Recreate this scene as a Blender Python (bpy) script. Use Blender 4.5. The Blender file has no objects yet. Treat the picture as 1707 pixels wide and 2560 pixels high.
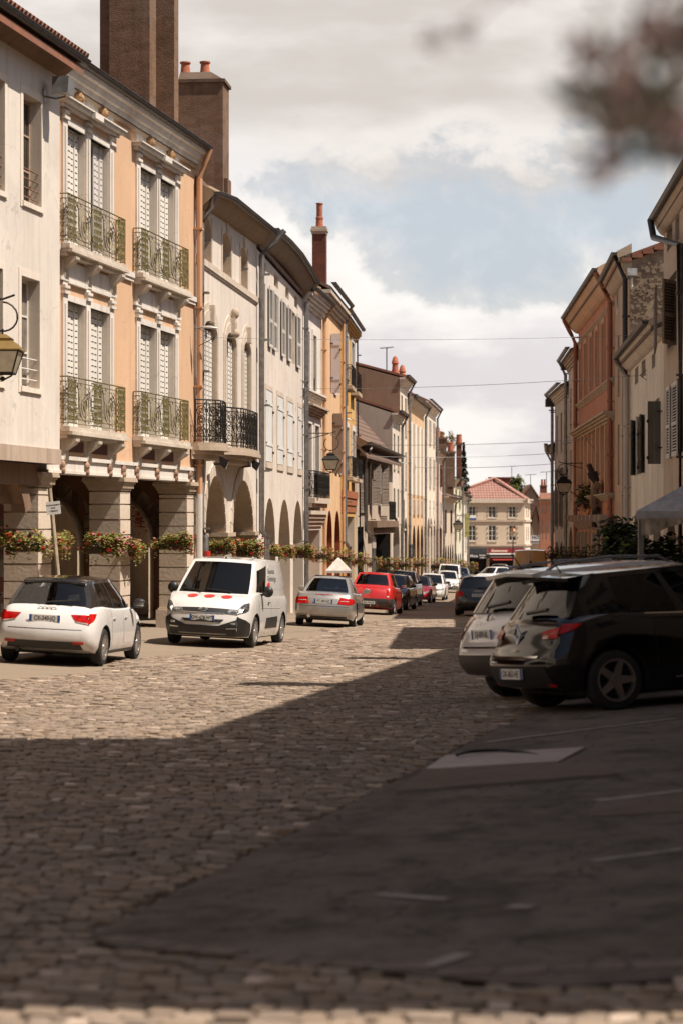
import bpy, bmesh, math, random
import numpy as np
from mathutils import Vector, Matrix
random.seed(7); np.random.seed(7)
SC = bpy.context.scene
COL = SC.collection
# ------------------------------------------------------------------ camera
FPX = 5500.0; CXP = 853.5; HYP = 1300.0; CAMH = 1.54
cam = bpy.data.cameras.new('camera'); CAM = bpy.data.objects.new('camera', cam); COL.objects.link(CAM)
CAM.location = (0, 0, CAMH); CAM.rotation_euler = (math.radians(90), 0, 0)
cam.sensor_fit = 'VERTICAL'; cam.sensor_height = 36.0; cam.sensor_width = 24.0
cam.lens = FPX / 2560 * 36.0
cam.shift_y = (HYP - 1280) / 2560
cam.clip_start = 0.1; cam.clip_end = 9000
cam.dof.use_dof = True; cam.dof.focus_distance = 52.0; cam.dof.aperture_fstop = 2.4
SC.camera = CAM
# ------------------------------------------------------------------ light
SUN_EL = math.radians(58); SUN_AZ = math.radians(110)      # azimuth clockwise from +Y
sd = Vector((math.cos(SUN_EL) * math.sin(SUN_AZ), math.cos(SUN_EL) * math.cos(SUN_AZ), math.sin(SUN_EL)))
sl = bpy.data.lights.new('sun', 'SUN'); SUN = bpy.data.objects.new('sun', sl); COL.objects.link(SUN)
sl.energy = 5.0; sl.angle = math.radians(0.5); sl.color = (1.0, 0.895, 0.785)
SUN.rotation_euler = sd.to_track_quat('Z', 'Y').to_euler(); SUN.location = (30, 0, 60)
SC.view_settings.view_transform = 'Standard'; SC.view_settings.look = 'None'
SC.view_settings.exposure = 0.42; SC.view_settings.gamma = 1.0
SC.cycles.max_bounces = 6; SC.cycles.diffuse_bounces = 3; SC.cycles.glossy_bounces = 3
SC.cycles.transparent_max_bounces = 8; SC.cycles.transmission_bounces = 2
SC.cycles.caustics_reflective = False; SC.cycles.caustics_refractive = False
SC.cycles.use_denoising = True; SC.cycles.sample_clamp_indirect = 6
SC.render.use_persistent_data = False

W = bpy.data.worlds.new('World'); SC.world = W; W.use_nodes = True
def world():
    nt = W.node_tree; N = nt.nodes; L = nt.links; N.clear()
    def nd(t, **k):
        n = N.new(t)
        for a, b in k.items(): setattr(n, a, b)
        return n
    def mth(op, a, b=None, c=None, clamp=False):
        n = nd('ShaderNodeMath', operation=op, use_clamp=clamp)
        for i, v in enumerate((a, b, c)):
            if v is None: continue
            if isinstance(v, (int, float)): n.inputs[i].default_value = v
            else: L.new(v, n.inputs[i])
        return n.outputs[0]
    def mrange(v, a, b, c=0.0, d=1.0, smooth=True):
        n = nd('ShaderNodeMapRange'); n.interpolation_type = 'SMOOTHSTEP' if smooth else 'LINEAR'
        L.new(v, n.inputs[0])
        for i, x in enumerate((a, b, c, d)): n.inputs[i + 1].default_value = x
        return n.outputs[0]
    sky = nd('ShaderNodeTexSky', sky_type='NISHITA'); sky.sun_disc = False
    sky.sun_elevation = SUN_EL; sky.sun_rotation = SUN_AZ
    sky.air_density = 1.0; sky.dust_density = 3.0; sky.ozone_density = 1.0; sky.altitude = 200
    tc = nd('ShaderNodeTexCoord'); sp = nd('ShaderNodeSeparateXYZ'); L.new(tc.outputs['Generated'], sp.inputs[0])
    X, Y, Z = sp.outputs
    hy = mth('MAXIMUM', Y, 0.12)
    u = mth('MULTIPLY', mth('DIVIDE', X, hy), 10); v = mth('MULTIPLY', mth('DIVIDE', Z, hy), 10)
    cb = nd('ShaderNodeCombineXYZ'); L.new(u, cb.inputs[0]); L.new(v, cb.inputs[1])
    def noise(scale, detail, sx=1, sy=1, off=0.0, rough=.55, dist=0.0):
        mp = nd('ShaderNodeMapping'); mp.inputs['Scale'].default_value = (sx, sy, 1); mp.inputs['Location'].default_value = (off, off * 1.7, off)
        L.new(cb.outputs[0], mp.inputs[0])
        n = nd('ShaderNodeTexNoise'); n.inputs['Scale'].default_value = scale; n.inputs['Detail'].default_value = detail
        n.inputs['Roughness'].default_value = rough; n.inputs['Distortion'].default_value = dist
        L.new(mp.outputs[0], n.inputs[0]); return n.outputs[0]
    def curve(pts):           # cloud edge heights across the view: azimuth -> tangent of elevation (x10)
        un = mth('MULTIPLY_ADD', u, 1 / 6.0, 0.5, clamp=True)
        fc = nd('ShaderNodeFloatCurve'); c = fc.mapping.curves[0]
        pp = [((p[0] - CXP) / FPX * 10 / 6 + .5, (HYP - p[1]) / FPX * 10 / 4.0) for p in pts]
        pp = [(0.0, pp[0][1])] + pp + [(1.0, pp[-1][1])]
        c.points[0].location = pp[0]; c.points[1].location = pp[-1]
        for p in pp[1:-1]: c.points.new(*p)
        fc.mapping.update(); L.new(un, fc.inputs['Value'])
        return mth('MULTIPLY', fc.outputs[0], 4.0)
    n1 = noise(2.1, 8, 1, 1.25, 3.1, .6, .25); n2 = noise(.9, 5, 1, 1.8, 8.3)
    wob = mth('ADD', mth('MULTIPLY', mth('SUBTRACT', n1, .5), 1.0), mth('MULTIPLY', mth('SUBTRACT', n2, .5), .35))
    elow = curve([(300, 380), (560, 395), (700, 440), (800, 545), (900, 560), (1000, 600), (1130, 690), (1230, 725), (1330, 690), (1430, 655), (1600, 600)])
    dlow = mrange(mth('ADD', mth('SUBTRACT', elow, v), wob), -.14, .22)
    eup = curve([(300, 470), (600, 480), (800, 420), (1000, 415), (1180, 440), (1290, 470), (1420, 425), (1600, 430)])
    dup = mrange(mth('ADD', mth('ADD', mth('SUBTRACT', v, eup), .12), mth('MULTIPLY', wob, 1.3)), -.16, .28)
    wisp = mrange(n1, .40, .72, .66, .90)
    low_haze = mrange(v, 1.2, .2, 0, .35)
    solid = mth('MAXIMUM', dlow, dup)
    d = mth('MAXIMUM', solid, mth('MAXIMUM', wisp, low_haze))
    # clouds break up again high overhead and behind the camera
    nh = noise(.35, 5, 1, 1, 1.0)
    far = mth('MAXIMUM', mrange(Z, .245, .40), mrange(mth('SUBTRACT', mth('MULTIPLY', Y, .75), mth('MULTIPLY', X, .66)), .42, .05))
    d = mth('ADD', mth('MULTIPLY', d, mth('SUBTRACT', 1.0, far)), mth('MULTIPLY', far, .08), clamp=True)
    def mixc(f, a, b):
        n = nd('ShaderNodeMix', data_type='RGBA'); L.new(f, n.inputs[0])
        for s, x in ((6, a), (7, b)):
            if isinstance(x, tuple): n.inputs[s].default_value = (*x, 1)
            else: L.new(x, n.inputs[s])
        return n.outputs[2]
    shade = noise(1.35, 6, .8, 2.4, 5.5, .5)
    ctop = mixc(mrange(shade, .34, .66), (.60, .555, .515), (.80, .75, .71))
    clow = mixc(mrange(noise(1.6, 6, .75, 1.7, 2.2, .55), .40, .62), (.68, .64, .65), (.88, .835, .79))
    rim = mrange(mth('ADD', mth('SUBTRACT', elow, v), wob), .55, .10)
    clow = mixc(mth('MULTIPLY', rim, .45), clow, (.94, .91, .87))
    ccol = mixc(mrange(mth('SUBTRACT', v, elow), -.05, .3), clow, ctop)
    ccol = mixc(mth('MAXIMUM', solid, low_haze), (.68, .73, .78), ccol)      # thin high veil between the clouds
    b1 = nd('ShaderNodeBackground'); L.new(sky.outputs[0], b1.inputs[0]); b1.inputs[1].default_value = .055
    b2 = nd('ShaderNodeBackground'); L.new(ccol, b2.inputs[0]); b2.inputs[1].default_value = .86
    mx = nd('ShaderNodeMixShader'); L.new(d, mx.inputs[0]); L.new(b1.outputs[0], mx.inputs[1]); L.new(b2.outputs[0], mx.inputs[2])
    out = nd('ShaderNodeOutputWorld'); L.new(mx.outputs[0], out.inputs[0])
world()
# ------------------------------------------------------------------ materials
MATS = {}
def newmat(name):
    m = bpy.data.materials.new(name); m.use_nodes = True
    nt = m.node_tree; b = nt.nodes['Principled BSDF']
    return m, nt, b
def pos(nt, sc=(1, 1, 1), obj=False):
    if obj:
        g = nt.nodes.new('ShaderNodeTexCoord'); o = g.outputs['Object']
    else:
        g = nt.nodes.new('ShaderNodeNewGeometry'); o = g.outputs['Position']
    mp = nt.nodes.new('ShaderNodeMapping'); mp.inputs['Scale'].default_value = sc
    nt.links.new(o, mp.inputs[0]); return mp.outputs[0]
def noise(nt, vec, scale, detail=5, rough=.55):
    n = nt.nodes.new('ShaderNodeTexNoise'); n.inputs['Scale'].default_value = scale; n.inputs['Detail'].default_value = detail
    n.inputs['Roughness'].default_value = rough; nt.links.new(vec, n.inputs[0]); return n.outputs[0]
def ramp(nt, v, a, b, c=0., d=1.):
    n = nt.nodes.new('ShaderNodeMapRange'); nt.links.new(v, n.inputs[0])
    for i, x in enumerate((a, b, c, d)): n.inputs[i + 1].default_value = x
    return n.outputs[0]
def mix(nt, f, a, b, mode='MIX'):
    n = nt.nodes.new('ShaderNodeMix'); n.data_type = 'RGBA'; n.blend_type = mode
    if isinstance(f, (int, float)): n.inputs[0].default_value = f
    else: nt.links.new(f, n.inputs[0])
    for s, x in ((6, a), (7, b)):
        if isinstance(x, tuple): n.inputs[s].default_value = (*x[:3], 1)
        else: nt.links.new(x, n.inputs[s])
    return n.outputs[2]
def bump(nt, b, h, strength=.3, dist=.01):
    n = nt.nodes.new('ShaderNodeBump'); n.inputs['Strength'].default_value = strength; n.inputs['Distance'].default_value = dist
    nt.links.new(h, n.inputs['Height']); nt.links.new(n.outputs[0], b.inputs['Normal'])
def plain(name, c, rough=.6, metal=0., coat=0., spec=.5, var=.12, sc=6.):
    if name in MATS: return MATS[name]
    m, nt, b = newmat(name)
    b.inputs['Roughness'].default_value = rough; b.inputs['Metallic'].default_value = metal
    b.inputs['Coat Weight'].default_value = coat; b.inputs['Specular IOR Level'].default_value = spec
    if var > 0:
        v = pos(nt, obj=True); n = noise(nt, v, sc, 4)
        d = tuple(x * (1 - var * 1.6) for x in c); l = tuple(min(1, x * (1 + var)) for x in c)
        nt.links.new(mix(nt, ramp(nt, n, .3, .7), d, l), b.inputs['Base Color'])
    else: b.inputs['Base Color'].default_value = (*c, 1)
    MATS[name] = m; return m
def plaster(name, c, stain=(.30, .22, .15), amt=.35, rough=.9, bmp=.25, strat=False):
    if name in MATS: return MATS[name]
    m, nt, b = newmat(name); b.inputs['Roughness'].default_value = rough; b.inputs['Specular IOR Level'].default_value = .2
    v = pos(nt)
    big = noise(nt, v, .55, 6, .6); fine = noise(nt, v, 9, 4)
    runs = noise(nt, pos(nt, (2.2, 2.2, .16)), 1.3, 6, .65)          # rain streaks down the wall
    col = mix(nt, ramp(nt, big, .30, .72), tuple(x * .88 for x in c), tuple(min(1, x * 1.06) for x in c))
    col = mix(nt, ramp(nt, fine, .3, .7, 0, .18), col, tuple(x * .8 for x in c))
    col = mix(nt, ramp(nt, runs, .50, .74, 0, amt), col, stain)
    if strat: col = mix(nt, ramp(nt, noise(nt, pos(nt, (1, 1, 2.2)), 1.9, 8, .75), .36, .64, .7, 0), col, tuple(x * .42 for x in c))
    blot = noise(nt, pos(nt, (1, 1, .7)), .9, 8, .7)
    col = mix(nt, ramp(nt, blot, .54, .70, 0, amt * .9), col, tuple(x * .55 + .3 * y for x, y in zip(c, stain)))
    rep = noise(nt, pos(nt, (.8, .8, 1.1)), .8, 3, .4)                # patched plaster
    col = mix(nt, ramp(nt, rep, .585, .60, 0, amt * .55), col, tuple(x * .70 + .06 for x in c))
    crk = nt.nodes.new('ShaderNodeTexVoronoi'); crk.feature = 'DISTANCE_TO_EDGE'; crk.inputs['Scale'].default_value = .45
    wv = nt.nodes.new('ShaderNodeVectorMath'); wv.operation = 'ADD'; nz = nt.nodes.new('ShaderNodeTexNoise'); nz.inputs['Scale'].default_value = 1.6; nt.links.new(v, nz.inputs[0]); nt.links.new(v, wv.inputs[0]); nt.links.new(nz.outputs[1], wv.inputs[1]); nt.links.new(wv.outputs[0], crk.inputs['Vector'])
    col = mix(nt, ramp(nt, crk.outputs['Distance'], 0, .007, amt * .7, 0), col, tuple(x * .35 for x in c))
    nt.links.new(col, b.inputs['Base Color'])
    bump(nt, b, noise(nt, v, 26, 5), bmp, .012)
    MATS[name] = m; return m
def stone(name, c, c2, rough=.85, bs=.35, bw=.8, joints=False):
    if name in MATS: return MATS[name]
    m, nt, b = newmat(name); b.inputs['Roughness'].default_value = rough; b.inputs['Specular IOR Level'].default_value = .2
    v = pos(nt); n = noise(nt, v, 1.7, 7, .65); n2 = noise(nt, v, 14, 5)
    col = mix(nt, ramp(nt, n, .32, .70), c2, c); col = mix(nt, ramp(nt, n2, .3, .75, 0, .35), col, tuple(x * .62 for x in c2))
    nt.links.new(col, b.inputs['Base Color']); bump(nt, b, n2, .4, .015)
    MATS[name] = m; return m
def glossy_glass(name, tint=(.30, .31, .30), through=.9, rough=.03, ior=1.8):
    if name in MATS: return MATS[name]
    m = bpy.data.materials.new(name); m.use_nodes = True; nt = m.node_tree; nt.nodes.clear()
    t = nt.nodes.new('ShaderNodeBsdfTransparent'); t.inputs[0].default_value = (*[x * through * 2 for x in tint], 1)
    g = nt.nodes.new('ShaderNodeBsdfGlossy'); g.inputs['Roughness'].default_value = rough; g.inputs[0].default_value = (.9, .9, .9, 1)
    lw = nt.nodes.new('ShaderNodeFresnel'); lw.inputs[0].default_value = ior
    mx = nt.nodes.new('ShaderNodeMixShader'); o = nt.nodes.new('ShaderNodeOutputMaterial')
    nt.links.new(lw.outputs[0], mx.inputs[0]); nt.links.new(t.outputs[0], mx.inputs[1]); nt.links.new(g.outputs[0], mx.inputs[2]); nt.links.new(mx.outputs[0], o.inputs[0])
    MATS[name] = m; return m
def paint(name, c, metal=0., rough=.28, dust=.5, coat=1.0):
    if name in MATS: return MATS[name]
    m, nt, b = newmat(name)
    b.inputs['Metallic'].default_value = metal; b.inputs['Roughness'].default_value = rough
    b.inputs['Coat Weight'].default_value = coat; b.inputs['Coat Roughness'].default_value = .04
    v = pos(nt, obj=True); n = noise(nt, v, 3.0, 6, .7)
    sx = nt.nodes.new('ShaderNodeSeparateXYZ'); nt.links.new(v, sx.inputs[0])
    dirt = nt.nodes.new('ShaderNodeMath'); dirt.operation = 'MULTIPLY'
    nt.links.new(ramp(nt, sx.outputs[2], .75, .18, 0, dust), dirt.inputs[0]); nt.links.new(ramp(nt, n, .35, .7), dirt.inputs[1])
    nt.links.new(mix(nt, dirt.outputs[0], c, (.19, .155, .12)), b.inputs['Base Color'])      # road dust on the sills
    nt.links.new(ramp(nt, n, .3, .75, rough * .8, rough * 1.35), b.inputs['Roughness'])
    MATS[name] = m; return m
def tiles(name, c, c2, scale=4.0, rot=0.0):
    if name in MATS: return MATS[name]
    m, nt, b = newmat(name); b.inputs['Roughness'].default_value = .85
    v = pos(nt); n = noise(nt, v, 3.0, 6, .7); n2 = noise(nt, v, .7, 4)
    col = mix(nt, ramp(nt, n, .3, .7), c, c2); col = mix(nt, ramp(nt, n2, .5, .75, 0, .5), col, (.10, .085, .07))
    nt.links.new(col, b.inputs['Base Color']); bump(nt, b, n, .5, .03)
    MATS[name] = m; return m
def leafmat(name, c, c2):
    if name in MATS: return MATS[name]
    m, nt, b = newmat(name); b.inputs['Roughness'].default_value = .55; b.inputs['Specular IOR Level'].default_value = .3
    oi = nt.nodes.new('ShaderNodeNewGeometry')
    nt.links.new(mix(nt, oi.outputs['Random Per Island'], c, c2), b.inputs['Base Color'])
    b.inputs['Subsurface Weight'].default_value = 0.0
    t = nt.nodes.new('ShaderNodeBsdfTranslucent'); nt.links.new(mix(nt, oi.outputs['Random Per Island'], c, c2), t.inputs[0])
    mx = nt.nodes.new('ShaderNodeMixShader'); mx.inputs[0].default_value = .3; o = nt.nodes['Material Output']
    nt.links.new(b.outputs[0], mx.inputs[1]); nt.links.new(t.outputs[0], mx.inputs[2]); nt.links.new(mx.outputs[0], o.inputs[0])
    MATS[name] = m; return m

M_iron = plain('wrought_iron', (.030, .026, .022), .5, .6)
M_gold = plain('gilded_iron', (.20, .165, .065), .55, .35, var=.35, sc=9)
M_zinc = plain('zinc', (.26, .25, .24), .45, .7, var=.2)
M_darkzinc = plain('dark_zinc', (.085, .08, .075), .5, .5, var=.25)
M_trim = plaster('white_trim', (.71, .66, .595), (.36, .28, .20), .5)
M_window = plain('window_paint', (.72, .68, .62), .5, var=.08)
M_pane = plain('pane', (.035, .032, .028), .06, spec=.6, var=.4, sc=.7)
M_curtain = plain('curtained_pane', (.20, .165, .13), .10, spec=.6, var=.45, sc=1.5)
M_black = plain('black_plastic', (.018, .017, .016), .45, var=.1)
M_rubber = plain('rubber', (.020, .019, .018), .8, var=.2)
M_dark = plain('dark_interior', (.014, .012, .011), .9, var=.2)
M_white = plain('white_enamel', (.72, .70, .66), .4, var=.05)
M_shwhite = plaster('white_shutter_paint', (.74, .70, .63), (.4, .34, .27), .3, bmp=.05)
M_shblue = plaster('pale_shutter_paint', (.66, .66, .64), (.42, .38, .33), .4, bmp=.05)
M_shgrey = plaster('grey_shutter_paint', (.62, .58, .54), (.4, .34, .28), .3, bmp=.05)
M_shlilac = plaster('lilac_shutter_paint', (.60, .56, .58), (.4, .34, .3), .2, bmp=.05)
M_shbrown = plaster('weathered_brown_wood', (.26, .20, .155), (.10, .07, .05), .5, bmp=.2)
M_shred = plaster('dark_red_wood', (.10, .03, .022), (.05, .02, .015), .3, bmp=.1)
M_shgreen = plaster('dark_green_wood', (.14, .135, .112), (.05, .05, .04), .3, bmp=.1)
M_shyell = plaster('yellow_green_paint', (.34, .32, .12), (.3, .26, .1), .2, bmp=.1)
M_beam = plaster('old_timber', (.23, .15, .10), (.09, .055, .04), .6, bmp=.5)
M_pale_beam = plaster('pale_old_timber', (.47, .37, .29), (.2, .13, .09), .7, bmp=.5)
M_tile = tiles('clay_tile', (.30, .115, .065), (.20, .095, .06))
M_tilebrown = tiles('brown_clay_tile', (.20, .12, .085), (.13, .085, .065))
M_stone = stone('limestone', (.70, .60, .49), (.58, .475, .37))
M_stone2 = stone('pale_limestone', (.68, .59, .49), (.52, .43, .34))
M_stonebrown = stone('weathered_stone', (.55, .445, .345), (.42, .33, .24))
M_brown = plaster('brown_render', (.25, .155, .10), (.10, .062, .042), .7, bmp=.8, strat=True)
M_rubble = stone('rubble_stone', (.40, .31, .22), (.18, .135, .095))
M_brick = stone('red_brick', (.24, .085, .05), (.15, .06, .04))
M_pot = plain('terracotta', (.42, .13, .065), .8, var=.2)
M_red = plain('red_paint', (.50, .028, .02), .4, var=.1)
M_maroon = plain('maroon_paint', (.075, .012, .014), .45, var=.2)
M_blueplate = plain('plate_blue', (.03, .09, .30), .4, var=0)
M_plate = plain('plate_white', (.70, .70, .66), .35, var=0)
M_ink = plain('plate_ink', (.012, .012, .014), .5, var=0)
M_chrome = plain('chrome', (.75, .74, .72), .12, 1.0, var=.05)
M_alloy = plain('alloy', (.50, .49, .47), .28, .9, var=.1)
M_tail = plain('tail_light_red', (.46, .008, .006), .15, coat=.25, spec=.3, var=.35, sc=14)
M_tailclear = plain('tail_light_clear', (.62, .5, .46), .1, coat=1., var=.2)
M_lampglass = plain('headlight_glass', (.42, .42, .41), .08, .5, coat=1., var=.5, sc=16)
M_glass = glossy_glass('car_glass')
M_glassdark = glossy_glass('dark_car_glass', (.12, .125, .13), .4, .02, 1.45)
M_lantern = plain('lantern_glass', (.55, .49, .36), .25, var=.1)

# ------------------------------------------------------------------ building meshes
ORG = {}
class Fr:
    """A frame that stands on the ground: u along the wall, w out of it, z up. side=+1: wall left of the street."""
    def __init__(s, P0, P1, side=1):
        s.P0 = Vector(P0); s.P1 = Vector(P1); d = s.P1 - s.P0; s.L = d.length; s.U = d / s.L
        s.N = Vector((s.U.y, -s.U.x)) * side
    def P(s, u, w, z):
        q = s.P0 + s.U * u + s.N * w; return Vector((q.x, q.y, z))
    def u(s, px, w=0.):
        t = (px - CXP) / FPX
        return (t * (s.P0.y + w * s.N.y) - s.P0.x - w * s.N.x) / (s.U.x - t * s.U.y)
    def Y(s, px, w=0.): return s.P(s.u(px, w), w, 0).y
    def z(s, px, py, w=0.): return CAMH + (HYP - py) / FPX * s.Y(px, w)
    def uz(s, px, py, w=0.): return s.u(px, w), s.z(px, py, w)
class XY:                     # world / local axes as a frame
    def P(s, u, w, z): return Vector((u, w, z))
XYZ = XY()
class MB:
    def __init__(s, F=XYZ): s.v = []; s.f = []; s.m = []; s.F = F; s.smooth = False; s.cur = 0
    def pt(s, u, w, z): s.v.append(s.F.P(u, w, z)); return len(s.v) - 1
    def poly(s, pts): s.f.append([s.pt(*p) for p in pts]); s.m.append(s.cur); return s
    def box(s, u0, u1, w0, w1, z0, z1):
        i = [s.pt(u, w, z) for z in (z0, z1) for w in (w0, w1) for u in (u0, u1)]
        for q in ((0, 2, 3, 1), (4, 5, 7, 6), (0, 1, 5, 4), (2, 6, 7, 3), (0, 4, 6, 2), (1, 3, 7, 5)):
            s.f.append([i[k] for k in q]); s.m.append(s.cur)
        return s
    def prism(s, prof, w0, w1):         # prof: (u,z) polygon pushed through w
        a = [s.pt(u, w0, z) for u, z in prof]; b = [s.pt(u, w1, z) for u, z in prof]; n = len(prof)
        s.f.append(a); s.f.append(b[::-1]); s.m += [s.cur] * 2
        for k in range(n): s.f.append([a[k], a[(k + 1) % n], b[(k + 1) % n], b[k]]); s.m.append(s.cur)
        return s
    def run(s, prof, u0, u1):           # prof: (w,z) polygon run along u: mouldings, eaves
        a = [s.pt(u0, w, z) for w, z in prof]; b = [s.pt(u1, w, z) for w, z in prof]; n = len(prof)
        s.f.append(a); s.f.append(b[::-1]); s.m += [s.cur] * 2
        for k in range(n): s.f.append([a[k], a[(k + 1) % n], b[(k + 1) % n], b[k]]); s.m.append(s.cur)
        return s
    def tube(s, pts, r, n=6, closed=False, r1=None):
        P = [s.F.P(*p) for p in pts]; k = len(P); rings = []
        up = Vector((0, 0, 1))
        for i in range(k):
            a = P[(i - 1) % k] if (closed or i > 0) else P[i]; b = P[(i + 1) % k] if (closed or i < k - 1) else P[i]
            t = (b - a); t = t.normalized() if t.length > 1e-9 else Vector((0, 0, 1))
            ref = up if abs(t.dot(up)) < .95 else Vector((0, 1, 0))
            x = t.cross(ref).normalized(); y = t.cross(x).normalized()
            rr = r if r1 is None else r + (r1 - r) * i / max(1, k - 1)
            base = len(s.v)
            for j in range(n):
                an = 2 * math.pi * j / n; s.v.append(P[i] + x * (rr * math.cos(an)) + y * (rr * math.sin(an)))
            rings.append(base)
        for i in range(k if closed else k - 1):
            a = rings[i]; b = rings[(i + 1) % k]
            for j in range(n): s.f.append([a + j, a + (j + 1) % n, b + (j + 1) % n, b + j]); s.m.append(s.cur)
        if not closed:
            s.f.append([rings[0] + j for j in range(n)][::-1]); s.f.append([rings[-1] + j for j in range(n)]); s.m += [s.cur] * 2
        return s
    def lathe(s, prof, c=(0, 0, 0), n=16, axis='z', caps=True):
        rings = []
        for r, h in prof:
            base = len(s.v)
            for j in range(n):
                a = 2 * math.pi * j / n; x, y = r * math.cos(a), r * math.sin(a)
                p = {'z': (c[0] + x, c[1] + y, c[2] + h), 'x': (c[0] + h, c[1] + x, c[2] + y), 'y': (c[0] + x, c[1] + h, c[2] + y)}[axis]
                s.v.append(s.F.P(*p))
            rings.append(base)
        for a, b in zip(rings, rings[1:]):
            for j in range(n): s.f.append([a + j, a + (j + 1) % n, b + (j + 1) % n, b + j]); s.m.append(s.cur)
        if caps: s.f.append([rings[0] + j for j in range(n)][::-1]); s.f.append([rings[-1] + j for j in range(n)]); s.m += [s.cur] * 2
        return s
    def ball(s, c, rx, ry=None, rz=None, n=10, m=6):
        ry = ry or rx; rz = rz or rx
        base = len(s.v); s.v.append(s.F.P(c[0], c[1], c[2] - rz))
        for i in range(1, m):
            t = -math.pi / 2 + math.pi * i / m
            for j in range(n):
                a = 2 * math.pi * j / n
                s.v.append(s.F.P(c[0] + rx * math.cos(t) * math.cos(a), c[1] + ry * math.cos(t) * math.sin(a), c[2] + rz * math.sin(t)))
        s.v.append(s.F.P(c[0], c[1], c[2] + rz)); top = len(s.v) - 1
        for j in range(n):
            s.f.append([base, base + 1 + (j + 1) % n, base + 1 + j]); s.f.append([top, top - n + j, top - n + (j + 1) % n]); s.m += [s.cur] * 2
        for i in range(m - 2):
            for j in range(n):
                a = base + 1 + i * n; s.f.append([a + j, a + (j + 1) % n, a + n + (j + 1) % n, a + n + j]); s.m.append(s.cur)
        return s
    def grid(s, fn, nu, nv, skirt=None):
        base = len(s.v)
        for i in range(nu + 1):
            for j in range(nv + 1): s.v.append(s.F.P(*fn(i / nu, j / nv)))
        for i in range(nu):
            for j in range(nv):
                a = base + i * (nv + 1) + j; s.f.append([a, a + nv + 1, a + nv + 2, a + 1]); s.m.append(s.cur)
        return s
    def build(s, name, mats, parent=None, smooth=None, recalc=True, merge=0.):
        me = bpy.data.meshes.new(name)
        org = Vector((0, 0, 0))
        if parent is not None:
            r = parent
            while r.parent is not None: r = r.parent
            org = ORG.get(r.name, Vector((0, 0, 0)))
        me.from_pydata([tuple(p - org) for p in s.v], [], s.f)
        for m in (mats if isinstance(mats, (list, tuple)) else [mats]): me.materials.append(m)
        if any(s.m): me.polygons.foreach_set('material_index', s.m)
        if recalc or merge:
            bm = bmesh.new(); bm.from_mesh(me)
            if merge: bmesh.ops.remove_doubles(bm, verts=bm.verts, dist=merge)
            if recalc: bmesh.ops.recalc_face_normals(bm, faces=bm.faces)
            bm.to_mesh(me); bm.free()
        sm = s.smooth if smooth is None else smooth
        if sm: me.polygons.foreach_set('use_smooth', [True] * len(me.polygons)); me.set_sharp_from_angle(angle=math.radians(40))
        me.update()
        o = bpy.data.objects.new(name, me); COL.objects.link(o)
        if parent is not None: o.parent = parent
        return o
def tag(o, label, cat, group=None):
    o['label'] = label; o['category'] = cat
    if group: o['group'] = group
    return o
def thing(name, label, cat, loc=(0, 0, 0), group=None):
    o = bpy.data.objects.new(name, None); COL.objects.link(o); o.empty_display_size = .2
    o.location = loc; ORG[o.name] = Vector(loc); return tag(o, label, cat, group)
def kids(o): return [c for c in bpy.data.objects if c.parent == o]
def copy_tree(o, parent=None):
    c = o.copy(); COL.objects.link(c); c.parent = parent
    if parent is None: ORG[c.name] = ORG.get(o.name, Vector((0, 0, 0)))
    for ch in kids(o): copy_tree(ch, c)
    return c
def text(body, name, mat, parent, M, size, ext=.002, align='CENTER', shear=0., sx=1., bold=0.):
    cu = bpy.data.curves.new('lettering', 'FONT'); cu.body = body; cu.size = size; cu.extrude = ext; cu.align_x = align; cu.align_y = 'CENTER'
    cu.shear = shear; cu.offset = bold; cu.resolution_u = 3
    t = bpy.data.objects.new('tmp', cu); COL.objects.link(t)
    dg = bpy.context.evaluated_depsgraph_get()
    me = bpy.data.meshes.new_from_object(t.evaluated_get(dg)); bpy.data.objects.remove(t); bpy.data.curves.remove(cu)
    me.transform(M @ Matrix.Diagonal((sx, 1, 1, 1))); me.materials.clear(); me.materials.append(mat)
    if parent is not None:
        r = parent
        while r.parent is not None: r = r.parent
        me.transform(Matrix.Translation(-ORG.get(r.name, Vector((0, 0, 0)))))
    o = bpy.data.objects.new(name, me); COL.objects.link(o); o.parent = parent; return o
def basis(o, x, y):            # matrix: text x axis -> x, text y axis -> y, at o
    x = Vector(x).normalized(); y = Vector(y).normalized(); z = x.cross(y)
    return Matrix((( x.x, y.x, z.x, o[0]), (x.y, y.y, z.y, o[1]), (x.z, y.z, z.z, o[2]), (0, 0, 0, 1)))
# crops of the survey -> survey pixels
def crop(x0, y0, s): return lambda *p: [(x0 + a * s, y0 + b * s) for a, b in p] if len(p) > 1 else (x0 + p[0][0] * s, y0 + p[0][1] * s)
A_ = crop(0, 0, .38265); B_ = crop(0, 500, .38265); C_ = crop(0, 1050, .38265); D_ = crop(400, 400, .31888); E_ = crop(400, 950, .31888)
G_ = crop(750, 700, .31888); H_ = crop(850, 1050, .2551); K_ = crop(1300, 400, .25957); R_ = crop(1300, 850, .25957); T_ = crop(1130, 1150, .19133); Z4 = crop(640, 820, .16582)

# ------------------------------------------------------------------ ground shape
_gy = [-50, 20, 36.7, 45.8, 63.7, 83, 120, 230, 900]; _gx = [-16, -7.2, -4.03, -1.9, .26, 1.93, 5.2, 15.7, 80]
def gl(y): return float(np.interp(y, _gy, _gx))
_py = [-3000, -300, 0, 130, 262, 400, 5000]; _pz = [12, 7.4, 0, -3.21, -5.1, -6.2, -8]
def gz(x, y):
    g = gl(y); z = float(np.interp(y, _py, _pz))
    if x < g: z += min(.05 * (g - x), .26)
    r = g + 7.6
    if x > r: z += min(.06 * (x - r), .28)
    return z
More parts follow.
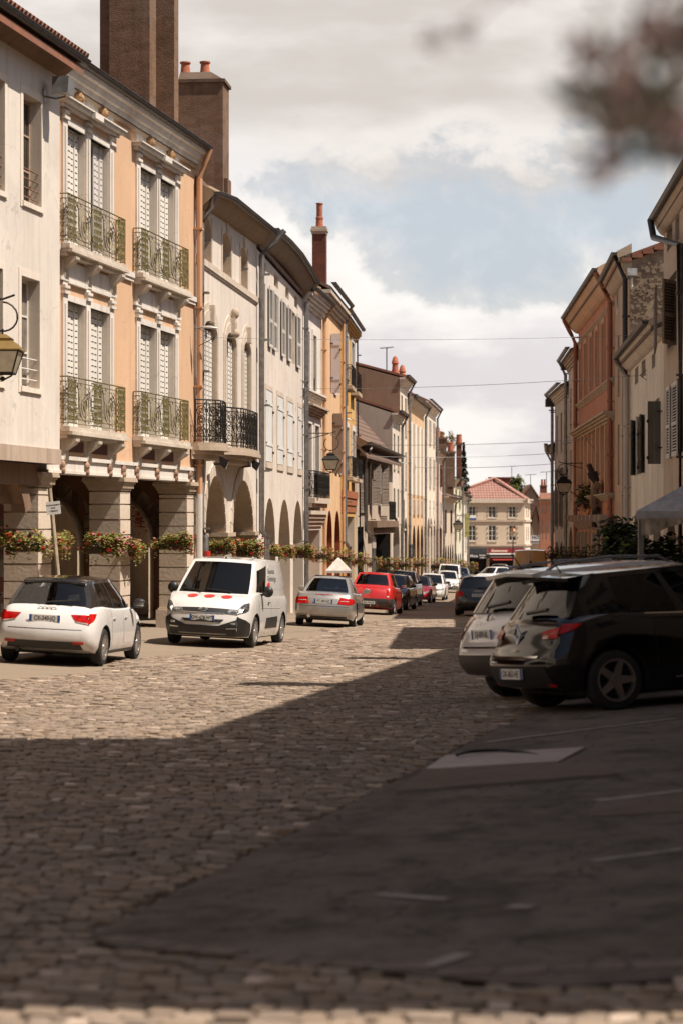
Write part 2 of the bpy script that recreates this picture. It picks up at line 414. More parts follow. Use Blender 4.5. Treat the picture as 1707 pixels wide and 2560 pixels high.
# ------------------------------------------------------------------ ground and road
def set_struct(o): o['kind'] = 'structure'; return o
def ground():
    m, nt, b = newmat('paving_ground'); b.inputs['Roughness'].default_value = .92; b.inputs['Specular IOR Level'].default_value = .08
    v = pos(nt)
    rot = nt.nodes.new('ShaderNodeMapping'); rot.inputs['Rotation'].default_value = (0, 0, math.radians(9)); nt.links.new(v, rot.inputs[0])
    br = nt.nodes.new('ShaderNodeTexBrick'); br.inputs['Scale'].default_value = 1.0
    br.inputs['Brick Width'].default_value = .26; br.inputs['Row Height'].default_value = .19; br.inputs['Mortar Size'].default_value = .016
    br.inputs['Color1'].default_value = (.33, .255, .185, 1); br.inputs['Color2'].default_value = (.23, .18, .14, 1); br.inputs['Mortar'].default_value = (.06, .046, .035, 1)
    nt.links.new(rot.outputs[0], br.inputs['Vector'])
    n = noise(nt, v, .5, 6); n2 = noise(nt, v, 30, 3)
    col = mix(nt, ramp(nt, n, .3, .7, 0, .5), br.outputs['Color'], (.36, .28, .20))
    col = mix(nt, ramp(nt, n2, .35, .7, 0, .3), col, (.16, .12, .09))
    nt.links.new(col, b.inputs['Base Color']); bump(nt, b, br.outputs['Fac'], -.5, .02)
    mg = m
    xs = sorted(set(list(np.arange(-24, 40.1, .6)) + [-900, -300, -100, -60, -40, -30, 55, 80, 120, 300, 900]))
    ys = sorted(set(list(np.arange(-12, 130, 1.2)) + list(np.arange(130, 320, 6)) + [-300, -60, -25, 500, 1000, 3500]))
    mb = MB(); nx = len(xs)
    for y in ys:
        for x in xs: mb.v.append(Vector((x, y, gz(x, y))))
    for j in range(len(ys) - 1):
        for i in range(nx - 1):
            a = j * nx + i; mb.f.append([a, a + 1, a + nx + 1, a + nx]); mb.m.append(0)
    set_struct(mb.build('ground', mg))
    # ---- raised setts, each its own block, one road surface
    ms, nt, b = newmat('worn_setts'); b.inputs['Roughness'].default_value = .92; b.inputs['Specular IOR Level'].default_value = .08
    at = nt.nodes.new('ShaderNodeVertexColor'); at.layer_name = 'tone'
    v = pos(nt); n = noise(nt, v, 22, 4); n2 = noise(nt, v, .55, 5, .6)
    col = mix(nt, ramp(nt, n, .3, .75, 0, .4), at.outputs[0], (.13, .102, .08))
    col = mix(nt, ramp(nt, n2, .42, .72, 0, .5), col, (.215, .168, .132))
    nt.links.new(col, b.inputs['Base Color']); bump(nt, b, n, .5, .01)
    d = np.array([.185, .9827]); e = np.array([.9827, -.185])
    P0 = np.array([-1.08, 9.07])
    V = []; Fc = []; Tn = []
    rng = np.random.default_rng(3)
    p = -2.0
    while p < 62:
        rowh = rng.uniform(.075, .10) if p < 22 else (.115 if p < 40 else .16)
        q = -10.5 + rng.uniform(0, .2)
        bend = .05 * math.sin(p * 1.1)
        while q < 7.5:
            wd = rng.uniform(.085, .165) if p < 22 else (rng.uniform(.13, .22) if p < 40 else .27)
            c = P0 + d * (p + rowh / 2 + bend * math.sin(q * .7)) + e * (q + wd / 2)
            x, y = c
            lim = -1.08 + .219 * (y - 9.07) + .02 * math.sin(y * 3)
            ok = y > 5.5 and -.157 * y - 2.6 < x < .157 * y + .5 and x > gl(y) + .2 + .5 * math.sin(y * .6)
            if y < 27: ok = ok and (x < lim - .05 if y > 9.07 else (x < lim or y < max(7.42, 9.0 - .9 * (x + 1.08))))
            else: ok = ok and x < gl(y) + 9
            if ok:
                hx = wd / 2 - .006; hy = rowh / 2 - .0065
                z = gz(x, y) + .034 + rng.normal(0, .006)
                tx, ty = rng.normal(0, .016, 2)
                b0 = len(V)
                for (k, zz) in ((1.0, -.04), (.96, -.003), (.62, .001)):
                    for sx, sy in ((-1, -1), (1, -1), (1, 1), (-1, 1)):
                        j = rng.normal(0, .004, 2)
                        w = e * (sx * hx * k + j[0]) + d * (sy * hy * k + j[1])
                        V.append((x + w[0], y + w[1], z + zz + (tx * sx * hx * 6 + ty * sy * hy * 6) * (k < .99) * .16))
                for r0 in (0, 4):
                    for k in range(4): Fc.append((b0 + r0 + k, b0 + r0 + (k + 1) % 4, b0 + r0 + 4 + (k + 1) % 4, b0 + r0 + 4 + k))
                Fc.append((b0 + 8, b0 + 9, b0 + 10, b0 + 11))
                t = rng.uniform(.66, 1.16); h = rng.uniform(-.10, .18)
                if rng.random() < .035: t = rng.uniform(1.7, 2.2); h = -.08
                cc = (.335 * t * (1 + .25 * h), .262 * t, .202 * t * (1 - .5 * h), 1)
                Tn += [cc] * 12
            q += wd
        p += rowh
    me = bpy.data.meshes.new('cobbled_road'); me.from_pydata(V, [], Fc); me.materials.append(ms)
    ca = me.color_attributes.new('tone', 'FLOAT_COLOR', 'POINT'); ca.data.foreach_set('color', np.array(Tn, dtype=np.float32).ravel())
    me.polygons.foreach_set('use_smooth', [True] * len(Fc)); me.set_sharp_from_angle(angle=math.radians(32))
    o = bpy.data.objects.new('cobbled_road', me); COL.objects.link(o); set_struct(o)
    # ---- asphalt of the parking strips
    ma, nt, b = newmat('old_asphalt'); b.inputs['Roughness'].default_value = .92; b.inputs['Specular IOR Level'].default_value = .08
    v = pos(nt); n = noise(nt, v, 1.1, 7, .68); n2 = noise(nt, v, 60, 3); n3 = noise(nt, pos(nt, (1.0, .35, 1)), 1.6, 5)
    col = mix(nt, ramp(nt, n, .3, .7), (.060, .051, .045), (.175, .147, .125))
    col = mix(nt, ramp(nt, n2, .35, .7, 0, .5), col, (.25, .20, .15)); col = mix(nt, ramp(nt, n3, .50, .68, 0, .7), col, (.05, .038, .03))
    n4 = noise(nt, v, 6.5, 9, .78); n5 = noise(nt, v, 2.3, 8, .7)
    col = mix(nt, ramp(nt, n4, .44, .66, 0, .6), col, (.22, .18, .16)); col = mix(nt, ramp(nt, n5, .52, .66, 0, .65), col, (.04, .032, .025))
    vo = nt.nodes.new('ShaderNodeTexVoronoi'); vo.feature = 'DISTANCE_TO_EDGE'; vo.inputs['Scale'].default_value = .9
    wn = nt.nodes.new('ShaderNodeVectorMath'); wn.operation = 'ADD'; nz = nt.nodes.new('ShaderNodeTexNoise'); nz.inputs['Scale'].default_value = 2.2; nt.links.new(v, nz.inputs[0])
    nt.links.new(v, wn.inputs[0]); nt.links.new(nz.outputs[1], wn.inputs[1]); nt.links.new(wn.outputs[0], vo.inputs['Vector'])
    crack = ramp(nt, vo.outputs['Distance'], .0, .014, .75, 0)
    col = mix(nt, crack, col, (.03, .024, .02))
    nt.links.new(col, b.inputs['Base Color']); bump(nt, b, n2, .6, .008)
    def sheet(name, left, right, y0, y1, dz, mat, ny=60, nx=14):
        mb = MB()
        for j in range(ny + 1):
            y = y0 + (y1 - y0) * j / ny
            for i in range(nx + 1):
                x = left(y) + (right(y) - left(y)) * i / nx; mb.v.append(Vector((x, y, gz(x, y) + dz)))
        for j in range(ny):
            for i in range(nx):
                a = j * (nx + 1) + i; mb.f.append([a, a + 1, a + nx + 2, a + nx + 1]); mb.m.append(0)
        return set_struct(mb.build(name, mat))
    sheet('asphalt_parking', lambda y: max(-1.08 + .219 * (y - 9.07), -1.08 + (9.07 - y) * 1.1) , lambda y: 12 + .1 * y, 7.45, 27, .030, ma, 80, 60)
    sheet('asphalt_strip', lambda y: gl(y) - 6, lambda y: gl(y) + .35 + .5 * math.sin(y * .6), 14, 75, .012, plaster('tan_asphalt', (.27, .212, .155), (.16, .12, .09), .4, bmp=.5), 90, 16)
    # stone setts edging the asphalt
    mb = MB(); rng2 = random.Random(5)
    def sett(x, y, l, w, ang, h=.036):
        c, s_ = math.cos(ang), math.sin(ang)
        q = []
        for zz, k in ((-.02, 1), (h, .94)):
            for a, b_ in ((-1, -1), (1, -1), (1, 1), (-1, 1)):
                xx = x + (a * l / 2 * c - b_ * w / 2 * s_) * k; yy = y + (a * l / 2 * s_ + b_ * w / 2 * c) * k
                mb.v.append(Vector((xx, yy, gz(xx, yy) + zz + rng2.uniform(-.004, .004))))
        b0 = len(mb.v) - 8
        for f in ((4, 5, 6, 7), (0, 1, 5, 4), (1, 2, 6, 5), (2, 3, 7, 6), (3, 0, 4, 7)): mb.f.append([b0 + k for k in f]); mb.m.append(0)
    y = 9.05; x = -1.0
    while x < 1.6:
        l = rng2.uniform(.13, .24); sett(x + l / 2, 9.0 - .93 * (x + 1.0) + .05 * math.sin(x * 5) if x < .1 else 7.85 - .12 * x, l - .02, .11, -.75 if x < .05 else -.1); x += l * (.75 if x < .05 else 1)
    set_struct(mb.build('edging_stones', stone('edging_stone', (.24, .19, .155), (.15, .12, .095))))
    # painted bay lines, worn
    ml, nt, b = newmat('worn_road_paint'); b.inputs['Roughness'].default_value = .7
    v = pos(nt); n = noise(nt, v, 7, 6, .7)
    nt.links.new(mix(nt, ramp(nt, n, .48, .66), (.30, .25, .21), (.13, .10, .08)), b.inputs['Base Color'])
    def line(px0, py0, px1, py1, w, dz, name='road_marking', mat=ml):
        def g(px, py):
            t = (px - CXP) / FPX
            Y = 20.
            for _ in range(40): Y = FPX * (CAMH - gz(t * Y, Y)) / (py - HYP)
            return Vector((t * Y, Y))
        a, c = g(px0, py0), g(px1, py1); dr = (c - a).normalized(); nn = Vector((-dr.y, dr.x)) * w / 2
        mb = MB(); n_ = 10
        for k in range(n_ + 1):
            q = a + (c - a) * k / n_
            for sg in (-1, 1): r = q + nn * sg; mb.v.append(Vector((r.x, r.y, gz(r.x, r.y) + dz)))
        for k in range(n_): mb.f.append([2 * k, 2 * k + 1, 2 * k + 3, 2 * k + 2]); mb.m.append(0)
        return set_struct(mb.build(name, mat))
    line(1215, 1865, 1690, 1805, .10, .036); line(1490, 2015, 1707, 1990, .11, .036)
    line(1480, 2170, 1707, 2140, .08, .036); line(945, 2255, 1120, 2268, .07, .036); line(1270, 2286, 1330, 2288, .09, .036)
    line(1060, 2440, 1160, 2408, .08, .036); line(-60, 1697, 140, 1704, .10, .018); line(700, 1582, 900, 1572, .08, .018)
    def patch(cs, dz, mat):
        C_s = [gpt(*c) for c in cs]; mb = MB(); n = 12
        for i in range(n + 1):
            for j in range(5):
                u, v = i / n, j / 4; x, y = [(1 - u) * (1 - v) * C_s[0][k] + u * (1 - v) * C_s[1][k] + u * v * C_s[2][k] + (1 - u) * v * C_s[3][k] for k in (0, 1)]
                e = .02 * math.sin(i * 2.1 + j); mb.v.append(Vector((x, y + e * (j in (0, 4)), gz(x, y) + dz)))
        for i in range(n):
            for j in range(4): a = i * 5 + j; mb.f.append([a, a + 5, a + 6, a + 1]); mb.m.append(0)
        set_struct(mb.build('asphalt_patch', mat))
    def gpt(px, py):
        t = (px - CXP) / FPX; Y = 20.
        for _ in range(40): Y = FPX * (CAMH - gz(t * Y, Y)) / (py - HYP)
        return (t * Y, Y)
    pl = plaster('asphalt_repair', (.17, .128, .10), (.08, .06, .045), .6, bmp=1.); pdk = plaster('dark_asphalt_repair', (.082, .061, .047), (.05, .037, .03), .6, bmp=1.)
    patch(((985, 1990), (1545, 1945), (1480, 1900), (1062, 1932)), .034, pl); patch(((1465, 2056), (1740, 2042), (1740, 1992), (1492, 2014)), .034, pl); pass
    patch(((990, 1997), (1550, 1952), (1545, 1946), (985, 1991)), .033, pdk)
    # granite drain slab with its iron ring
    def gpt(px, py):
        t = (px - CXP) / FPX; Y = 20.
        for _ in range(40): Y = FPX * (CAMH - gz(t * Y, Y)) / (py - HYP)
        return (t * Y, Y)
    t = thing('manhole_cover', 'pale rectangular stone drain cover with a curved grip groove set in the dark asphalt', 'drain cover', (.9, 17.2, gz(.9, 17.2)))
    q = [gpt(1062, 1937), gpt(1395, 1918), gpt(1462, 1881), gpt(1112, 1902)]
    mb = MB()
    for zz in (.0, .046):
        for x, y in q: mb.v.append(Vector((x, y, gz(x, y) + zz)))
    for f in ((4, 5, 6, 7), (0, 1, 5, 4), (1, 2, 6, 5), (2, 3, 7, 6), (3, 0, 4, 7)): mb.f.append(list(f)); mb.m.append(0)
    mb.build('slab', stone('drain_granite', (.50, .43, .39), (.40, .34, .30)), t)
    cxm = sum(p[0] for p in q) / 4; cym = sum(p[1] for p in q) / 4
    mb = MB(); mb.tube([(cxm - .05 + .34 * math.cos(a), cym + .62 * math.sin(a) - .1, gz(cxm, cym) + .050) for a in np.linspace(.35, 2.7, 14)], .014, 6)
    mb.build('grip_ring', M_iron, t)
ground()

# ------------------------------------------------------------------ building helpers
def wall(F, par, u0, u1, z0, z1, ops, mat, rev=None, depth=.25, w=0., name='wall'):
    mb = MB(F)
    us = sorted({round(x, 4) for x in [u0, u1] + [o[k] for o in ops for k in ('u0', 'u1')] if u0 - 1e-6 <= x <= u1 + 1e-6})
    zs = sorted({round(x, 4) for x in [z0, z1] + [o[k] for o in ops for k in ('z0', 'z1')] if z0 - 1e-6 <= x <= z1 + 1e-6})
    for a, b in zip(us, us[1:]):
        for c, d in zip(zs, zs[1:]):
            um, zm = (a + b) / 2, (c + d) / 2
            if any(o['u0'] < um < o['u1'] and o['z0'] < zm < o['z1'] for o in ops): continue
            mb.poly([(a, w, c), (b, w, c), (b, w, d), (a, w, d)])
    for o in ops:
        dd = o.get('d', depth); r = o.get('rise', 0.)
        out = [(o['u0'], o['z0'])]
        if r > 0:
            uc = (o['u0'] + o['u1']) / 2; hu = (o['u1'] - o['u0']) / 2; zs_ = o['z1'] - r; n = 14
            arc = [(uc - hu * math.cos(math.pi * k / n), zs_ + r * math.sin(math.pi * k / n) ** o.get('pw', 1.)) for k in range(n + 1)]
            out += arc
            for p, q in zip(arc, arc[1:]): mb.poly([(p[0], w, p[1]), (q[0], w, q[1]), (q[0], w, o['z1']), (p[0], w, o['z1'])])
        else: out += [(o['u0'], o['z1']), (o['u1'], o['z1'])]
        out.append((o['u1'], o['z0']))
        mb.cur = 1
        pairs = list(zip(out, out[1:])) + ([(out[-1], out[0])] if o.get('sill', True) else [])
        for p, q in pairs: mb.poly([(p[0], w, p[1]), (q[0], w, q[1]), (q[0], w - dd, q[1]), (p[0], w - dd, p[1])])
        mb.cur = 0
    return mb.build(name, [mat, rev or mat], par, recalc=False)
def shell(F, par, u0, u1, z0, ze, D, mat, roof=M_tilebrown, pitch=.62, ov=.5, gmat=None, near=True, name_roof='roof', wr=0., roofcut=True):
    """Gables, back and pitched roof of a house whose street wall is made by wall()."""
    g = MB(F); zr = ze + pitch * D / 2
    for u in (u0 + .003, u1 - .003):
        g.poly([(u, wr - .002, z0), (u, wr - .002, ze), (u, wr - D / 2, zr), (u, wr - D, ze), (u, wr - D, z0)])
    g.poly([(u0, wr - D, z0), (u1, wr - D, z0), (u1, wr - D, ze), (u0, wr - D, ze)])
    g.build('gable_wall', gmat or mat, par, recalc=False)
    r = MB(F); t = .14
    prof = [(wr + ov, ze - pitch * ov + .10), (wr - D / 2, zr + .10), (wr - D - .3, ze - pitch * .3 + .10), (wr - D - .3, ze - pitch * .3 + .10 + t), (wr - D / 2, zr + .10 + t), (wr + ov, ze - pitch * ov + .10 + t)]
    r.run(prof, u0, u1)
    o = r.build(name_roof, roof, par)
    return o
def rnd(F, px, py, px1, pyb, w=0.):
    u0 = F.u(px, w); u1 = F.u(px1, w); return dict(u0=u0, u1=u1, z1=F.z(px, py, w), z0=F.z(px, pyb, w))
def window(F, par, o, w, bars=(1, 3), frame=M_window, pane=M_pane, curtain=False, mid=True):
    """Casement set back in its opening: the frame with its glazing bars, the pane a sub-part."""
    u0, u1, z0, z1 = o['u0'], o['u1'], o['z0'], o['z1']; f = MB(F); t = .055
    for a, b, c, d in ((u0, u0 + t, z0, z1), (u1 - t, u1, z0, z1)): f.box(a, b, w, w + .05, c, d)
    for c in (z0, z1 - t): f.box(u0 + t, u1 - t, w, w + .05, c, c + t)
    n, m = bars
    for k in range(1, n + 1):
        uc = u0 + (u1 - u0) * k / (n + 1); f.box(uc - .03, uc + .03, w + .002, w + .055, z0 + t, z1 - t)
    for k in range(1, m):
        zc = z0 + (z1 - z0) * k / m; f.box(u0 + t, u1 - t, w + .006, w + .046, zc - .018, zc + .018)
    fo = f.build('window', frame, par)
    p = MB(F); p.box(u0 + .01, u1 - .01, w + .012, w + .02, z0 + .01, z1 - .01); p.build('pane', M_curtain if curtain else pane, fo)
    return fo
def shutter(F, par, u0, u1, z0, z1, w, mat, style='louvre', t=.035, dark=M_dark):
    f = MB(F); b = .06
    if style == 'louvre':
        zm = z0 + (z1 - z0) * .42
        f.box(u0, u0 + b, w, w + t, z0, z1); f.box(u1 - b, u1, w, w + t, z0, z1)
        for c in (z0, zm, z1 - .09): f.box(u0 + b, u1 - b, w + .001, w + t - .001, c, c + .09)
        z = z0 + .09
        while z < z1 - .12:
            if not zm - .04 < z < zm + .08: f.poly([(u0 + b, w + .003, z + .045), (u1 - b, w + .003, z + .045), (u1 - b, w + t, z), (u0 + b, w + t, z)])
            z += .075
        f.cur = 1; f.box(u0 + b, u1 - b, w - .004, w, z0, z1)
        return f.build('shutter', [mat, dark], par)
    if style == 'slot':      # folding metal leaves pierced with rows of short slots
        n = max(2, round((u1 - u0) / .27)); du = (u1 - u0) / n
        for k in range(n):
            a = u0 + du * k; f.box(a + .004, a + du - .004, w - (.02 if k % 2 else 0), w + t - (.02 if k % 2 else 0), z0, z1)
        f.cur = 1; z = z0 + .1
        while z < z1 - .1:
            for k in range(n):
                a = u0 + du * k; ww = w + t - (.02 if k % 2 else 0); f.box(a + du * .22, a + du * .78, ww - .01, ww + .004, z, z + .022)
            z += .13
        return f.build('shutter', [mat, dark], par)
    n = max(2, round((u1 - u0) / .16)); du = (u1 - u0) / n
    for k in range(n): f.box(u0 + du * k + .002, u0 + du * (k + 1) - .002, w, w + t, z0, z1)
    for c in (z0 + .22 * (z1 - z0), z0 + .8 * (z1 - z0)): f.box(u0, u1, w + t, w + t + .02, c, c + .09)
    f.cur = 1
    for c in (z0 + .25 * (z1 - z0), z0 + .83 * (z1 - z0)):
        f.box(u0 - .05, u0 + .10, w + t + .021, w + t + .05, c, c + .035); f.box(u1 - .03, u1 + .03, w + t, w + t + .06, c - .3, c - .22)
    return f.build('shutter', [mat, M_iron], par)
def moulding(F, par, u0, u1, z0, z1, p, mat, name='cornice', w=0., steps=4):
    """A stepped string course or cornice, deepest at the top."""
    m = MB(F)
    h = (z1 - z0) / steps
    for k in range(steps):
        d = p * (k + 1) / steps; m.box(u0 - d * .4, u1 + d * .4, w - .02, w + d, z0 + h * k + (.0012 * k), z0 + h * (k + 1) - .001)
    return m.build(name, mat, par)
def pipe(F, par, pts, r, mat, name='downpipe'):
    m = MB(F); m.tube(pts, r, 9)
    z0, z1 = min(p[2] for p in pts), max(p[2] for p in pts); u, w = pts[-1][0], pts[-1][1]
    z = z0 + .7
    while z < z1 - .8: m.box(u - r - .02, u + r + .02, w - r - .06, w + r + .012, z, z + .05); z += 2.0
    m.smooth = True
    return m.build(name, mat, par)
def gutter(F, par, pts, mat=M_darkzinc, r=.10, name='gutter'):
    m = MB(F); m.smooth = True; n = 7
    rows = []
    for (u, w, z) in pts:
        rows.append([m.pt(u, w + r * math.cos(math.pi * k / n + math.pi) + 0, z + r * math.sin(math.pi * k / n + math.pi)) for k in range(n + 1)])
    for a, b in zip(rows, rows[1:]):
        for k in range(n): m.f.append([a[k], a[k + 1], b[k + 1], b[k]]); m.m.append(0)
    m.tube([(u, w + r, z) for u, w, z in pts], .014, 5); m.tube([(u, w - r, z) for u, w, z in pts], .014, 5)
    for e in (rows[0], rows[-1]): m.f.append(list(e)); m.m.append(0)
    return m.build(name, mat, par, recalc=False)
def eave(F, par, pts, ov, drop, mat, thick=.05, cove=True, w=0.):
    """Soffit between the wall head and the gutter line: pts are (u, z) of the gutter."""
    m = MB(F); n = 6; rows = []
    for u, z in pts:
        row = []
        for k in range(n + 1):
            t = k / n
            ww = w + .01 + (ov - .02) * t; zz = z - drop + drop * (1 - math.cos(t * math.pi / 2) if cove else t) * .9
            row.append(m.pt(u, ww, zz))
        row += [m.pt(u, w + ov, z + .06), m.pt(u, w - .05, z + .10 + .5 * ov), m.pt(u, w - .05, z - drop)]
        rows.append(row)
    for a, b in zip(rows, rows[1:]):
        k = len(a)
        for j in range(k): m.f.append([a[j], a[(j + 1) % k], b[(j + 1) % k], b[j]]); m.m.append(0)
    for e in (rows[0], rows[-1]): m.f.append(list(e)); m.m.append(0)
    return m.build('eave', mat, par)
def ring(m, F_plane, uc, zc, ru, rz, w, r, n=16, a0=0, a1=2 * math.pi):
    full = abs(a1 - a0) > 6.2
    k = n if full else n + 1
    m.tube([F_plane(uc + ru * math.cos(a0 + (a1 - a0) * i / n), w, zc + rz * math.sin(a0 + (a1 - a0) * i / n)) for i in range(k)], r, 4, closed=full)
def iron_panel(m, P, u0, u1, z0, z1, w, style=0, r=.009):
    """Scrolled ironwork between two rails; P maps (s, w, z) so that a panel may turn a corner."""
    h = z1 - z0; L = u1 - u0
    for z in (z0 + .04, z1, z1 - .05 * h - .05, z0 + .13 * h): m.tube([P(u0 + L * i / 4, w, z) for i in range(5)], r * (1.7 if z == z1 else 1), 4)
    if style == 0:
        def bars(a, b):
            n = max(2, round((b - a) / .085)); 
            for i in range(n + 1):
                u = a + (b - a) * i / n; m.tube([P(u, w, z0 + .04), P(u, w, z1)], r, 4)
                if i < n:
                    for zz in (.15, .30, .45, .6, .75, .88): ring(m, P, u + (b - a) / n / 2, z0 + h * zz, .026, .05, w, r * .75, 6)
        if L < .5: 
            bars_ = [u0, u1]
            for u in bars_: m.tube([P(u, w, z0), P(u, w, z1)], r * 1.3, 4)
            c = (u0 + u1) / 2; q = L * .42
            ring(m, P, c, z1 - q * 1.15 - .06, q * .8, q * .8, w, r, 10); ring(m, P, c, z0 + q + .07, q * .7, q * .7, w, r, 10)
            m.tube([P(c, w, z0), P(c, w, z1 - q * 2.2)], r, 4)
            for s in (-1, 1):
                m.tube([P(c + s * q * .9, w, z1 - q * 2.1 - .05), P(c + s * q * .15, w, z1 - .42 * h)], r, 4)
                for zz in (.36, .5, .62): ring(m, P, c + s * q * .5, z0 + zz * h, q * .42, .055, w, r, 8)
            return
        nb = 2; fw = L * .13
        edges = [u0, u0 + fw * 1.1]; seg = (L - 3 * fw) / nb
        bars(u0, u0 + fw); bars(u0 + fw + seg, u0 + 2 * fw + seg); bars(u1 - fw, u1)
        for b in range(nb):
            c = u0 + fw + seg / 2 + b * (seg + fw)
            ring(m, P, c, z0 + h * .47, seg * .33, h * .36, w, r, 18); ring(m, P, c, z0 + h * .44, seg * .20, h * .25, w, r, 14)
            ring(m, P, c, z0 + h * .44, seg * .09, h * .14, w, r * 1.6, 8); m.tube([P(c, w, z0 + .04), P(c, w, z1)], r, 4)
            for s in (-1, 1):
                ring(m, P, c + s * seg * .34, z0 + h * .84, seg * .12, h * .07, w, r, 8); ring(m, P, c + s * seg * .36, z0 + h * .2, seg * .1, h * .07, w, r, 8)
                m.tube([P(c + s * seg * (.45 - .1 * math.sin(t * 3.1)), w, z0 + h * (.15 + .75 * t)) for t in (0, .2, .4, .6, .8, 1)], r, 4)
    else:
        n = max(2, round(L / .30)); d = L / n
        for i in range(n + 1): m.tube([P(u0 + d * i, w, z0), P(u0 + d * i, w, z1)], r * 1.1, 4)
        for i in range(n):
            c = u0 + d * (i + .5); k = 1 if i % 2 else -1
            for t, rr in ((.24, .42), (.5, .36), (.74, .42)):
                ring(m, P, c, z0 + h * t, d * rr, h * .115, w, r, 10, .4 * k, .4 * k + 5.0); ring(m, P, c + .05 * k * d, z0 + h * t, d * rr * .45, h * .05, w, r, 8)
            m.tube([P(c - d * .45 * k, w, z0 + .06), P(c, w, z0 + .3 * h), P(c + .3 * d * k, w, z0 + h * .6), P(c - d * .4 * k, w, z1 - .06)], r, 4)
# ------------------------------------------------------------------ sunny side of the street
def nxt(P, m, px):
    s = (px - CXP) / FPX; Z = (m * P[1] - P[0]) / (m - s); return (s * Z, Z)
def op(F, xl, xr, yt, yb, w=0., **k): return dict(u0=F.u(xl, w), u1=F.u(xr, w), z1=F.z(xl, yt, w), z0=F.z(xl, yb, w), **k)
def opz(F, xl, xr, z0, z1, w=0., **k): return dict(u0=F.u(xl, w), u1=F.u(xr, w), z0=z0, z1=z1, **k)
PL1 = (-8.64 + .1, 30.); PA = (-5.94, 44.2); PB = (-3.72, 55.9)
F2 = Fr((-5.94, 44.2), PB)
F1 = Fr((-5.94 - .19 * 14.2 + .295, 30. - .056), (-5.94 + .295, 44.2 - .056))
PC = nxt(PB, .1016, 642); F3 = Fr(PB, PC)
PD = nxt(PC, .073, 757); F4 = Fr(PC, PD)
PE = nxt(PD, .11, 803); F5 = Fr(PD, PE)
PF = nxt(PE, .08, 852); F6 = Fr(PE, PF)
PG = nxt(PF, .067, 888); F7 = Fr(PF, PG)
PH = nxt(PG, .12, 980); F8 = Fr(PG, PH)
PI = nxt(PH, .1, 999); F9 = Fr(PH, PI)
PJ = nxt(PI, .1, 1018); F10 = Fr(PI, PJ)
PK = nxt(PJ, .1, 1058); F11 = Fr(PJ, PK)
PM = nxt(PK, .1, 1088); F12 = Fr(PK, PM)
PN = nxt(PM, .1, 1104); F13 = Fr(PM, PN)
PO = nxt(PN, .1, 1133); F14 = Fr(PN, PO)
PQ = nxt(PO, .1, 1152); F15 = Fr(PO, PQ)
PR = nxt(PQ, .1, 1166); F16 = Fr(PQ, PR)
def house(name, label, F, u=0.):
    p = F.P(u, 0, 0); return thing(name, label, 'house', (p.x, p.y, gz(p.x, p.y)))
def gzf(F, u, w=0.): p = F.P(u, w, 0); return gz(p.x, p.y)

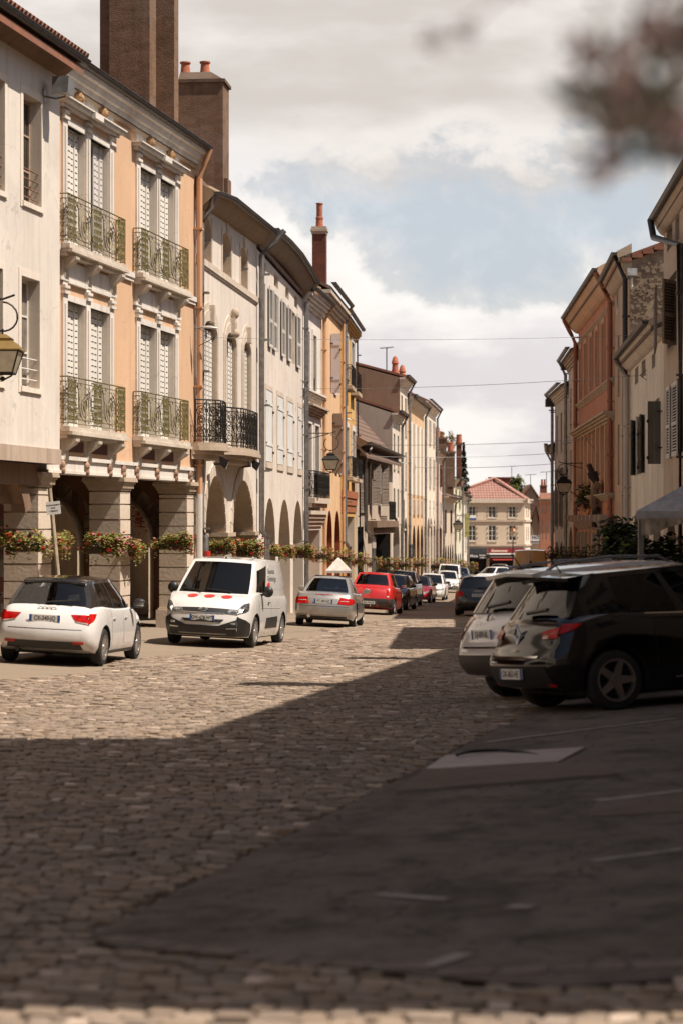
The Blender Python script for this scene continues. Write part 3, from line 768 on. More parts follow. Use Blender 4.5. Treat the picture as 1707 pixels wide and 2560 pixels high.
# ---- white house with the timber jetty
def h_white_jetty():
    F = F1; L = F.L; h = house('jettied_house', 'white plastered house on a timber jetty beside the orange house', F)
    ze = 10.65; zj = F.z(142, 1123)
    W = [op(F, 57.4, 103, 230, 501, d=.3), op(F, 53, 98.7, 688, 965, d=.3), opz(F, -60, 11.5, F.z(57.4, 501) , F.z(57.4, 230), d=.3), opz(F, -60, 6.5, F.z(53, 965), F.z(53, 688), d=.3)]
    zb = (W[0]['z0'], W[0]['z1'], W[1]['z0'], W[1]['z1'])
    uu = W[0]['u0'] - 4.6
    for a, b in ((0, 1), (2, 3)): W.append(dict(u0=uu, u1=uu + 1.1, z0=zb[a], z1=zb[b], d=.3))
    wp = plaster('cream_plaster', (.70, .635, .56), (.44, .36, .26), .55); wr = plaster('cream_reveal', (.60, .52, .43), (.42, .34, .26), .4)
    wall(F, h, 0, L, zj, ze, W, wp, wr, .3)
    for k, o in enumerate(W):
        window(F, h, o, -.27, bars=(1, 3), frame=plain('old_window_wood', (.38, .27, .19), .7) if k in (0, 2) else M_window, curtain=k not in (0, 2))
        s = MB(F); a, b, c, d = o['u0'], o['u1'], o['z0'], o['z1']
        s.box(a - .14, a, .0, .018, c - .12, d + .14); s.box(b, b + .14, .0, .018, c - .12, d + .14); s.box(a, b, 0, .016, d, d + .14); s.box(a - .06, b + .06, -.28, .05, c - .10, c - .002)
        s.build('window_surround', plaster('cream_trim', (.76, .68, .58), (.5, .4, .3), .4), h)
        r = MB(F)
        for q in (.16, .36, .56) if k in (1, 3, 5) else (.12, .3, .48, .66): r.tube([(a, -.06, c + q), (b, -.06, c + q)], .014, 5)
        r.build('window_rail', M_white if k in (1, 3, 5) else plain('rusty_rail', (.22, .12, .08), .7), h)
    b = MB(F); b.box(0, L + .02, -.05, .03, zj - .30, zj - .002); b.build('jetty_beam', M_pale_beam, h)
    b = MB(F); b.box(0, L - .3, -.55, -.28, zj - .72, zj - .305); b.box(L - 3.2, L - .9, -1.1, -.60, zj - 1.1, zj - .6); b.build('bressummer', M_beam, h)
    b = MB(F)                                        # curved brace up to the pillar
    n = 8; pr = []
    for k in range(n + 1): t = k / n; pr.append((L - 2.35 + 1.62 * math.sin(t * 1.45), zj - .34 - .95 * (1 - math.cos(t * 1.45))))
    poly = pr + [(x - .36, z - .10) for x, z in pr[::-1]]
    b.prism(poly, -.62, -.34); b.build('curved_brace', M_beam, h)
    e = [(0, ze + .12), (L + .12, ze + .12)]
    eave(F, h, e, .42, .35, M_beam, cove=False); gutter(F, h, [(0, .52, ze + .12), (L + .15, .52, ze + .10)], M_darkzinc, .09)
    shell(F, h, 0, L, zj - .3, ze, 9, wp, M_tile, .62, .5)
    r = MB(F)                                        # ends of the roman tiles over the gutter
    u = 0.
    while u < L + .1: r.tube([(u, .56, ze + .17), (u, -1.6, ze + 1.50)], .085, 6); u += .21
    r.build('tile_ends', M_tile, h)
    c = MB(F); c.box(L - 7.2, L - 3.3, -1.9, -1.0, ze, ze + 4.5); c.build('chimney', M_brown, h)
    a = MB(F); a.tube([(L - 3.6, -1.2, ze + 2.5), (L - 3.6, -1.2, ze + 5)], .02, 5); a.tube([(L - 5.2, -1.2, ze + 2.9), (L - 3.3, -1.2, ze + 2.9)], .02, 5)
    for k in range(5): a.tube([(L - 4.9 + .35 * k, -1.55, ze + 2.9), (L - 4.9 + .35 * k, -.85, ze + 2.9)], .008, 4)
    a.build('roof_aerial', M_zinc, h)
    # shop under the arcade
    g0 = gzf(F, L, -3) + .1
    s = MB(F); s.box(0, L + .6, -4.0, -3.6, g0, zj - .3); s.build('shopfront', M_maroon, h)
    s = MB(F); s.box(0, L, -3.55, -.3, zj - .24, zj - .12); s.build('arcade_ceiling', M_beam, h)
    s = MB(F); s.box(F.u(-30, -3.5), F.u(30, -3.5) , -3.6, -3.5, g0 + 2.3, g0 + 3.3); pn = s.build('shop_sign', plain('sign_maroon', (.10, .014, .016), .4), h)
    q = F.P(F.u(14, -3.48), -3.48, g0 + 2.75); text('C', 'lettering', M_white, pn, basis(q, (F.U.x, F.U.y, 0), (0, 0, 1)), .55, bold=.01)
    s = MB(F); ua = F.u(-40, -3.5); ub = F.u(24, -3.5); s.box(ua, ub, -3.6, -3.5, g0 + .35, g0 + .95); pn = s.build('shop_sign', plain('sign_red', (.16, .02, .018), .4), h)
    zc = F.z(10, 1490, -3.48)
    for tx, dz in (('VINS FINS', .0), ('SPIRITUEUX', -.28)):
        q = F.P(ub - .1, -3.48, zc + dz); text(tx, 'lettering', M_white, pn, basis(q, (F.U.x, F.U.y, 0), (0, 0, 1)), .25, align='RIGHT')
    for k, pxu in enumerate((60,)):
        d = MB(F); u0 = F.u(70, -3.55); d.box(u0, u0 + .12, -3.58, -3.5, g0, g0 + 2.8); d.build('door_post', M_beam, h)
    # wall floodlight
    f = thing('floodlight', 'grey box floodlight on a short arm below the gutter of the white house', 'floodlight', F.P(F.u(128, .3), .3, F.z(128, 235, .3)))
    u = F.u(122, .1); z = F.z(122, 240, .1)
    m = MB(F); m.tube([(u, 0, z), (u, .25, z - .06), (u + .1, .42, z)], .02, 6); m.box(u - .06, u + .06, 0, .03, z - .14, z + .12); m.build('bracket', M_zinc, f)
    m = MB(F); m.prism([(u - .18, z + .02), (u + .22, z + .02), (u + .28, z + .34), (u - .12, z + .36)], .22, .55); m.build('lamp_housing', M_zinc, f)
    return h
h_white_jetty()

# ---- rusticated arcade pillar
def pillar(F, par, uc, w0, zb, zt, width=.8, depth=.72, pitch=.345):
    m = MB(F); a, b = uc - width / 2, uc + width / 2; z = zb + .55
    m.box(a - .07, b + .07, w0 - depth - .07, w0 + .07, zb, zb + .5); m.box(a - .03, b + .03, w0 - depth - .03, w0 + .03, zb + .5, zb + .55)
    while z < zt - .1:
        z2 = min(z + pitch - .03, zt - .03); j = random.uniform(-.004, .004)
        m.box(a + j, b + j, w0 - depth, w0 + j, z, z2); m.box(a + .04, b - .04, w0 - depth + .04, w0 - .04, z2, min(z2 + .03, zt)); z += pitch
    p = m.build('pillar', [M_stone], par)
    c = MB(F)
    for k, (dz, e) in enumerate(((0, .02), (.05, .045), (.10, .07), (.15, .10), (.20, .14))): c.box(a - e, b + e, w0 - depth - e, w0 + e, zt + dz, zt + dz + .049)
    n = 9
    for k in range(n):
        uu = a + (b - a) * k / (n - 1); c.box(uu - .025, uu + .025, w0 + .0451, w0 + .075, zt + .052, zt + .098)
    c.box(a - .13, b + .13, w0 - depth - .13, w0 + .13, zt + .25, zt + .295)
    c.build('capital', M_stonebrown, p)
    return p

def h_orange():
    F = F2; L = F.L
    h = house('balcony_house', 'orange house with white bays and four gilded iron balconies', F)
    orange = plaster('orange_plaster', (.66, .43, .27), (.46, .29, .18), .4, bmp=.12)
    ze = 10.95; zb = 2.84; zcor = 10.45
    cols = [F.u(x) for x in (159, 217, 276, 343, 393, 439)]
    wid = .30
    lz = (3.46, 6.08); uz_ = (7.20, 9.72)
    ops = []
    for (i, j) in ((0, 1), (1, 2), (3, 4), (4, 5)):
        for a, b in (lz, uz_): ops.append(dict(u0=cols[i] + wid * .55, u1=cols[j] - wid * .55, z0=a, z1=b, d=.2))
    rev = plaster('white_reveal', (.66, .60, .52), (.45, .38, .3), .3)
    wall(F, h, 0, L, zb, ze, ops, orange, rev, .2)
    for k, o in enumerate(ops):
        u0, u1, z0, z1 = o['u0'], o['u1'], o['z0'], o['z1']
        if k == 3:                                   # one pair stands half open
            window(F, h, o, -.27, (1, 3)); shutter(F, h, u0 + .7, u1 - .02, z0 + .02, z1 - .03, -.15, M_shgrey, 'slot', dark=M_zinc)
        else:
            shutter(F, h, u0 + .01, u1 - .01, z0 + .02, z1 - .02, -.17, M_shwhite, 'slot')
    for g in ((0, 1, 2), (3, 4, 5)):
        m = MB(F); c = [cols[i] for i in g]
        for x in c:
            m.box(x - wid / 2, x + wid / 2, -.1, .05, zb, zcor); 
            for za, zz in ((3.42, 6.25), (7.15, 9.9)): m.box(x - wid / 2 + .09, x + wid / 2 - .09, .051, .075, za + .2, zz - .25)
            for zk in (6.32, 6.2, 9.92, 9.8): m.box(x - wid / 2 - .02, x + wid / 2 + .02, .0, .10, zk, zk + .06)
        for x, y in ((c[0], c[1]), (c[1], c[2])):
            a, b = x + wid / 2 + .001, y - wid / 2 - .001
            for zz in (lz[1], uz_[1]):
                m.box(a, b, -.1, .045, zz, zz + .13); m.box(a, b, -.1, .08, zz + .36, zz + .42)
            m.box(a + .06, b - .06, .0, .035, 6.56, 6.90); m.box(a, b, -.1, .03, zcor - .32, zcor)
        m.build('bay_surround', M_trim, h)
        for zz in (6.47, 10.03):
            m = MB(F)
            m.box(c[0] - .34, c[2] + .34, 0, .12 if zz > 8 else .07, zz, zz + .07)
            if zz > 8:
                m.box(c[0] - .42, c[2] + .42, 0, .22, zz + .071, zz + .14); m.box(c[1] - .3, c[1] + .3, .221, .30, zz + .02, zz + .15); m.box(c[0] - .46, c[2] + .46, 0, .27, zz + .141, zz + .17)
            m.build('lintel', M_trim, h)
        for x in ((c[0] * .55 + c[1] * .45), (c[1] * .5 + c[2] * .5)):
            m = MB(F); m.ball((x, .10, zcor - .07), .10, .10, .15); m.ball((x + .02, .17, zcor - .10), .06, .06, .08); m.smooth = True; m.build('carved_mask', plain('painted_mask', (.36, .2, .09), .6, var=.5, sc=12), h)
        # balconies
        for zz, lab in ((lz[0], 0), (uz_[0], 1)):
            a, b = c[0] - .36, c[2] + .42; pw = .22
            m = MB(F)
            for k, (d, t0, t1) in enumerate(((pw + .05, -.10, -.002), (pw + .10, -.17, -.1005), (pw - .02, -.24, -.1705))): m.box(a - .05 + .02 * k, b + .05 - .02 * k, .01, d, zz + t0, zz + t1)
            for x in c:                                # scrolled brackets
                pr = [(.0, zz - .24)] + [(.30 * (1 - t) ** 1.4 + .02 + .05 * math.sin(t * 9), zz - .245 - .46 * t) for t in np.linspace(0, 1, 9)] + [(.0, zz - .72)]
                q = MB(F); w_ = .13
                m.run([(max(w, .0), z) for w, z in pr], x - w_, x + w_)
            bo = m.build('balcony', stone('balcony_stone', (.70, .63, .54), (.50, .42, .33)), h)
            r = MB(F)
            iron_panel(r, lambda s, w, z: (s, w, z), a, b, zz + .03, zz + 1.02, pw, 0)
            for e in (a, b): iron_panel(r, (lambda e: (lambda s, w, z: (e, s, z)))(e), .02, pw, zz + .03, zz + 1.02, 0, 0)
            r.build('railing', M_gold, bo)
        for i in (0, 1):
            m = MB(F); m.box(c[i] + .3, c[i + 1] - .3, .0, .03, 2.96, 3.18); m.build('fanlight', M_maroon, h)
    for a, b in ((0, cols[0] - .45), (cols[2] + .5, cols[3] - .45), (cols[5] + .5, L)): m = MB(F); m.box(a, b, .0, .06, 6.98, 7.06); m.box(a, b, .0, .09, 7.061, 7.18); m.build('string_course', M_trim, h)
    # entablature over the arcade
    m = MB(F); m.box(F.u(117, .02), L - .02, -.45, .02, 2.56, 2.78); m.box(F.u(117, .02) - .05, L - .02, -.45, .07, 2.781, 2.86); m.box(F.u(117, .02), L - .02, -.45, .05, 2.50, 2.559)
    m.build('entablature', M_trim, h)
    for x in (153, 214, 272, 306, 339, 390, 437, 473):
        m = MB(F); u = F.u(x, .02); m.ball((u, .05, 2.68), .09, .07, .10); m.ball((u, .06, 2.56), .055, .06, .09); m.smooth = True
        m.build('carved_mask', plain('painted_mask2', (.34, .20, .13), .7, var=.5, sc=12), h)
    # cornice and gutter
    m = MB(F)
    m.run([(0, zcor), (.06, zcor), (.10, zcor + .05), (.06, zcor + .10), (0, zcor + .10)], 0, L); m.build('cornice_bed', M_stonebrown, h)
    m = MB(F); m.run([(0, zcor + .101), (.12, zcor + .101), (.14, zcor + .2), (.20, zcor + .22), (.24, zcor + .34), (.32, zcor + .36), (.34, zcor + .46), (0, zcor + .46)], -.05, L); m.build('cornice', M_trim, h)
    gutter(F, h, [(-.6, .38, ze + .06), (L, .38, ze + .04)], M_darkzinc, .10)
    shell(F, h, 0, L, zb, ze, 10, orange, M_tilebrown, .55, .3)
    # arcade
    zt = 2.20
    for u, x in ((F.u(113), 0), (F.u(314), 1), (L - .36, 2)):
        g = gzf(F, u); pillar(F, h, u, 0, g, zt)
    g0 = gzf(F, L / 2, -3) + .06
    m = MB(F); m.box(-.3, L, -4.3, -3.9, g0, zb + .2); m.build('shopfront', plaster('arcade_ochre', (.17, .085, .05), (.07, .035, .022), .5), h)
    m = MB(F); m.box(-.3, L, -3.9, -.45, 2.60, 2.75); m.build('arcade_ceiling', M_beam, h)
    for u in (F.u(314), L - .36):                      # cross arches
        G = Fr(F.P(u, -.72, 0).xy, F.P(u, -3.9, 0).xy); ww = 3.18
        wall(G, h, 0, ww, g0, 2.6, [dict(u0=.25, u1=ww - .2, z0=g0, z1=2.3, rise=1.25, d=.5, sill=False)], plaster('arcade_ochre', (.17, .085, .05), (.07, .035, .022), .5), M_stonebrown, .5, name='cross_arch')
        m = MB(G); n = 14; uc = (.25 + ww - .2) / 2; hu = (ww - .45) / 2
        for k in range(n):
            a0, a1 = math.pi * k / n + .012, math.pi * (k + 1) / n - .012
            q = [(uc - r * hu * math.cos(a), 1.05 + r * 1.25 * math.sin(a)) for r, a in ((1, a0), (1, a1), (1.26, a1), (1.26, a0))]
            m.prism(q, .0, .02)
        m.build('arch_ring', M_stonebrown, h)
    for k in range(5):                                # glazed dark-wood shop front under the arcade
        u0 = .4 + k * 2.2
        m = MB(F); 
        for a in (0, .9, 1.8): m.box(u0 + a, u0 + a + .12, -3.9, -3.8, g0, g0 + 3.1)
        for z in (.5, 2.2, 3.0): m.box(u0 + .12, u0 + 1.8, -3.9, -3.82, g0 + z, g0 + z + .1)
        d = m.build('shop_window', plain('dark_shop_wood', (.06, .032, .022), .5, var=.3), h)
        m = MB(F); m.box(u0 + .1, u0 + 1.85, -3.895, -3.87, g0 + .1, g0 + 3.0); m.build('pane', M_pane, d)
    pipe(F, h, [(L - .05, .42, ze), (L - .05, .32, ze - .25), (L - .05, .14, ze - .75), (L - .05, .14, 2.2)], .075, plaster('orange_pipe', (.60, .34, .19), (.4, .2, .1), .3))
    pipe(F, h, [(L - .05, .14, 2.2), (L - .05, .14, gzf(F, L))], .075, M_trim)
h_orange()

def chimneys():
    F = F2
    t = thing('chimney_stack', 'huge brown chimney stack rising out of the picture behind the orange house', 'chimney', F.P(F.L - .3, -1, 10.9))
    w = -.85; uA = F.u(375, w); uB = F.u(437, w - .05)
    xL = lambda px, u, w0: w0 - ((F.P(u, w0, 0).x) - (px - CXP) / FPX * F.P(u, w0, 0).y) / F.N.x
    wl = xL(272, uA, w)
    m = MB(F); m.box(uA, F.u(391, w) - .003, wl, w, 10.6, 17); m.build('front_flue', M_brown, t)
    uB = F.u(391, w); wB = xL(437, uB, w); wB = w - (F.P(uB, w, 0).x - (437 - CXP) / FPX * F.P(uB, w, 0).y) / F.N.x
    uE = F.u(447, wB)
    m = MB(F); m.box(uA + .5, uB - .2, xL(253, uA + .5, wl), wl + .02, 10.6, 17); m.build('side_flue', M_brown, t)
    m = MB(F); m.box(uB, uE, w - .5, wB, 10.2, 17.2); m.build('rear_flue', M_brown, t)
    F = F3; u = F.u(558, -1.0)
    t = thing('chimney_stack', 'tall brown chimney with a sloping cap and two clay pots', 'chimney', F.P(u, -1.7, 10.5))
    wr = -1.0; p = F.P(u, wr, 0); wl = wr - (p.x - (446 - CXP) / FPX * p.y) / F.N.x
    zc = F.z(558, 205, wr); zt = F.z(540, 150, wr)
    m = MB(F); m.box(u, u + 1.2, wl, wr, 9.6, zc); m.build('shaft', M_brown, t)
    m = MB(F); m.box(u - .06, u + 1.26, wl - .06, wr + .07, zc, zc + .10)
    a = [m.pt(x, y, zc + .10) for x, y in ((u, wl), (u + 1.2, wl), (u + 1.2, wr), (u, wr))]; b = [m.pt(x, y, zt) for x, y in ((u + .3, wl + .0), (u + .9, wl), (u + .9, wr - .42), (u + .3, wr - .42))]
    m.f += [b] + [[a[k], a[(k + 1) % 4], b[(k + 1) % 4], b[k]] for k in range(4)]; m.m += [0] * 5
    m.build('cap', plaster('dark_render', (.15, .10, .07), (.06, .045, .035), .6, bmp=.6), t)
    for px in (455, 505):
        ww = wr - (p.x - (px - CXP) / FPX * p.y) / F.N.x
        m = MB(F); m.smooth = True; m.lathe([(.17, zt - .02), (.15, zt + .08), (.13, zt + .30), (.17, zt + .33), (.17, zt + .37), (.12, zt + .37)], (u + .6, ww, 0), 12); m.build('chimney_pot', M_pot, t)
    m = MB(F); m.box(u + .2, u + .9, wr + .005, wr + .12, 9.6, zc - 2.9); m.build('side_flue', M_brown, t)
    F = F6; u = .3; w = -.55
    t = thing('brick_chimney', 'slender red brick chimney with one tall terracotta pot', 'chimney', F.P(u, w, 11))
    u = F.u(799, -.8); p = F.P(u, -.8, 0); ppm = FPX / p.y; hw = 17 / ppm; zt = F.z(799, 568, -.8)
    m = MB(F)
    z = 9.5
    while z < zt - .35:
        m.box(u - hw, u + hw, -.8 - hw, -.8 + hw, z, z + .075); z += .085
    m.box(u - hw + .012, u + hw - .012, -.8 - hw + .012, -.8 + hw - .012, 9.5, zt - .3); m.build('shaft', M_brick, t)
    m = MB(F)
    for k, e in enumerate((.03, .07, .03)): m.box(u - hw - e, u + hw + e, -.8 - hw - e, -.8 + hw + e, zt - .33 + .11 * k, zt - .33 + .11 * k + .108)
    m.build('cap', M_stonebrown, t)
    m = MB(F); m.smooth = True; zz = F.z(799, 508, -.8); hh = zz - zt
    m.lathe([(.17, zt), (.15, zt + hh * .32), (.17, zt + hh * .34), (.17, zt + hh * .40), (.135, zt + hh * .42), (.135, zz - .06), (.16, zz - .05), (.16, zz), (.11, zz)], (u, -.8, 0), 14); m.build('chimney_pot', M_pot, t)
chimneys()

def h_stone_arches():
    F = F3; L = F.L; h = house('arcaded_house', 'pale stone house with two tall arches and bowed black balconies', F)
    ze = 9.75; g = gzf(F, L / 2)
    wp = plaster('warm_white_plaster', (.70, .625, .545), (.42, .33, .24), .55); rv = M_stonebrown
    ops = []
    sm = []
    for (xl, xr, ya, yb) in ((340, 402, 420, 792), (490, 558, 530, 882), (633, 685, 632, 985)):
        (x0, y0), (x1, y1) = D_((xl, ya), (xr, yb)); o = op(F, x0, x1, y0, y1, rise=.32, d=.3); o['z0'] = F.z(*D_((320, 785))) + .12; o['z1'] = F.z(509, 534); sm.append(o)
    zt = F.z(*D_((335, 1235))); tall = []
    for (xl, xr) in ((336, 440), (512, 592), (650, 706)):
        (x0, _), (x1, _) = D_((xl, 0), (xr, 0)); tall.append(dict(u0=F.u(x0), u1=F.u(x1), z0=3.55, z1=zt, rise=.30, d=.32))
    ar = [dict(u0=F.u(511.6), u1=F.u(563.3), z0=gzf(F, 2) - .2, z1=2.73, rise=1.62, d=.95, sill=False), dict(u0=F.u(580.5), u1=F.u(631.8), z0=gzf(F, 8) - .25, z1=2.70, rise=1.62, d=.95, sill=False)]
    wall(F, h, 0, L, g - .5, ze + .4, sm + tall + ar, wp, rv, .3)
    for o in sm:
        m = MB(F); m.box(o['u0'], o['u1'], -.34, -.29, o['z0'], o['z1']); m.build('blocked_window', plaster('window_block', (.46, .36, .28), (.3, .18, .12), .5), h)
        m = MB(F); z = o['z0'] + (o['z1'] - o['z0']) * .42; uc = (o['u0'] + o['u1']) / 2; m.tube([(uc + .1, -.28, z), (uc - .15, .14, z + .03)], .035, 6); m.build('iron_prop', M_zinc, h)
        m = MB(F); a, b, c, d = o['u0'], o['u1'], o['z0'], o['z1']
        m.box(a - .17, a - .002, .0, .02, c, d + .05); m.box(b + .002, b + .17, .0, .02, c, d + .05); m.box((a + b) / 2 - .12, (a + b) / 2 + .12, .0, .05, d, d + .30); m.build('window_surround', M_stone2, h)
    m = MB(F); zs = sm[0]['z0']; m.box(.1, L, .0, .07, zs - .22, zs - .05); m.box(.1, L, .0, .04, zs - .27, zs - .221); m.build('string_course', M_stone2, h)
    for k, o in enumerate(tall):
        a, b, c, d = o['u0'], o['u1'], o['z0'], o['z1']
        shutter(F, h, a + .02, b - .02, c + .02, d - .22, -.12, M_shwhite, 'slot')
        m = MB(F); n = 12; uc = (a + b) / 2; hu = (b - a) / 2
        for r0, r1, t in ((1.0, 1.22, .05), (1.22, 1.38, .025)):
            pr = [(uc - hu * r0 * math.cos(math.pi * i / n), d - .30 + (.30 + (r0 - 1) * 1.3) * math.sin(math.pi * i / n)) for i in range(n + 1)]
            po = [(uc - hu * r1 * math.cos(math.pi * i / n), d - .30 + (.30 + (r1 - 1) * 1.3) * math.sin(math.pi * i / n)) for i in range(n + 1)]
            for i in range(n): m.prism([pr[i], pr[i + 1], po[i + 1], po[i]], .0, t)
            m.box(uc - hu * r1, uc - hu * r0, .0, t, c, d - .30); m.box(uc + hu * r0, uc + hu * r1, .0, t, c, d - .30)
        m.box(uc - .13, uc + .13, .0, .16, d - .05, d + .42)
        m.build('window_surround', M_stone2, h)
        if k == 1:
            m = MB(F); m.smooth = True; m.ball((uc, .14, d + .55), .10, .12, .16); m.ball((uc, .10, d + .25), .09, .10, .22); m.ball((uc, .16, d - .02), .11, .12, .12); m.build('carved_keystone', M_stonebrown, h)
    # bowed balconies
    for (i, j, x0, x1) in ((0, 0, 342, 490), (1, 2, 508, 768)):
        a = F.u(E_((x0 + 14, 0))[0], .35); b = F.u(E_((x1 - 25, 0))[0], .35); z0 = 3.50; bow = .55
        wf = lambda s: .10 + bow * (1 - (2 * (s - a) / (b - a) - 1) ** 4) ** .9 if a < s < b else .10
        n = 16; us = [a + (b - a) * k / n for k in range(n + 1)]
        m = MB(F)
        for e, t0, t1 in ((.07, -.10, 0), (.10, -.20, -.101), (-.04, -.30, -.2005), (-.18, -.42, -.3005)):
            lo = [m.pt(s, max(wf(s) + e, .02), z0 + t0) for s in us] + [m.pt(b, .0, z0 + t0), m.pt(a, .0, z0 + t0)]
            hi = [m.pt(s, max(wf(s) + e, .02), z0 + t1) for s in us] + [m.pt(b, .0, z0 + t1), m.pt(a, .0, z0 + t1)]
            m.f.append(lo); m.f.append(hi[::-1]); m.m += [0, 0]
            for k in range(len(lo)): m.f.append([lo[k], lo[(k + 1) % len(lo)], hi[(k + 1) % len(lo)], hi[k]]); m.m.append(0)
        bo = m.build('balcony', M_stonebrown, h)
        r = MB(F); dl = [0]
        for k in range(n): dl.append(dl[-1] + math.hypot(us[k + 1] - us[k], wf(us[k + 1]) - wf(us[k])))
        T = dl[-1] + 2 * .1
        def P(s, w, z, a=a, b=b, dl=dl, us=us, wf=wf):
            s = min(max(s, 0), dl[-1]); uu = float(np.interp(s, dl, us)); return (uu, wf(uu), z)
        iron_panel(r, P, 0, dl[-1], z0 + .02, z0 + 1.08, 0, 1, r=.012)
        r.build('railing', M_iron, bo)
    # arch rings, imposts
    for o in ar:
        m = MB(F); n = 16; uc = (o['u0'] + o['u1']) / 2; hu = (o['u1'] - o['u0']) / 2; zs = o['z1'] - 1.62
        for i in range(n):
            t0, t1 = math.pi * i / n + .008, math.pi * (i + 1) / n - .008
            q = [(uc - hu * r * math.cos(t), zs + (1.62 + (r - 1) * hu) * math.sin(t)) for r, t in ((1.0, t0), (1.0, t1), (1.19, t1), (1.19, t0))]
            m.prism(q, .0, .035)
        m.build('arch_ring', M_stone2, h)
    for a, b in ((.05, ar[0]['u0']), (ar[0]['u1'], ar[1]['u0']), (ar[1]['u1'], L - .02)):
        m = MB(F)
        for e, t0, t1 in ((.05, 1.0, 1.08), (.10, 1.081, 1.19)): m.box(a - e, b + e, -.96 - e, e, t0, t1)
        m.build('impost', M_stonebrown, h)
    m = MB(F); m.box(0, L, -4.4, -4.1, g - .4, 3); m.build('arcade_wall', M_stonebrown, h)
    m = MB(F); m.box(0, L, -4.1, -.96, 2.95, 3.05); m.build('arcade_ceiling', M_beam, h)
    pts = [(F.u(px, .5), F.z(px, py, .5)) for px, py in (D_((300, 135)), D_((560, 305)), D_((840, 520)))]
    pts[0] = (.05, pts[0][1]); pts[-1] = (L + .05, pts[-1][1])
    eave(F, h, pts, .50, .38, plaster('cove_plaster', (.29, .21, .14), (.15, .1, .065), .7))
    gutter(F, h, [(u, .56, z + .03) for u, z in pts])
    shell(F, h, 0, L, 2, ze + .3, 10, wp, M_tilebrown, .55, .2)
    uP = F.u(497, .12); z0 = pts[0][1]
    pipe(F, h, [(.15, .5, z0), (.15, .4, z0 - .35), (.15, .14, z0 - .75), (.15, .14, 1.25), (.15, .25, 1.1), (.15, .25, .6)], .085, M_zinc)
    pipe(F, h, [(.1, .3, .75), (.1, .3, gzf(F, 0))], .09, M_red, 'standpipe')
h_stone_arches()

def h_shuttered():
    F = F4; L = F.L; h = house('shuttered_house', 'plain cream house with flat white shutters and a deep curving eave', F)
    g = gzf(F, L / 2); wp = plaster('cream_white_plaster', (.69, .615, .54), (.44, .34, .25), .6)
    pts = [(F.u(px, .5), F.z(px, py, .5)) for px, py in (D_((880, 530)), D_((1000, 640)), D_((1090, 740)), D_((1160, 850)), D_((1225, 962)))]
    pts[0] = (.05, pts[0][1]); k = (L + .05) / max(pts[-1][0], .1); pts = [pts[0]] + [(u * k, z) for u, z in pts[1:]]
    ar = [dict(u0=F.u(a), u1=F.u(b), z0=g - .6, z1=2.25, rise=(F.u(b) - F.u(a)) / 2, d=.7, sill=False) for a, b in ((660.5, 688.6), (696, 726), (733, 756.3))]
    at = [dict(u0=F.u(D_((a, 0))[0]), u1=F.u(D_((b, 0))[0]), z0=9.25, z1=9.68, d=.35) for a, b in ((800, 830), (895, 928), (985, 1012), (1055, 1080))]
    up = [dict(u0=F.u(a), u1=F.u(b), z0=7.15, z1=9.0, d=.22) for a, b in ((655, 664), (688.8, 697.5), (708.5, 716), (730, 738.5))]
    lo = [dict(u0=F.u(a), u1=F.u(b), z0=3.4, z1=5.7, d=.05) for a, b in ((664, 681), (693, 708), (718, 732.5), (744.5, 754.5))]
    ze = 9.82
    wall(F, h, 0, L, g - .6, ze, ar + at + up + lo, wp, plaster('cream_reveal', (.58, .5, .42), (.4, .3, .24), .4), .3)
    for o in at: m = MB(F); m.box(o['u0'], o['u1'], -.4, -.34, o['z0'], o['z1']); m.build('attic_window', M_dark, h)
    for o in up:
        shutter(F, h, o['u0'] + .02, o['u1'] - .02, o['z0'] + .02, o['z1'] - .02, -.2, M_shgrey, 'board')
    for a, b in ((669, 677), (680, 688), (700.5, 708), (716.5, 725), (738.8, 747)): shutter(F, h, F.u(a), F.u(b), 7.08, 9.02, .05, M_shgrey, 'louvre')
    for o in lo:
        shutter(F, h, o['u0'] + .01, o['u1'] - .01, o['z0'] + .02, o['z1'] - .02, -.03, M_shblue, 'board')
        m = MB(F); a, b, c, d = o['u0'], o['u1'], o['z0'], o['z1']
        m.box(a - .13, a, 0, .02, c - .2, d + .16); m.box(b, b + .13, 0, .02, c - .2, d + .16); m.box(a, b, 0, .018, d, d + .16); m.box(a, b, 0, .045, c - .2, c - .01); m.build('window_surround', M_stone2, h)
    for a, b in ((0.02, ar[0]['u0']), (ar[0]['u1'], ar[1]['u0']), (ar[1]['u1'], ar[2]['u0']), (ar[2]['u1'], L - .02)): m = MB(F); m.box(a - .05, b + .05, -.76, .06, .55, .68); m.build('impost', M_stone2, h)
    m = MB(F); m.box(0, L, -4.4, -4.1, g - .6, 3); m.build('arcade_wall', M_stonebrown, h)
    m = MB(F); m.box(0, L, -4.1, -.7, 2.55, 2.65); m.build('arcade_ceiling', M_beam, h)
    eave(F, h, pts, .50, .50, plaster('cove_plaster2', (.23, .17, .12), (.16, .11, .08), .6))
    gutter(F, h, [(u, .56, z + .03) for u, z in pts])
    shell(F, h, 0, L, 2, ze, 10, wp, M_tilebrown, .5, .1)
    z0 = pts[0][1]; pipe(F, h, [(.05, .85, z0 - .05), (.02, .6, z0 - .35), (-.05, .16, z0 - .8), (-.05, .16, 1.2), (.1, .3, 1.0), (.1, .3, g)], .085, M_zinc)
    z1 = pts[-1][1]; pipe(F, h, [(L, .55, z1), (L, .4, z1 - .25), (L, .14, z1 - .7), (L, .14, g - .3)], .09, M_zinc)
h_shuttered()

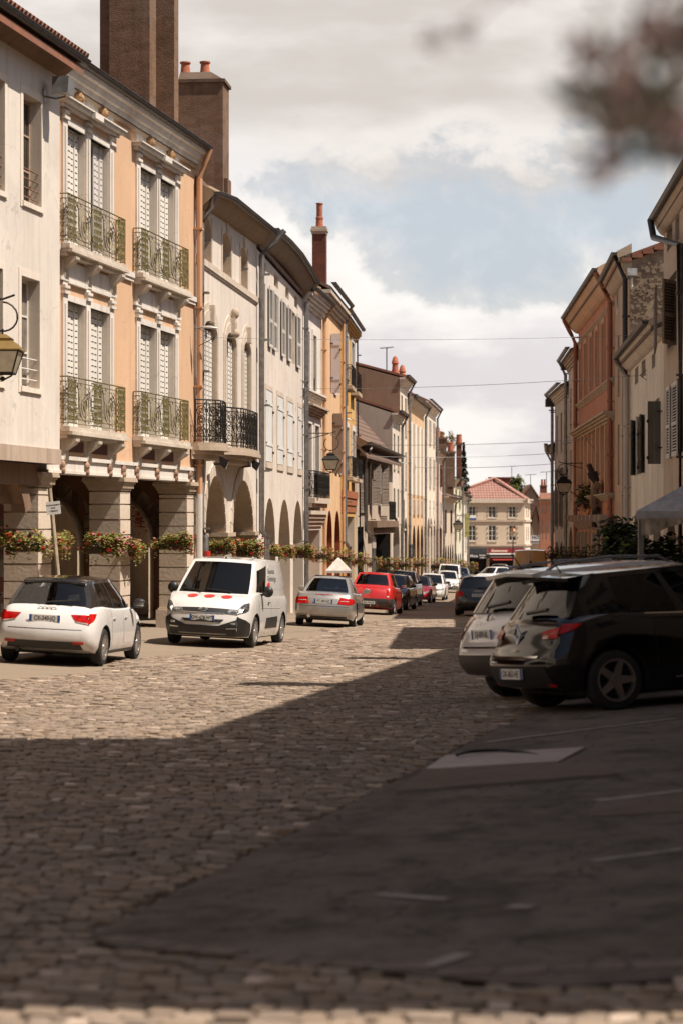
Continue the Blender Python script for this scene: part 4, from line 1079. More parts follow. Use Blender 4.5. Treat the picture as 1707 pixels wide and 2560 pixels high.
def h_narrow_white():
    F = F5; L = F.L; h = house('narrow_house', 'narrow white house with paired windows and a small iron balcony', F)
    g = gzf(F, L / 2); ze = 10.0; wp = plaster('bright_plaster', (.72, .665, .60), (.5, .42, .33), .35)
    up = [dict(u0=F.u(a), u1=F.u(b), z0=6.6, z1=8.75, d=.24) for a, b in ((764.5, 772), (781, 789))]
    md = [dict(u0=F.u(a), u1=F.u(b), z0=2.42, z1=5.25, d=.24) for a, b in ((768, 777), (785.5, 796))]
    sh = [dict(u0=.5, u1=L - .35, z0=g - .6, z1=1.15, d=.6, sill=False)]
    wall(F, h, 0, L, g - .6, ze, up + md + sh, wp, plaster('cream_reveal2', (.58, .5, .42), (.4, .3, .24), .4), .24)
    for o in up + md:
        window(F, h, o, -.22, (1, 4), curtain=False); a, b, c, d = o['u0'], o['u1'], o['z0'], o['z1']
        m = MB(F); m.box(a - .2, a - .002, 0, .05, c, d + .2); m.box(b + .002, b + .2, 0, .05, c, d + .2); m.box(a, b, 0, .05, d, d + .2); m.build('window_surround', M_trim, h)
    for o in up:
        r = MB(F); iron_panel(r, lambda s, w, z: (s, w, z), o['u0'], o['u1'], o['z0'], o['z0'] + .5, -.03, 1); r.build('window_rail', M_iron, h)
    moulding(F, h, .1, L - .1, 6.2, 6.5, .22, M_trim, 'string_course'); moulding(F, h, .4, L - .3, 5.6, 5.95, .38, M_stonebrown, 'hood_moulding'); moulding(F, h, 0, L, 9.6, 10.1, .4, M_trim)
    m = MB(F); m.box(.4, L - .25, .01, .42, 2.18, 2.38); m.box(.5, L - .35, .01, .3, 2.02, 2.179); bo = m.build('balcony', M_stone2, h)
    r = MB(F); iron_panel(r, lambda s, w, z: (s, w, z), .45, L - .3, 2.4, 3.4, .38, 1, r=.012)
    for e in (.45, L - .3): iron_panel(r, (lambda e: (lambda s, w, z: (e, s, z)))(e), .02, .38, 2.4, 3.4, 0, 1, r=.012)
    r.build('railing', M_iron, bo)
    moulding(F, h, .3, L - .2, 1.3, 1.9, .3, M_stone2, 'shop_fascia')
    m = MB(F); m.box(.5, L - .35, -.75, -.65, g - .6, 1.2); m.build('shopfront', M_stone, h)
    gutter(F, h, [(0, .5, 10.25), (L, .5, 10.2)]); shell(F, h, 0, L, g, ze, 9, wp, M_tilebrown, .45, .3)
    pipe(F, h, [(L, .5, 10.1), (L, .14, 9.6), (L, .14, g - .4)], .085, MATS['orange_pipe'])
h_narrow_white()

def h_apricot():
    F = F6; L = F.L; h = house('apricot_house', 'apricot house with lilac board shutters and two red-lined arches', F)
    g = gzf(F, L / 2); ze = 10.9; wp = plaster('apricot_plaster', (.72, .48, .28), (.5, .33, .2), .3)
    up = dict(u0=F.u(828), u1=F.u(835), z0=6.92, z1=9.36, d=.22); md = dict(u0=F.u(834.5), u1=F.u(838), z0=3.55, z1=6.05, d=.22)
    up = dict(u0=F.u(826), u1=F.u(834), z0=6.92, z1=9.36, d=.22); lo2 = dict(u0=F.u(845), u1=F.u(847.5), z0=3.55, z1=6.05, d=.22); md = dict(u0=F.u(831), u1=F.u(837), z0=3.55, z1=6.05, d=.22)
    ar = [dict(u0=F.u(a), u1=F.u(b), z0=g - .6, z1=1.95, rise=1.4, d=.7, sill=False) for a, b in ((817, 830.5), (836, 850))]
    red = plaster('red_lining', (.36, .085, .04), (.2, .05, .03), .3)
    wall(F, h, 0, L, g - .6, ze, [up, md, lo2] + ar, wp, red, .3)
    for o in (up, md, lo2): window(F, h, o, -.2, (1, 3))
    def leaf(o, w, mt, dark):     # shutter standing straight out from the wall
        G = Fr(F.P(o['u0'] - .06, .03, 0).xy, F.P(o['u0'] - .06, w, 0).xy); 
        shutter(G, h, 0, w - .03, o['z0'] - .03, o['z1'] + .03, 0, mt, 'board')
    leaf(up, .42, M_shlilac, 0); leaf(md, .40, M_shbrown, 1)
    shutter(F, h, up['u1'] + .02, up['u1'] + 1.3, up['z0'], up['z1'], .03, M_shlilac, 'board'); shutter(F, h, md['u1'] + .02, md['u1'] + 1.2, md['z0'], md['z1'], .03, M_shlilac, 'board'); shutter(F, h, lo2['u1'] + .02, lo2['u1'] + 1.0, lo2['z0'], lo2['z1'], .03, M_shlilac, 'board')
    m = MB(F); m.box(0, L, -4.4, -4.1, g - .6, 3); m.build('arcade_wall', red, h); m = MB(F); m.box(0, L, -4.1, -.7, 2.2, 2.3); m.build('arcade_ceiling', red, h)
    moulding(F, h, 0, L, 10.2, 10.8, .42, M_stone2); gutter(F, h, [(0, .5, 11.1), (L, .5, 11.1)]); shell(F, h, 0, L, g, ze, 9, wp, M_tilebrown, .5, .4)
    pipe(F, h, [(L - .3, .5, 11), (L - .3, .14, 10.4), (L - .3, .14, g)], .07, MATS['orange_pipe'])
h_apricot()

def h_ochre():
    F = F7; L = F.L; h = house('ochre_house', 'narrow ochre house with white window bays and little iron rails', F)
    g = gzf(F, L / 2); ze = 10.75; wp = plaster('ochre_plaster', (.62, .36, .12), (.45, .25, .1), .3)
    bays = ((859, 868), (876.5, 883.5))
    up = [dict(u0=F.u(a), u1=F.u(b), z0=7.75, z1=10.1, d=.3) for a, b in bays]; md = [dict(u0=F.u(a + 2), u1=F.u(b + 2), z0=3.6, z1=5.85, d=.3) for a, b in bays]
    sh = [dict(u0=F.u(868), u1=F.u(885), z0=g - .6, z1=1.7, d=.6, sill=False)]
    wall(F, h, 0, L, g - .6, ze, up + md + sh, wp, MATS['white_reveal'], .3)
    for o in up + md:
        window(F, h, o, -.28, (1, 3)); a, b, c, d = o['u0'], o['u1'], o['z0'], o['z1']
        m = MB(F); m.box(a - .3, a - .002, 0, .05, c - .1, d + .25); m.box(b + .002, b + .3, 0, .05, c - .1, d + .25); m.box(a, b, 0, .05, d, d + .25); m.build('window_surround', M_trim, h)
        m = MB(F); m.box(a - .25, b + .25, .01, .4, c - .25, c - .08); bo = m.build('balcony', M_stonebrown, h)
        r = MB(F); iron_panel(r, lambda s, w, z: (s, w, z), a - .2, b + .2, c - .06, c + .85, .36, 1); iron_panel(r, (lambda e: (lambda s, w, z: (e, s, z)))(a - .2), .02, .36, c - .06, c + .85, 0, 1); r.build('railing', M_iron, bo)
    for o in up: m = MB(F); m.box(o['u0'] - .1, o['u1'] + .1, .0, .02, 6.4, 7.3); m.build('wall_panel', plaster('yellow_panel', (.66, .44, .16), (.4, .3, .1), .2), h)
    m = MB(F); m.box(F.u(868), F.u(885), -.7, -.62, g - .6, 1.75); m.build('shopfront', M_stonebrown, h)
    moulding(F, h, .2, L - .1, 1.9, 2.9, .14, plaster('red_fascia', (.35, .13, .06), (.2, .08, .04), .4), 'shop_fascia', steps=3)
    moulding(F, h, 0, L, 10.3, 10.7, .3, wp); gutter(F, h, [(0, .4, 10.95), (L, .4, 10.95)]); shell(F, h, 0, L, g - .6, ze, 9, wp, M_tilebrown, .5, .3)
    pipe(F, h, [(.25, .45, 10.9), (.25, .16, 10.3), (.25, .16, 0.6), (.35, .35, .3), (.35, .35, g)], .10, M_zinc)
    pipe(F, h, [(L, .1, 10.6), (L + .02, .12, 6), (L + .3, .2, 3), (L + .5, .2, 1)], .04, M_iron, 'cable')
h_ochre()

def simple_house(F, name, label, ze, rows, mat, D=9, pitch=.4, gmat=None, roof=M_tilebrown, ground='arch', extra=None, ov=.4, corn=None, pipes=True, gut=True, gfloor=1.7, frame=M_window):
    """Farther houses: rows = (z0, z1, n, kind, shutter material)."""
    L = F.L; h = house(name, label, F); g = gzf(F, L / 2) - .4; ops = []; wins = []
    for z0, z1, n, kind, sm in rows:
        for k in range(n):
            uc = L * (k + .5) / n; ww = min(1.15, L / n * .5)
            o = dict(u0=uc - ww / 2, u1=uc + ww / 2, z0=z0, z1=z1, d=.22); ops.append(o); wins.append((o, kind, sm))
    if ground == 'arch':
        n = max(1, round(L / 4.2)); 
        for k in range(n): a, b = L * k / n + .45, L * (k + 1) / n - .45; ops.append(dict(u0=a, u1=b, z0=g, z1=gfloor, rise=min((b - a) / 2, 1.6), d=.7, sill=False))
    elif ground == 'open': ops.append(dict(u0=.4, u1=L - .4, z0=g, z1=gfloor, d=.6, sill=False))
    wall(F, h, 0, L, g, ze, ops, mat, gmat or M_stonebrown, .25)
    for o, kind, sm in wins:
        a, b, c, d = o['u0'], o['u1'], o['z0'], o['z1']
        if kind == 'panel': m = MB(F); m.box(a - .25, b + .25, 0, .14, c, d); m.build('wall_panel', sm, h); continue
        if kind == 'shut': shutter(F, h, a + .01, b - .01, c + .01, d - .01, -.1, sm, 'board')
        elif kind == 'flank':
            window(F, h, o, -.2, (1, 3), frame=frame); w_ = (b - a) * .48
            shutter(F, h, a - w_ - .02, a - .02, c, d, .02, sm, 'louvre'); shutter(F, h, b + .02, b + w_ + .02, c, d, .02, sm, 'louvre')
        else: window(F, h, o, -.2, (1, 3), frame=frame)
        m = MB(F); m.box(a - .1, b + .1, -.1, .09, c - .12, c - .002); m.build('sill', M_stone2, h)
    m = MB(F); m.box(0, L, -4.3, -4.0, g, gfloor + .4); m.build('arcade_wall', M_stonebrown, h); m = MB(F); m.box(0, L, -4.0, -.7, gfloor + .25, gfloor + .35); m.build('arcade_ceiling', M_beam, h)
    moulding(F, h, .0, L, ze - .45, ze, ov * .8, corn or mat)
    if gut: gutter(F, h, [(0, ov + .1, ze + .16), (L, ov + .1, ze + .14)])
    shell(F, h, 0, L, g, ze, D, mat, roof, pitch, ov, gmat=gmat)
    if pipes: pipe(F, h, [(L - .2, ov + .1, ze + .1), (L - .2, .16, ze - .6), (L - .2, .16, g)], .085, M_zinc)
    return h
def left_far():
    # low jettied house with louvred shutters
    F = F8; L = F.L; h = house('low_house', 'low timbered house with big louvred brown shutters and a steep tiled roof', F); g = gzf(F, L / 2) - .4; ze = 5.15
    wp = plaster('grey_buff_plaster', (.50, .41, .32), (.3, .22, .16), .5)
    W = [op(F, 913, 930, 1160, 1262, d=.2), op(F, 945, 966, 1165, 1262, d=.2)]
    wall(F, h, 0, L, g, ze, W + [dict(u0=F.u(934), u1=F.u(975), z0=g, z1=1.1, d=.8, sill=False), dict(u0=F.u(893), u1=F.u(908), z0=g, z1=1.2, d=.8, sill=False)], wp, M_dark, .3)
    for o in W: window(F, h, o, -.18)
    for a, b in ((917, 929), (931.5, 950), (953, 971)):
        G = Fr(F.P(F.u(a, .2), .2, 0).xy, F.P(F.u(b, .45), .45, 0).xy); shutter(G, h, 0, G.L - .05, 2.3, 4.55, 0, M_shbrown, 'louvre')
    shutter(F, h, F.u(897), F.u(910), 1.9, 4.4, .06, M_shbrown, 'louvre')
    m = MB(F); m.box(F.u(918), F.u(974), .02, .5, 1.15, 1.5); m.box(F.u(918), F.u(974), .02, .3, .8, 1.149); m.build('jetty_beam', M_beam, h)
    m = MB(F); m.box(0, L, -4.3, -4.0, g, 1.5); m.build('arcade_wall', M_stonebrown, h)
    r = MB(F); iron_panel(r, lambda s, w, z: (s, w, z), F.u(950), F.u(966), 1.55, 2.55, .5, 1, r=.014); r.build('railing', M_iron, h)
    eave(F, h, [(0, ze + .2), (L, ze + .05)], .6, .3, M_beam, cove=False); gutter(F, h, [(0, .66, ze + .25), (L, .66, ze + .1)])
    shell(F, h, 0, L, g, ze, 6.5, wp, M_tilebrown, 1.15, .55)
    r = MB(F); u = .1                                   # rows of tiles on the steep roof
    for k in range(14):
        w = .5 - k * .27; r.box(.05, L - .05, w - .30, w, ze - .40 + 1.15 * (.5 - w) - .02, ze - .40 + 1.15 * (.5 - w) + .13)
    r.build('tile_courses', M_tilebrown, h)
    pipe(F, h, [(F.u(925, .6), .6, ze), (F.u(918, .3), .18, ze - .7), (F.u(916, .2), .18, 1.0), (F.u(921, .2), .45, .6), (F.u(921, .2), .45, g)], .1, M_zinc)
    simple_house(F9, 'gabled_house', 'narrow cream house with a grey blank gable over the low tiled roof', 7.75, [(4.6, 6.6, 2, 'win', None), (1.4, 3.4, 2, 'win', None)], plaster('pale_cream', (.70, .61, .50), (.4, .3, .2), .4), D=14, pitch=.33, gmat=plaster('grey_gable', (.44, .37, .31), (.26, .2, .16), .4), roof=M_tile)
    simple_house(F10, 'gabled_house', 'tall narrow cream house with a blank brown gable and two clay chimney pots', 10.2, [(6.9, 9.2, 2, 'win', None), (3.6, 5.8, 2, 'shut', M_shwhite), (1.0, 2.8, 1, 'win', None)], plaster('pale_cream2', (.74, .64, .53), (.4, .3, .2), .4), D=15, pitch=.27, gmat=plaster('brown_gable', (.27, .19, .13), (.14, .09, .06), .6), roof=M_tile)
    simple_house(F11, 'pilaster_house', 'pale orange house with tall white vertical panels and stone brackets', 9.4, [(3.2, 7.9, 4, 'panel', M_shwhite), (1.9, 2.9, 4, 'panel', M_stone2)], plaster('pale_orange', (.62, .43, .26), (.4, .26, .16), .35), D=9, pitch=.4, gfloor=1.2, gmat=M_brown, corn=M_stone2)
    simple_house(F12, 'shuttered_house', 'far cream house with white louvred shutters on three floors', 10.0, [(7.2, 9.0, 3, 'flank', M_shwhite), (4.0, 6.2, 3, 'flank', M_shwhite), (1.2, 3.0, 3, 'shut', M_shblue)], plaster('far_cream', (.73, .64, .53), (.4, .3, .2), .4), D=9, pitch=.45, gmat=M_stone, roof=M_tile)
    simple_house(F13, 'pink_house', 'slim pink-tinted house with red-lined ground-floor arch', 6.9, [(4.2, 6.0, 2, 'flank', M_shred), (1.0, 3.0, 2, 'flank', M_shwhite)], plaster('far_pink', (.66, .47, .37), (.4, .28, .2), .4), D=9, pitch=.5, gmat=M_brown)
    simple_house(F14, 'dark_gabled_house', 'small house with a dark gable and an overhanging tiled eave', 3.5, [(.4, 2.4, 2, 'flank', M_shred)], plaster('far_buff', (.60, .50, .39), (.3, .22, .16), .5), D=8, pitch=.35, gmat=plaster('dark_gable', (.20, .145, .10), (.1, .07, .05), .5), gfloor=-.6, ov=.7)
    simple_house(F15, 'slate_roofed_house', 'cream house with a dark slate roof and a dark red side shutter', 5.3, [(2.6, 4.4, 2, 'flank', M_shyell), (-.4, 1.4, 2, 'flank', M_shyell)], plaster('far_ivory', (.72, .66, .52), (.4, .32, .2), .4), D=8, pitch=.4, gmat=M_brown, roof=M_darkzinc, gfloor=-1.6)
    simple_house(F16, 'corner_house', 'last pale house of the sunny row beside the square', 3.9, [(1.4, 3.2, 2, 'flank', M_shwhite), (-1.6, .2, 2, 'flank', M_shwhite)], plaster('far_white', (.74, .68, .58), (.4, .32, .2), .4), D=8, pitch=.4, gmat=M_stone, gfloor=-2.6)
    F = F10; zt = 10.9
    for k, (px, py0, py1, lab) in enumerate(((989, 930, 890, 'taller clay pot with a black cowl on the brown gabled house'), (1007, 940, 912, 'shorter clay pot on the cornice of the brown gabled house'))):
        u = F.u(px, -.4); t = thing('chimney', lab, 'chimney', F.P(u, -.4, zt - .6)); z0 = F.z(px, py0, -.4) - .5; z1 = F.z(px, py1, -.4)
        m = MB(F); m.box(u - .35, u + .35, -.8, -.1, z0 - .8, z0 + .35); m.build('base', M_stonebrown, t)
        m = MB(F); m.smooth = True; m.lathe([(.26, z0 + .35), (.2, z0 + .7), (.18, z1 - .5), (.24, z1 - .45), (.14, z1 - .1), (.05, z1)], (u, -.45, 0), 10); m.build('chimney_pot', M_pot, t)
    # chimneys and firs beyond the far roofs
    for px0, px1, py0, py1, Y, lab, brick in ((1068, 1115, 1098, 1260, 190, 'broad brown chimney with a small red pot behind the far roofs', 0), (1141, 1153, 1112, 1200, 205, 'narrow brick chimney with a red pot beside the dark fir', 1), (1116, 1136, 1133, 1200, 198, 'squat stone chimney between the brown and the brick one', 0)):
        x0, x1 = [(p - CXP) / FPX * Y for p in (px0, px1)]; z0, z1 = [CAMH + (HYP - p) / FPX * Y for p in (py1, py0)]
        t = thing('chimney', lab, 'chimney', ((x0 + x1) / 2, Y, z0 - .6)); m = MB(); m.box(x0, x1, Y, Y + 1.2, z0 - .6, z1); m.box(x0 - .08, x1 + .08, Y - .08, Y + 1.28, z1, z1 + .18); m.build('shaft', M_brick if brick else M_brown, t)
        m = MB(); m.smooth = True; m.lathe([(.3, z1 + .18), (.24, z1 + .9), (.28, z1 + .95), (.2, z1 + 1.0)], ((x0 + x1) / 2, Y + .5, 0), 10); m.build('chimney_pot', M_pot, t)
left_far()
# ------------------------------------------------------------------ shady side of the street
Q0 = (7.7, 42.); Q1 = (8.79, 60.1); Q2 = (9.62, 73.4); Q3 = (10.16, 82.); Q4 = (10.95, 101.8); Q5 = (11.39, 110.6); Q6 = (11.73, 121.2); Q7 = (13.0, 134.5)
S1 = Fr(Q0, Q1, -1); S2 = Fr(Q1, Q2, -1); S3 = Fr(Q2, Q3, -1); S4 = Fr(Q3, Q4, -1); S5 = Fr(Q4, Q5, -1); S6 = Fr(Q5, Q6, -1); S7 = Fr(Q6, Q7, -1)
N1 = Fr((6.0, 17.2), (10.0, 41.8), -1); N0 = Fr((4.6, 5.55), (5.0, 17.1), -1)
def right_side():
    simple_house(N0, 'tall_house', 'tall stone house beyond the frame whose shade covers the near asphalt', 13.6, [(3.2, 5.4, 4, 'flank', M_shbrown), (6.6, 8.8, 4, 'flank', M_shbrown), (10, 12, 4, 'win', None)], plaster('taupe_plaster', (.42, .34, .27), (.25, .18, .13), .4), D=9, pitch=.25, gfloor=1.9)
    simple_house(Fr((-14.6, -4), (-8.5, 28.3), 1), 'added_terrace', 'unseen cream terrace left of the jettied house, added to hide sky from the near road', 11.0, [(3.2, 5.6, 8, 'flank', M_shgrey), (6.8, 9.0, 8, 'flank', M_shgrey)], MATS['cream_plaster'], D=9, pitch=.3, gfloor=2.2)  # added out of view: covers sky so the near road gets darker
    simple_house(Fr((14, -9.), (-14, -9.), 1), 'added_sky_block_house', 'unseen tall house added behind the viewer to hold back sky light', 15, [(4, 6.4, 7, 'flank', M_shbrown), (7.6, 10, 7, 'flank', M_shbrown)], MATS['cream_plaster'], D=9, pitch=.3, gfloor=2.6)  # added behind the camera to block sky light falling on the foreground
    h = simple_house(N1, 'long_house', 'long buff house beside the parked dark hatchback, outside the picture edge', 11.2, [(3.2, 5.4, 7, 'flank', M_shgrey), (6.6, 8.6, 7, 'flank', M_shgrey)], plaster('buff_plaster', (.50, .42, .33), (.3, .22, .16), .4), D=9, pitch=.25, gfloor=1.9)
    for u, zt in ((9.9, 3.7), (19.3, 3.5)):
        m = MB(N1); m.box(u - .4, u + .4, -.9, -.3, 11.2, 11.2 + zt); m.box(u - .45, u + .45, -.95, -.25, 11.2 + zt, 11.2 + zt + .12); m.build('chimney', M_brick, h)
    # S1: tall house with louvred shutters
    F = S1; L = F.L; h = house('tall_corner_house', 'tall brown-grey house at the picture edge with hanging louvred shutters', F); g = gzf(F, L / 2) - .5; ze = 9.45
    wp = plaster('brown_grey_plaster', (.56, .44, .335), (.24, .17, .12), .6)
    at = [op(F, 1666, 1679, 573, 632, d=.25), op(F, 1687, 1697, 545, 610, d=.25)]
    up = [op(F, 1669, 1690, 700, 872, d=.25)]; lo = [op(F, 1689, 1706, 950, 1135, d=.25)]
    at += [dict(u0=u, u1=u + 1, z0=at[0]['z0'], z1=at[0]['z1'], d=.25) for u in (3, 6, 9)]; up += [dict(u0=u, u1=u + 1.1, z0=up[0]['z0'], z1=up[0]['z1'], d=.25) for u in (4, 8)]
    lo += [dict(u0=u, u1=u + 1.1, z0=lo[0]['z0'], z1=lo[0]['z1'], d=.25) for u in (3, 7)]
    for o in at + up + lo:
        if o['u0'] > o['u1']: o['u0'], o['u1'] = o['u1'], o['u0']
    wall(F, h, 0, L, g, ze, at + up + lo + [dict(u0=L * k / 4 + .5, u1=L * (k + 1) / 4 - .5, z0=g, z1=1.6, rise=1.5, d=.7, sill=False) for k in range(4)], wp, M_stonebrown, .3)
    for o in at + up + lo: window(F, h, o, -.22, (1, 3))
    for a, b, za, zb in ((1637, 1654, 865, 712), (1652, 1686, 858, 696)):
        G = Fr(F.P(F.u(a, .52), .52 if a < 1640 else .5, 0).xy, F.P(F.u(b, .12), .12 if a > 1650 else .34, 0).xy, -1)
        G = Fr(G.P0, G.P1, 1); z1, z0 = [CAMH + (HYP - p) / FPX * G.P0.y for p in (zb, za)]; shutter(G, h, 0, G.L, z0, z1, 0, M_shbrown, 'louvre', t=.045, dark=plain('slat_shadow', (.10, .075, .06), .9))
    z0 = F.z(1684, 1140, .1); z1 = F.z(1684, 955, .1)
    for a, b in ((1663, 1671), (1677, 1690)):
        ua, ub = sorted((F.u(a, .1), F.u(b, .1))); shutter(F, h, ua, ub, z0, z1, .07, M_shwhite, 'louvre')
    eave(F, h, [(0, ze + .25), (L, ze + .25)], .28, .40, M_stonebrown); gutter(F, h, [(0, .34, ze + .28), (L + .02, .34, ze + .28)])
    shell(F, h, 0, L, g, ze, 10, wp, M_tilebrown, .4, .2)
    pipe(F, h, [(L - .5, .4, ze + .2), (L - .9, .35, ze - .3), (F.u(1699, .15), .15, ze - 1.2), (F.u(1699, .15), .15, g)], .09, M_darkzinc)
    m = MB(F); m.box(0, L, -4, -3.7, g, 2); m.build('arcade_wall', M_stonebrown, h)
    # S2 low white house
    F = S2; L = F.L; h = house('low_white_house', 'low pale house between the tall brown house and the rubble gable', F); g = gzf(F, L / 2) - .5; ze = 6.75
    wp = plaster('grey_white_plaster', (.78, .68, .56), (.36, .27, .19), .65)
    W = []
    for a, b, ya, yb in ((1586, 1594.6, 963, 922), (1602.5, 1612.5, 946, 905), (1628, 1636.5, 924, 888)): W.append(op(F, a, b, yb, ya, d=.3))
    T = [op(F, 1588, 1596, 1050, 1188, d=.2), op(F, 1603, 1609, 1040, 1180, d=.2), op(F, 1637, 1647, 1000, 1158, d=.2)]
    for o in W + T:
        if o['u0'] > o['u1']: o['u0'], o['u1'] = o['u1'], o['u0']
    A = [dict(u0=a, u1=a + 3.2, z0=g, z1=1.75, rise=1.5, d=.7, sill=False) for a in (.7, 4.9, 9.0)]
    wall(F, h, 0, L, g, ze, W + T + A, wp, M_stone, .3)
    for o in W: m = MB(F); m.box(o['u0'], o['u1'], -.34, -.29, o['z0'], o['z1']); m.build('attic_window', M_dark, h)
    for o in T: window(F, h, o, -.2)
    for px, w1, mt in ((1586, .5, M_shgreen), (1600, .5, M_shgrey), (1608.5, .5, M_shgreen)):
        u = F.u(px, .0); G = Fr(F.P(u, .03, 0).xy, F.P(u - .4, w1 * .35, 0).xy, -1); shutter(G, h, 0, G.L, T[0]['z0'], T[0]['z1'], 0, mt, 'board')
    u = F.u(1654, 0); G = Fr(F.P(u, .04, 0).xy, F.P(u, .40, 0).xy, -1)
    zz = [CAMH + (HYP - p) / FPX * G.P0.y for p in (1160, 1003)]; shutter(G, h, 0, G.L, zz[0], zz[1], 0, M_shgreen, 'board')
    e = [(0, ze + .2), (L, ze + .2)]; eave(F, h, e, .42, .45, M_stone2); gutter(F, h, [(0, .5, ze + .24), (L + .05, .5, ze + .22)]); shell(F, h, 0, L, g, ze, 8, wp, M_tilebrown, .42, .35)
    pipe(F, h, [(L - .3, .5, ze + .1), (L - .3, .16, ze - .5), (L - .3, .16, g)], .10, plaster('pale_pipe', (.5, .43, .38), (.3, .24, .2), .3))
    m = MB(F); m.box(0, L, -4, -3.7, g, 2.1); m.build('arcade_wall', M_stonebrown, h)
    # S3 house with the rubble gable and oval windows
    F = S3; L = F.L; h = house('rubble_gable_house', 'narrow brown house with oval attic windows and a bare rubble gable', F); g = gzf(F, L / 2) - .5; ze = 10.2
    wp = plaster('tan_brown_plaster', (.52, .37, .245), (.24, .15, .1), .6)
    ov = []
    for px, py in ((1542.5, 735), (1558, 719)):
        u, z = F.uz(px, py); ov.append(dict(u0=u - .55, u1=u + .55, z0=z - .75, z1=z + .75, rise=1.4999, d=.2))
    rows = [dict(u0=u - .5, u1=u + .5, z0=a, z1=b, d=.2) for u in (L * .3, L * .72) for a, b in ((6.0, 8.2), (2.8, 5.0))]
    ovr = [dict(u0=o['u0'], u1=o['u1'], z0=o['z0'], z1=o['z1'], d=.2) for o in ov]
    wall(F, h, 0, L, g, ze, rows + ovr + [dict(u0=F.u(1571.5), u1=F.u(1554), z0=g, z1=2.05, rise=1.7, d=.8, sill=False)], wp, M_stonebrown, .3)
    for o in ovr:
        m = MB(F); uc, zc = (o['u0'] + o['u1']) / 2, (o['z0'] + o['z1']) / 2; n = 20
        for k in range(n):
            a, b = 2 * math.pi * k / n, 2 * math.pi * (k + 1) / n
            sq = lambda t: (uc + .551 * max(-1, min(1, 1.5 * math.cos(t))), zc + .751 * max(-1, min(1, 1.5 * math.sin(t))))
            m.prism([(uc + .42 * math.cos(a), zc + .62 * math.sin(a)), (uc + .42 * math.cos(b), zc + .62 * math.sin(b)), sq(b), sq(a)], -.02, .015)
        m.build('oval_surround', M_stone, h); m = MB(F); m.box(uc - .5, uc + .5, -.14, -.1, zc - .7, zc + .7); m.build('oval_window', M_pane, h)
    for o in rows: window(F, h, o, -.18, (1, 3)); 
    eave(F, h, [(0, ze + .25), (L, ze + .25)], .45, .6, M_stonebrown); gutter(F, h, [(0, .52, ze + .28), (L, .52, ze + .28)])
    shell(F, h, 0, L, g, ze, 12, wp, M_tile, .36, .4, gmat=M_rubble)
    m = MB(F); rr = random.Random(4)                   # stones standing proud in the gable
    for k in range(1500):
        w = -rr.uniform(.05, 5); z = rr.uniform(4.5, ze + .36 * -w - .15); a, b = rr.uniform(.03, .09), rr.uniform(.02, .05); m.box(-.012 - rr.uniform(0, .025), .02, w - a, w + a, z - b, z + b)
    m.build('rubble_facing', stone('rubble_stone2', (.33, .255, .18), (.22, .165, .115)), h)
    m = MB(F)
    for k in range(11): w = .30 - k * .36; m.box(-.10, .25, w - .345, w, ze + .36 * (-w + .18) + .0, ze + .36 * (-w + .18) + .13)
    m.build('verge_tiles', M_tile, h)
    pipe(F, h, [(.25, .5, ze + .2), (.25, .16, ze - .6), (.25, .16, g)], .09, M_black)
    f = thing('floodlight', 'white floodlight fixed under the eave on the rubble gable', 'floodlight', F.P(-.2, -.2, ze - .4))
    m = MB(F); m.prism([(-.45, ze - .55), (-.2, ze - .66), (-.1, ze - .40), (-.35, ze - .3)], -.20, .12); m.build('lamp_housing', M_zinc, f); m = MB(F); m.tube([(0, -.04, ze - .95), (-.3, -.04, ze - .9), (-.3, -.04, ze - .6)], .03, 6); m.build('bracket', M_white, f)
    # S4 salmon house
    F = S4; L = F.L; h = house('salmon_house', 'long salmon house with rows of tall windows and stone brackets', F); g = gzf(F, L / 2) - .5; ze = 10.6
    wp = plaster('salmon_plaster', (.54, .255, .16), (.24, .12, .08), .7)
    up = []
    for k in range(6): uc = L * (k + .5) / 6; up.append(dict(u0=uc - .6, u1=uc + .6, z0=7.05, z1=9.3, d=.3))
    lo = []
    for k in range(8): uc = .7 + (L - 1.4) * (k + .5) / 8; lo.append(dict(u0=uc - .72, u1=uc + .72, z0=2.75, z1=5.0, d=.35))
    A = [dict(u0=L * k / 5 + .55, u1=L * (k + 1) / 5 - .35, z0=g, z1=1.0, d=.9, sill=False) for k in range(5)]
    wall(F, h, 0, L, g, ze, up + lo + A, wp, plaster('salmon_stone', (.60, .38, .25), (.3, .17, .1), .5), .3)
    for o in up + lo: window(F, h, o, -.26, (1, 3), pane=plain('dusky_pane', (.12, .085, .065), .2, var=.3))
    for o in up:
        m = MB(F); a, b, c, d = o['u0'], o['u1'], o['z0'], o['z1']; m.box(a - .16, a - .002, 0, .06, c, d + .2); m.box(b + .002, b + .16, 0, .06, c, d + .2); m.box(a, b, 0, .06, d, d + .2); m.build('window_surround', MATS['salmon_stone'], h)
    moulding(F, h, 0, L, 6.6, 6.85, .18, M_stonebrown, 'string_course'); moulding(F, h, 0, L, 5.25, 5.6, .45, M_stonebrown, 'string_course'); moulding(F, h, 0, L, 9.55, 9.7, .1, M_stonebrown, 'string_course')
    for k in range(9): u = .7 + (L - 1.4) * k / 8; m = MB(F); m.box(u - .16, u + .16, 0, .14, 2.6, 5.24); m.build('pilaster', plaster('salmon_stone2', (.64, .42, .27), (.3, .17, .1), .5), h)
    moulding(F, h, 0, L, 2.3, 2.55, .35, M_stonebrown, 'ledge')
    for k in range(9): u = .5 + (L - 1.0) * k / 8; m = MB(F); m.run([(0, 1.75), (.55, 1.75), (.55, 1.5), (.30, 1.45), (.15, 1.2), (0, 1.0)], u - .14, u + .14); m.box(u - .17, u + .17, 0, .12, g, .99); m.build('stone_bracket', M_stonebrown, h)
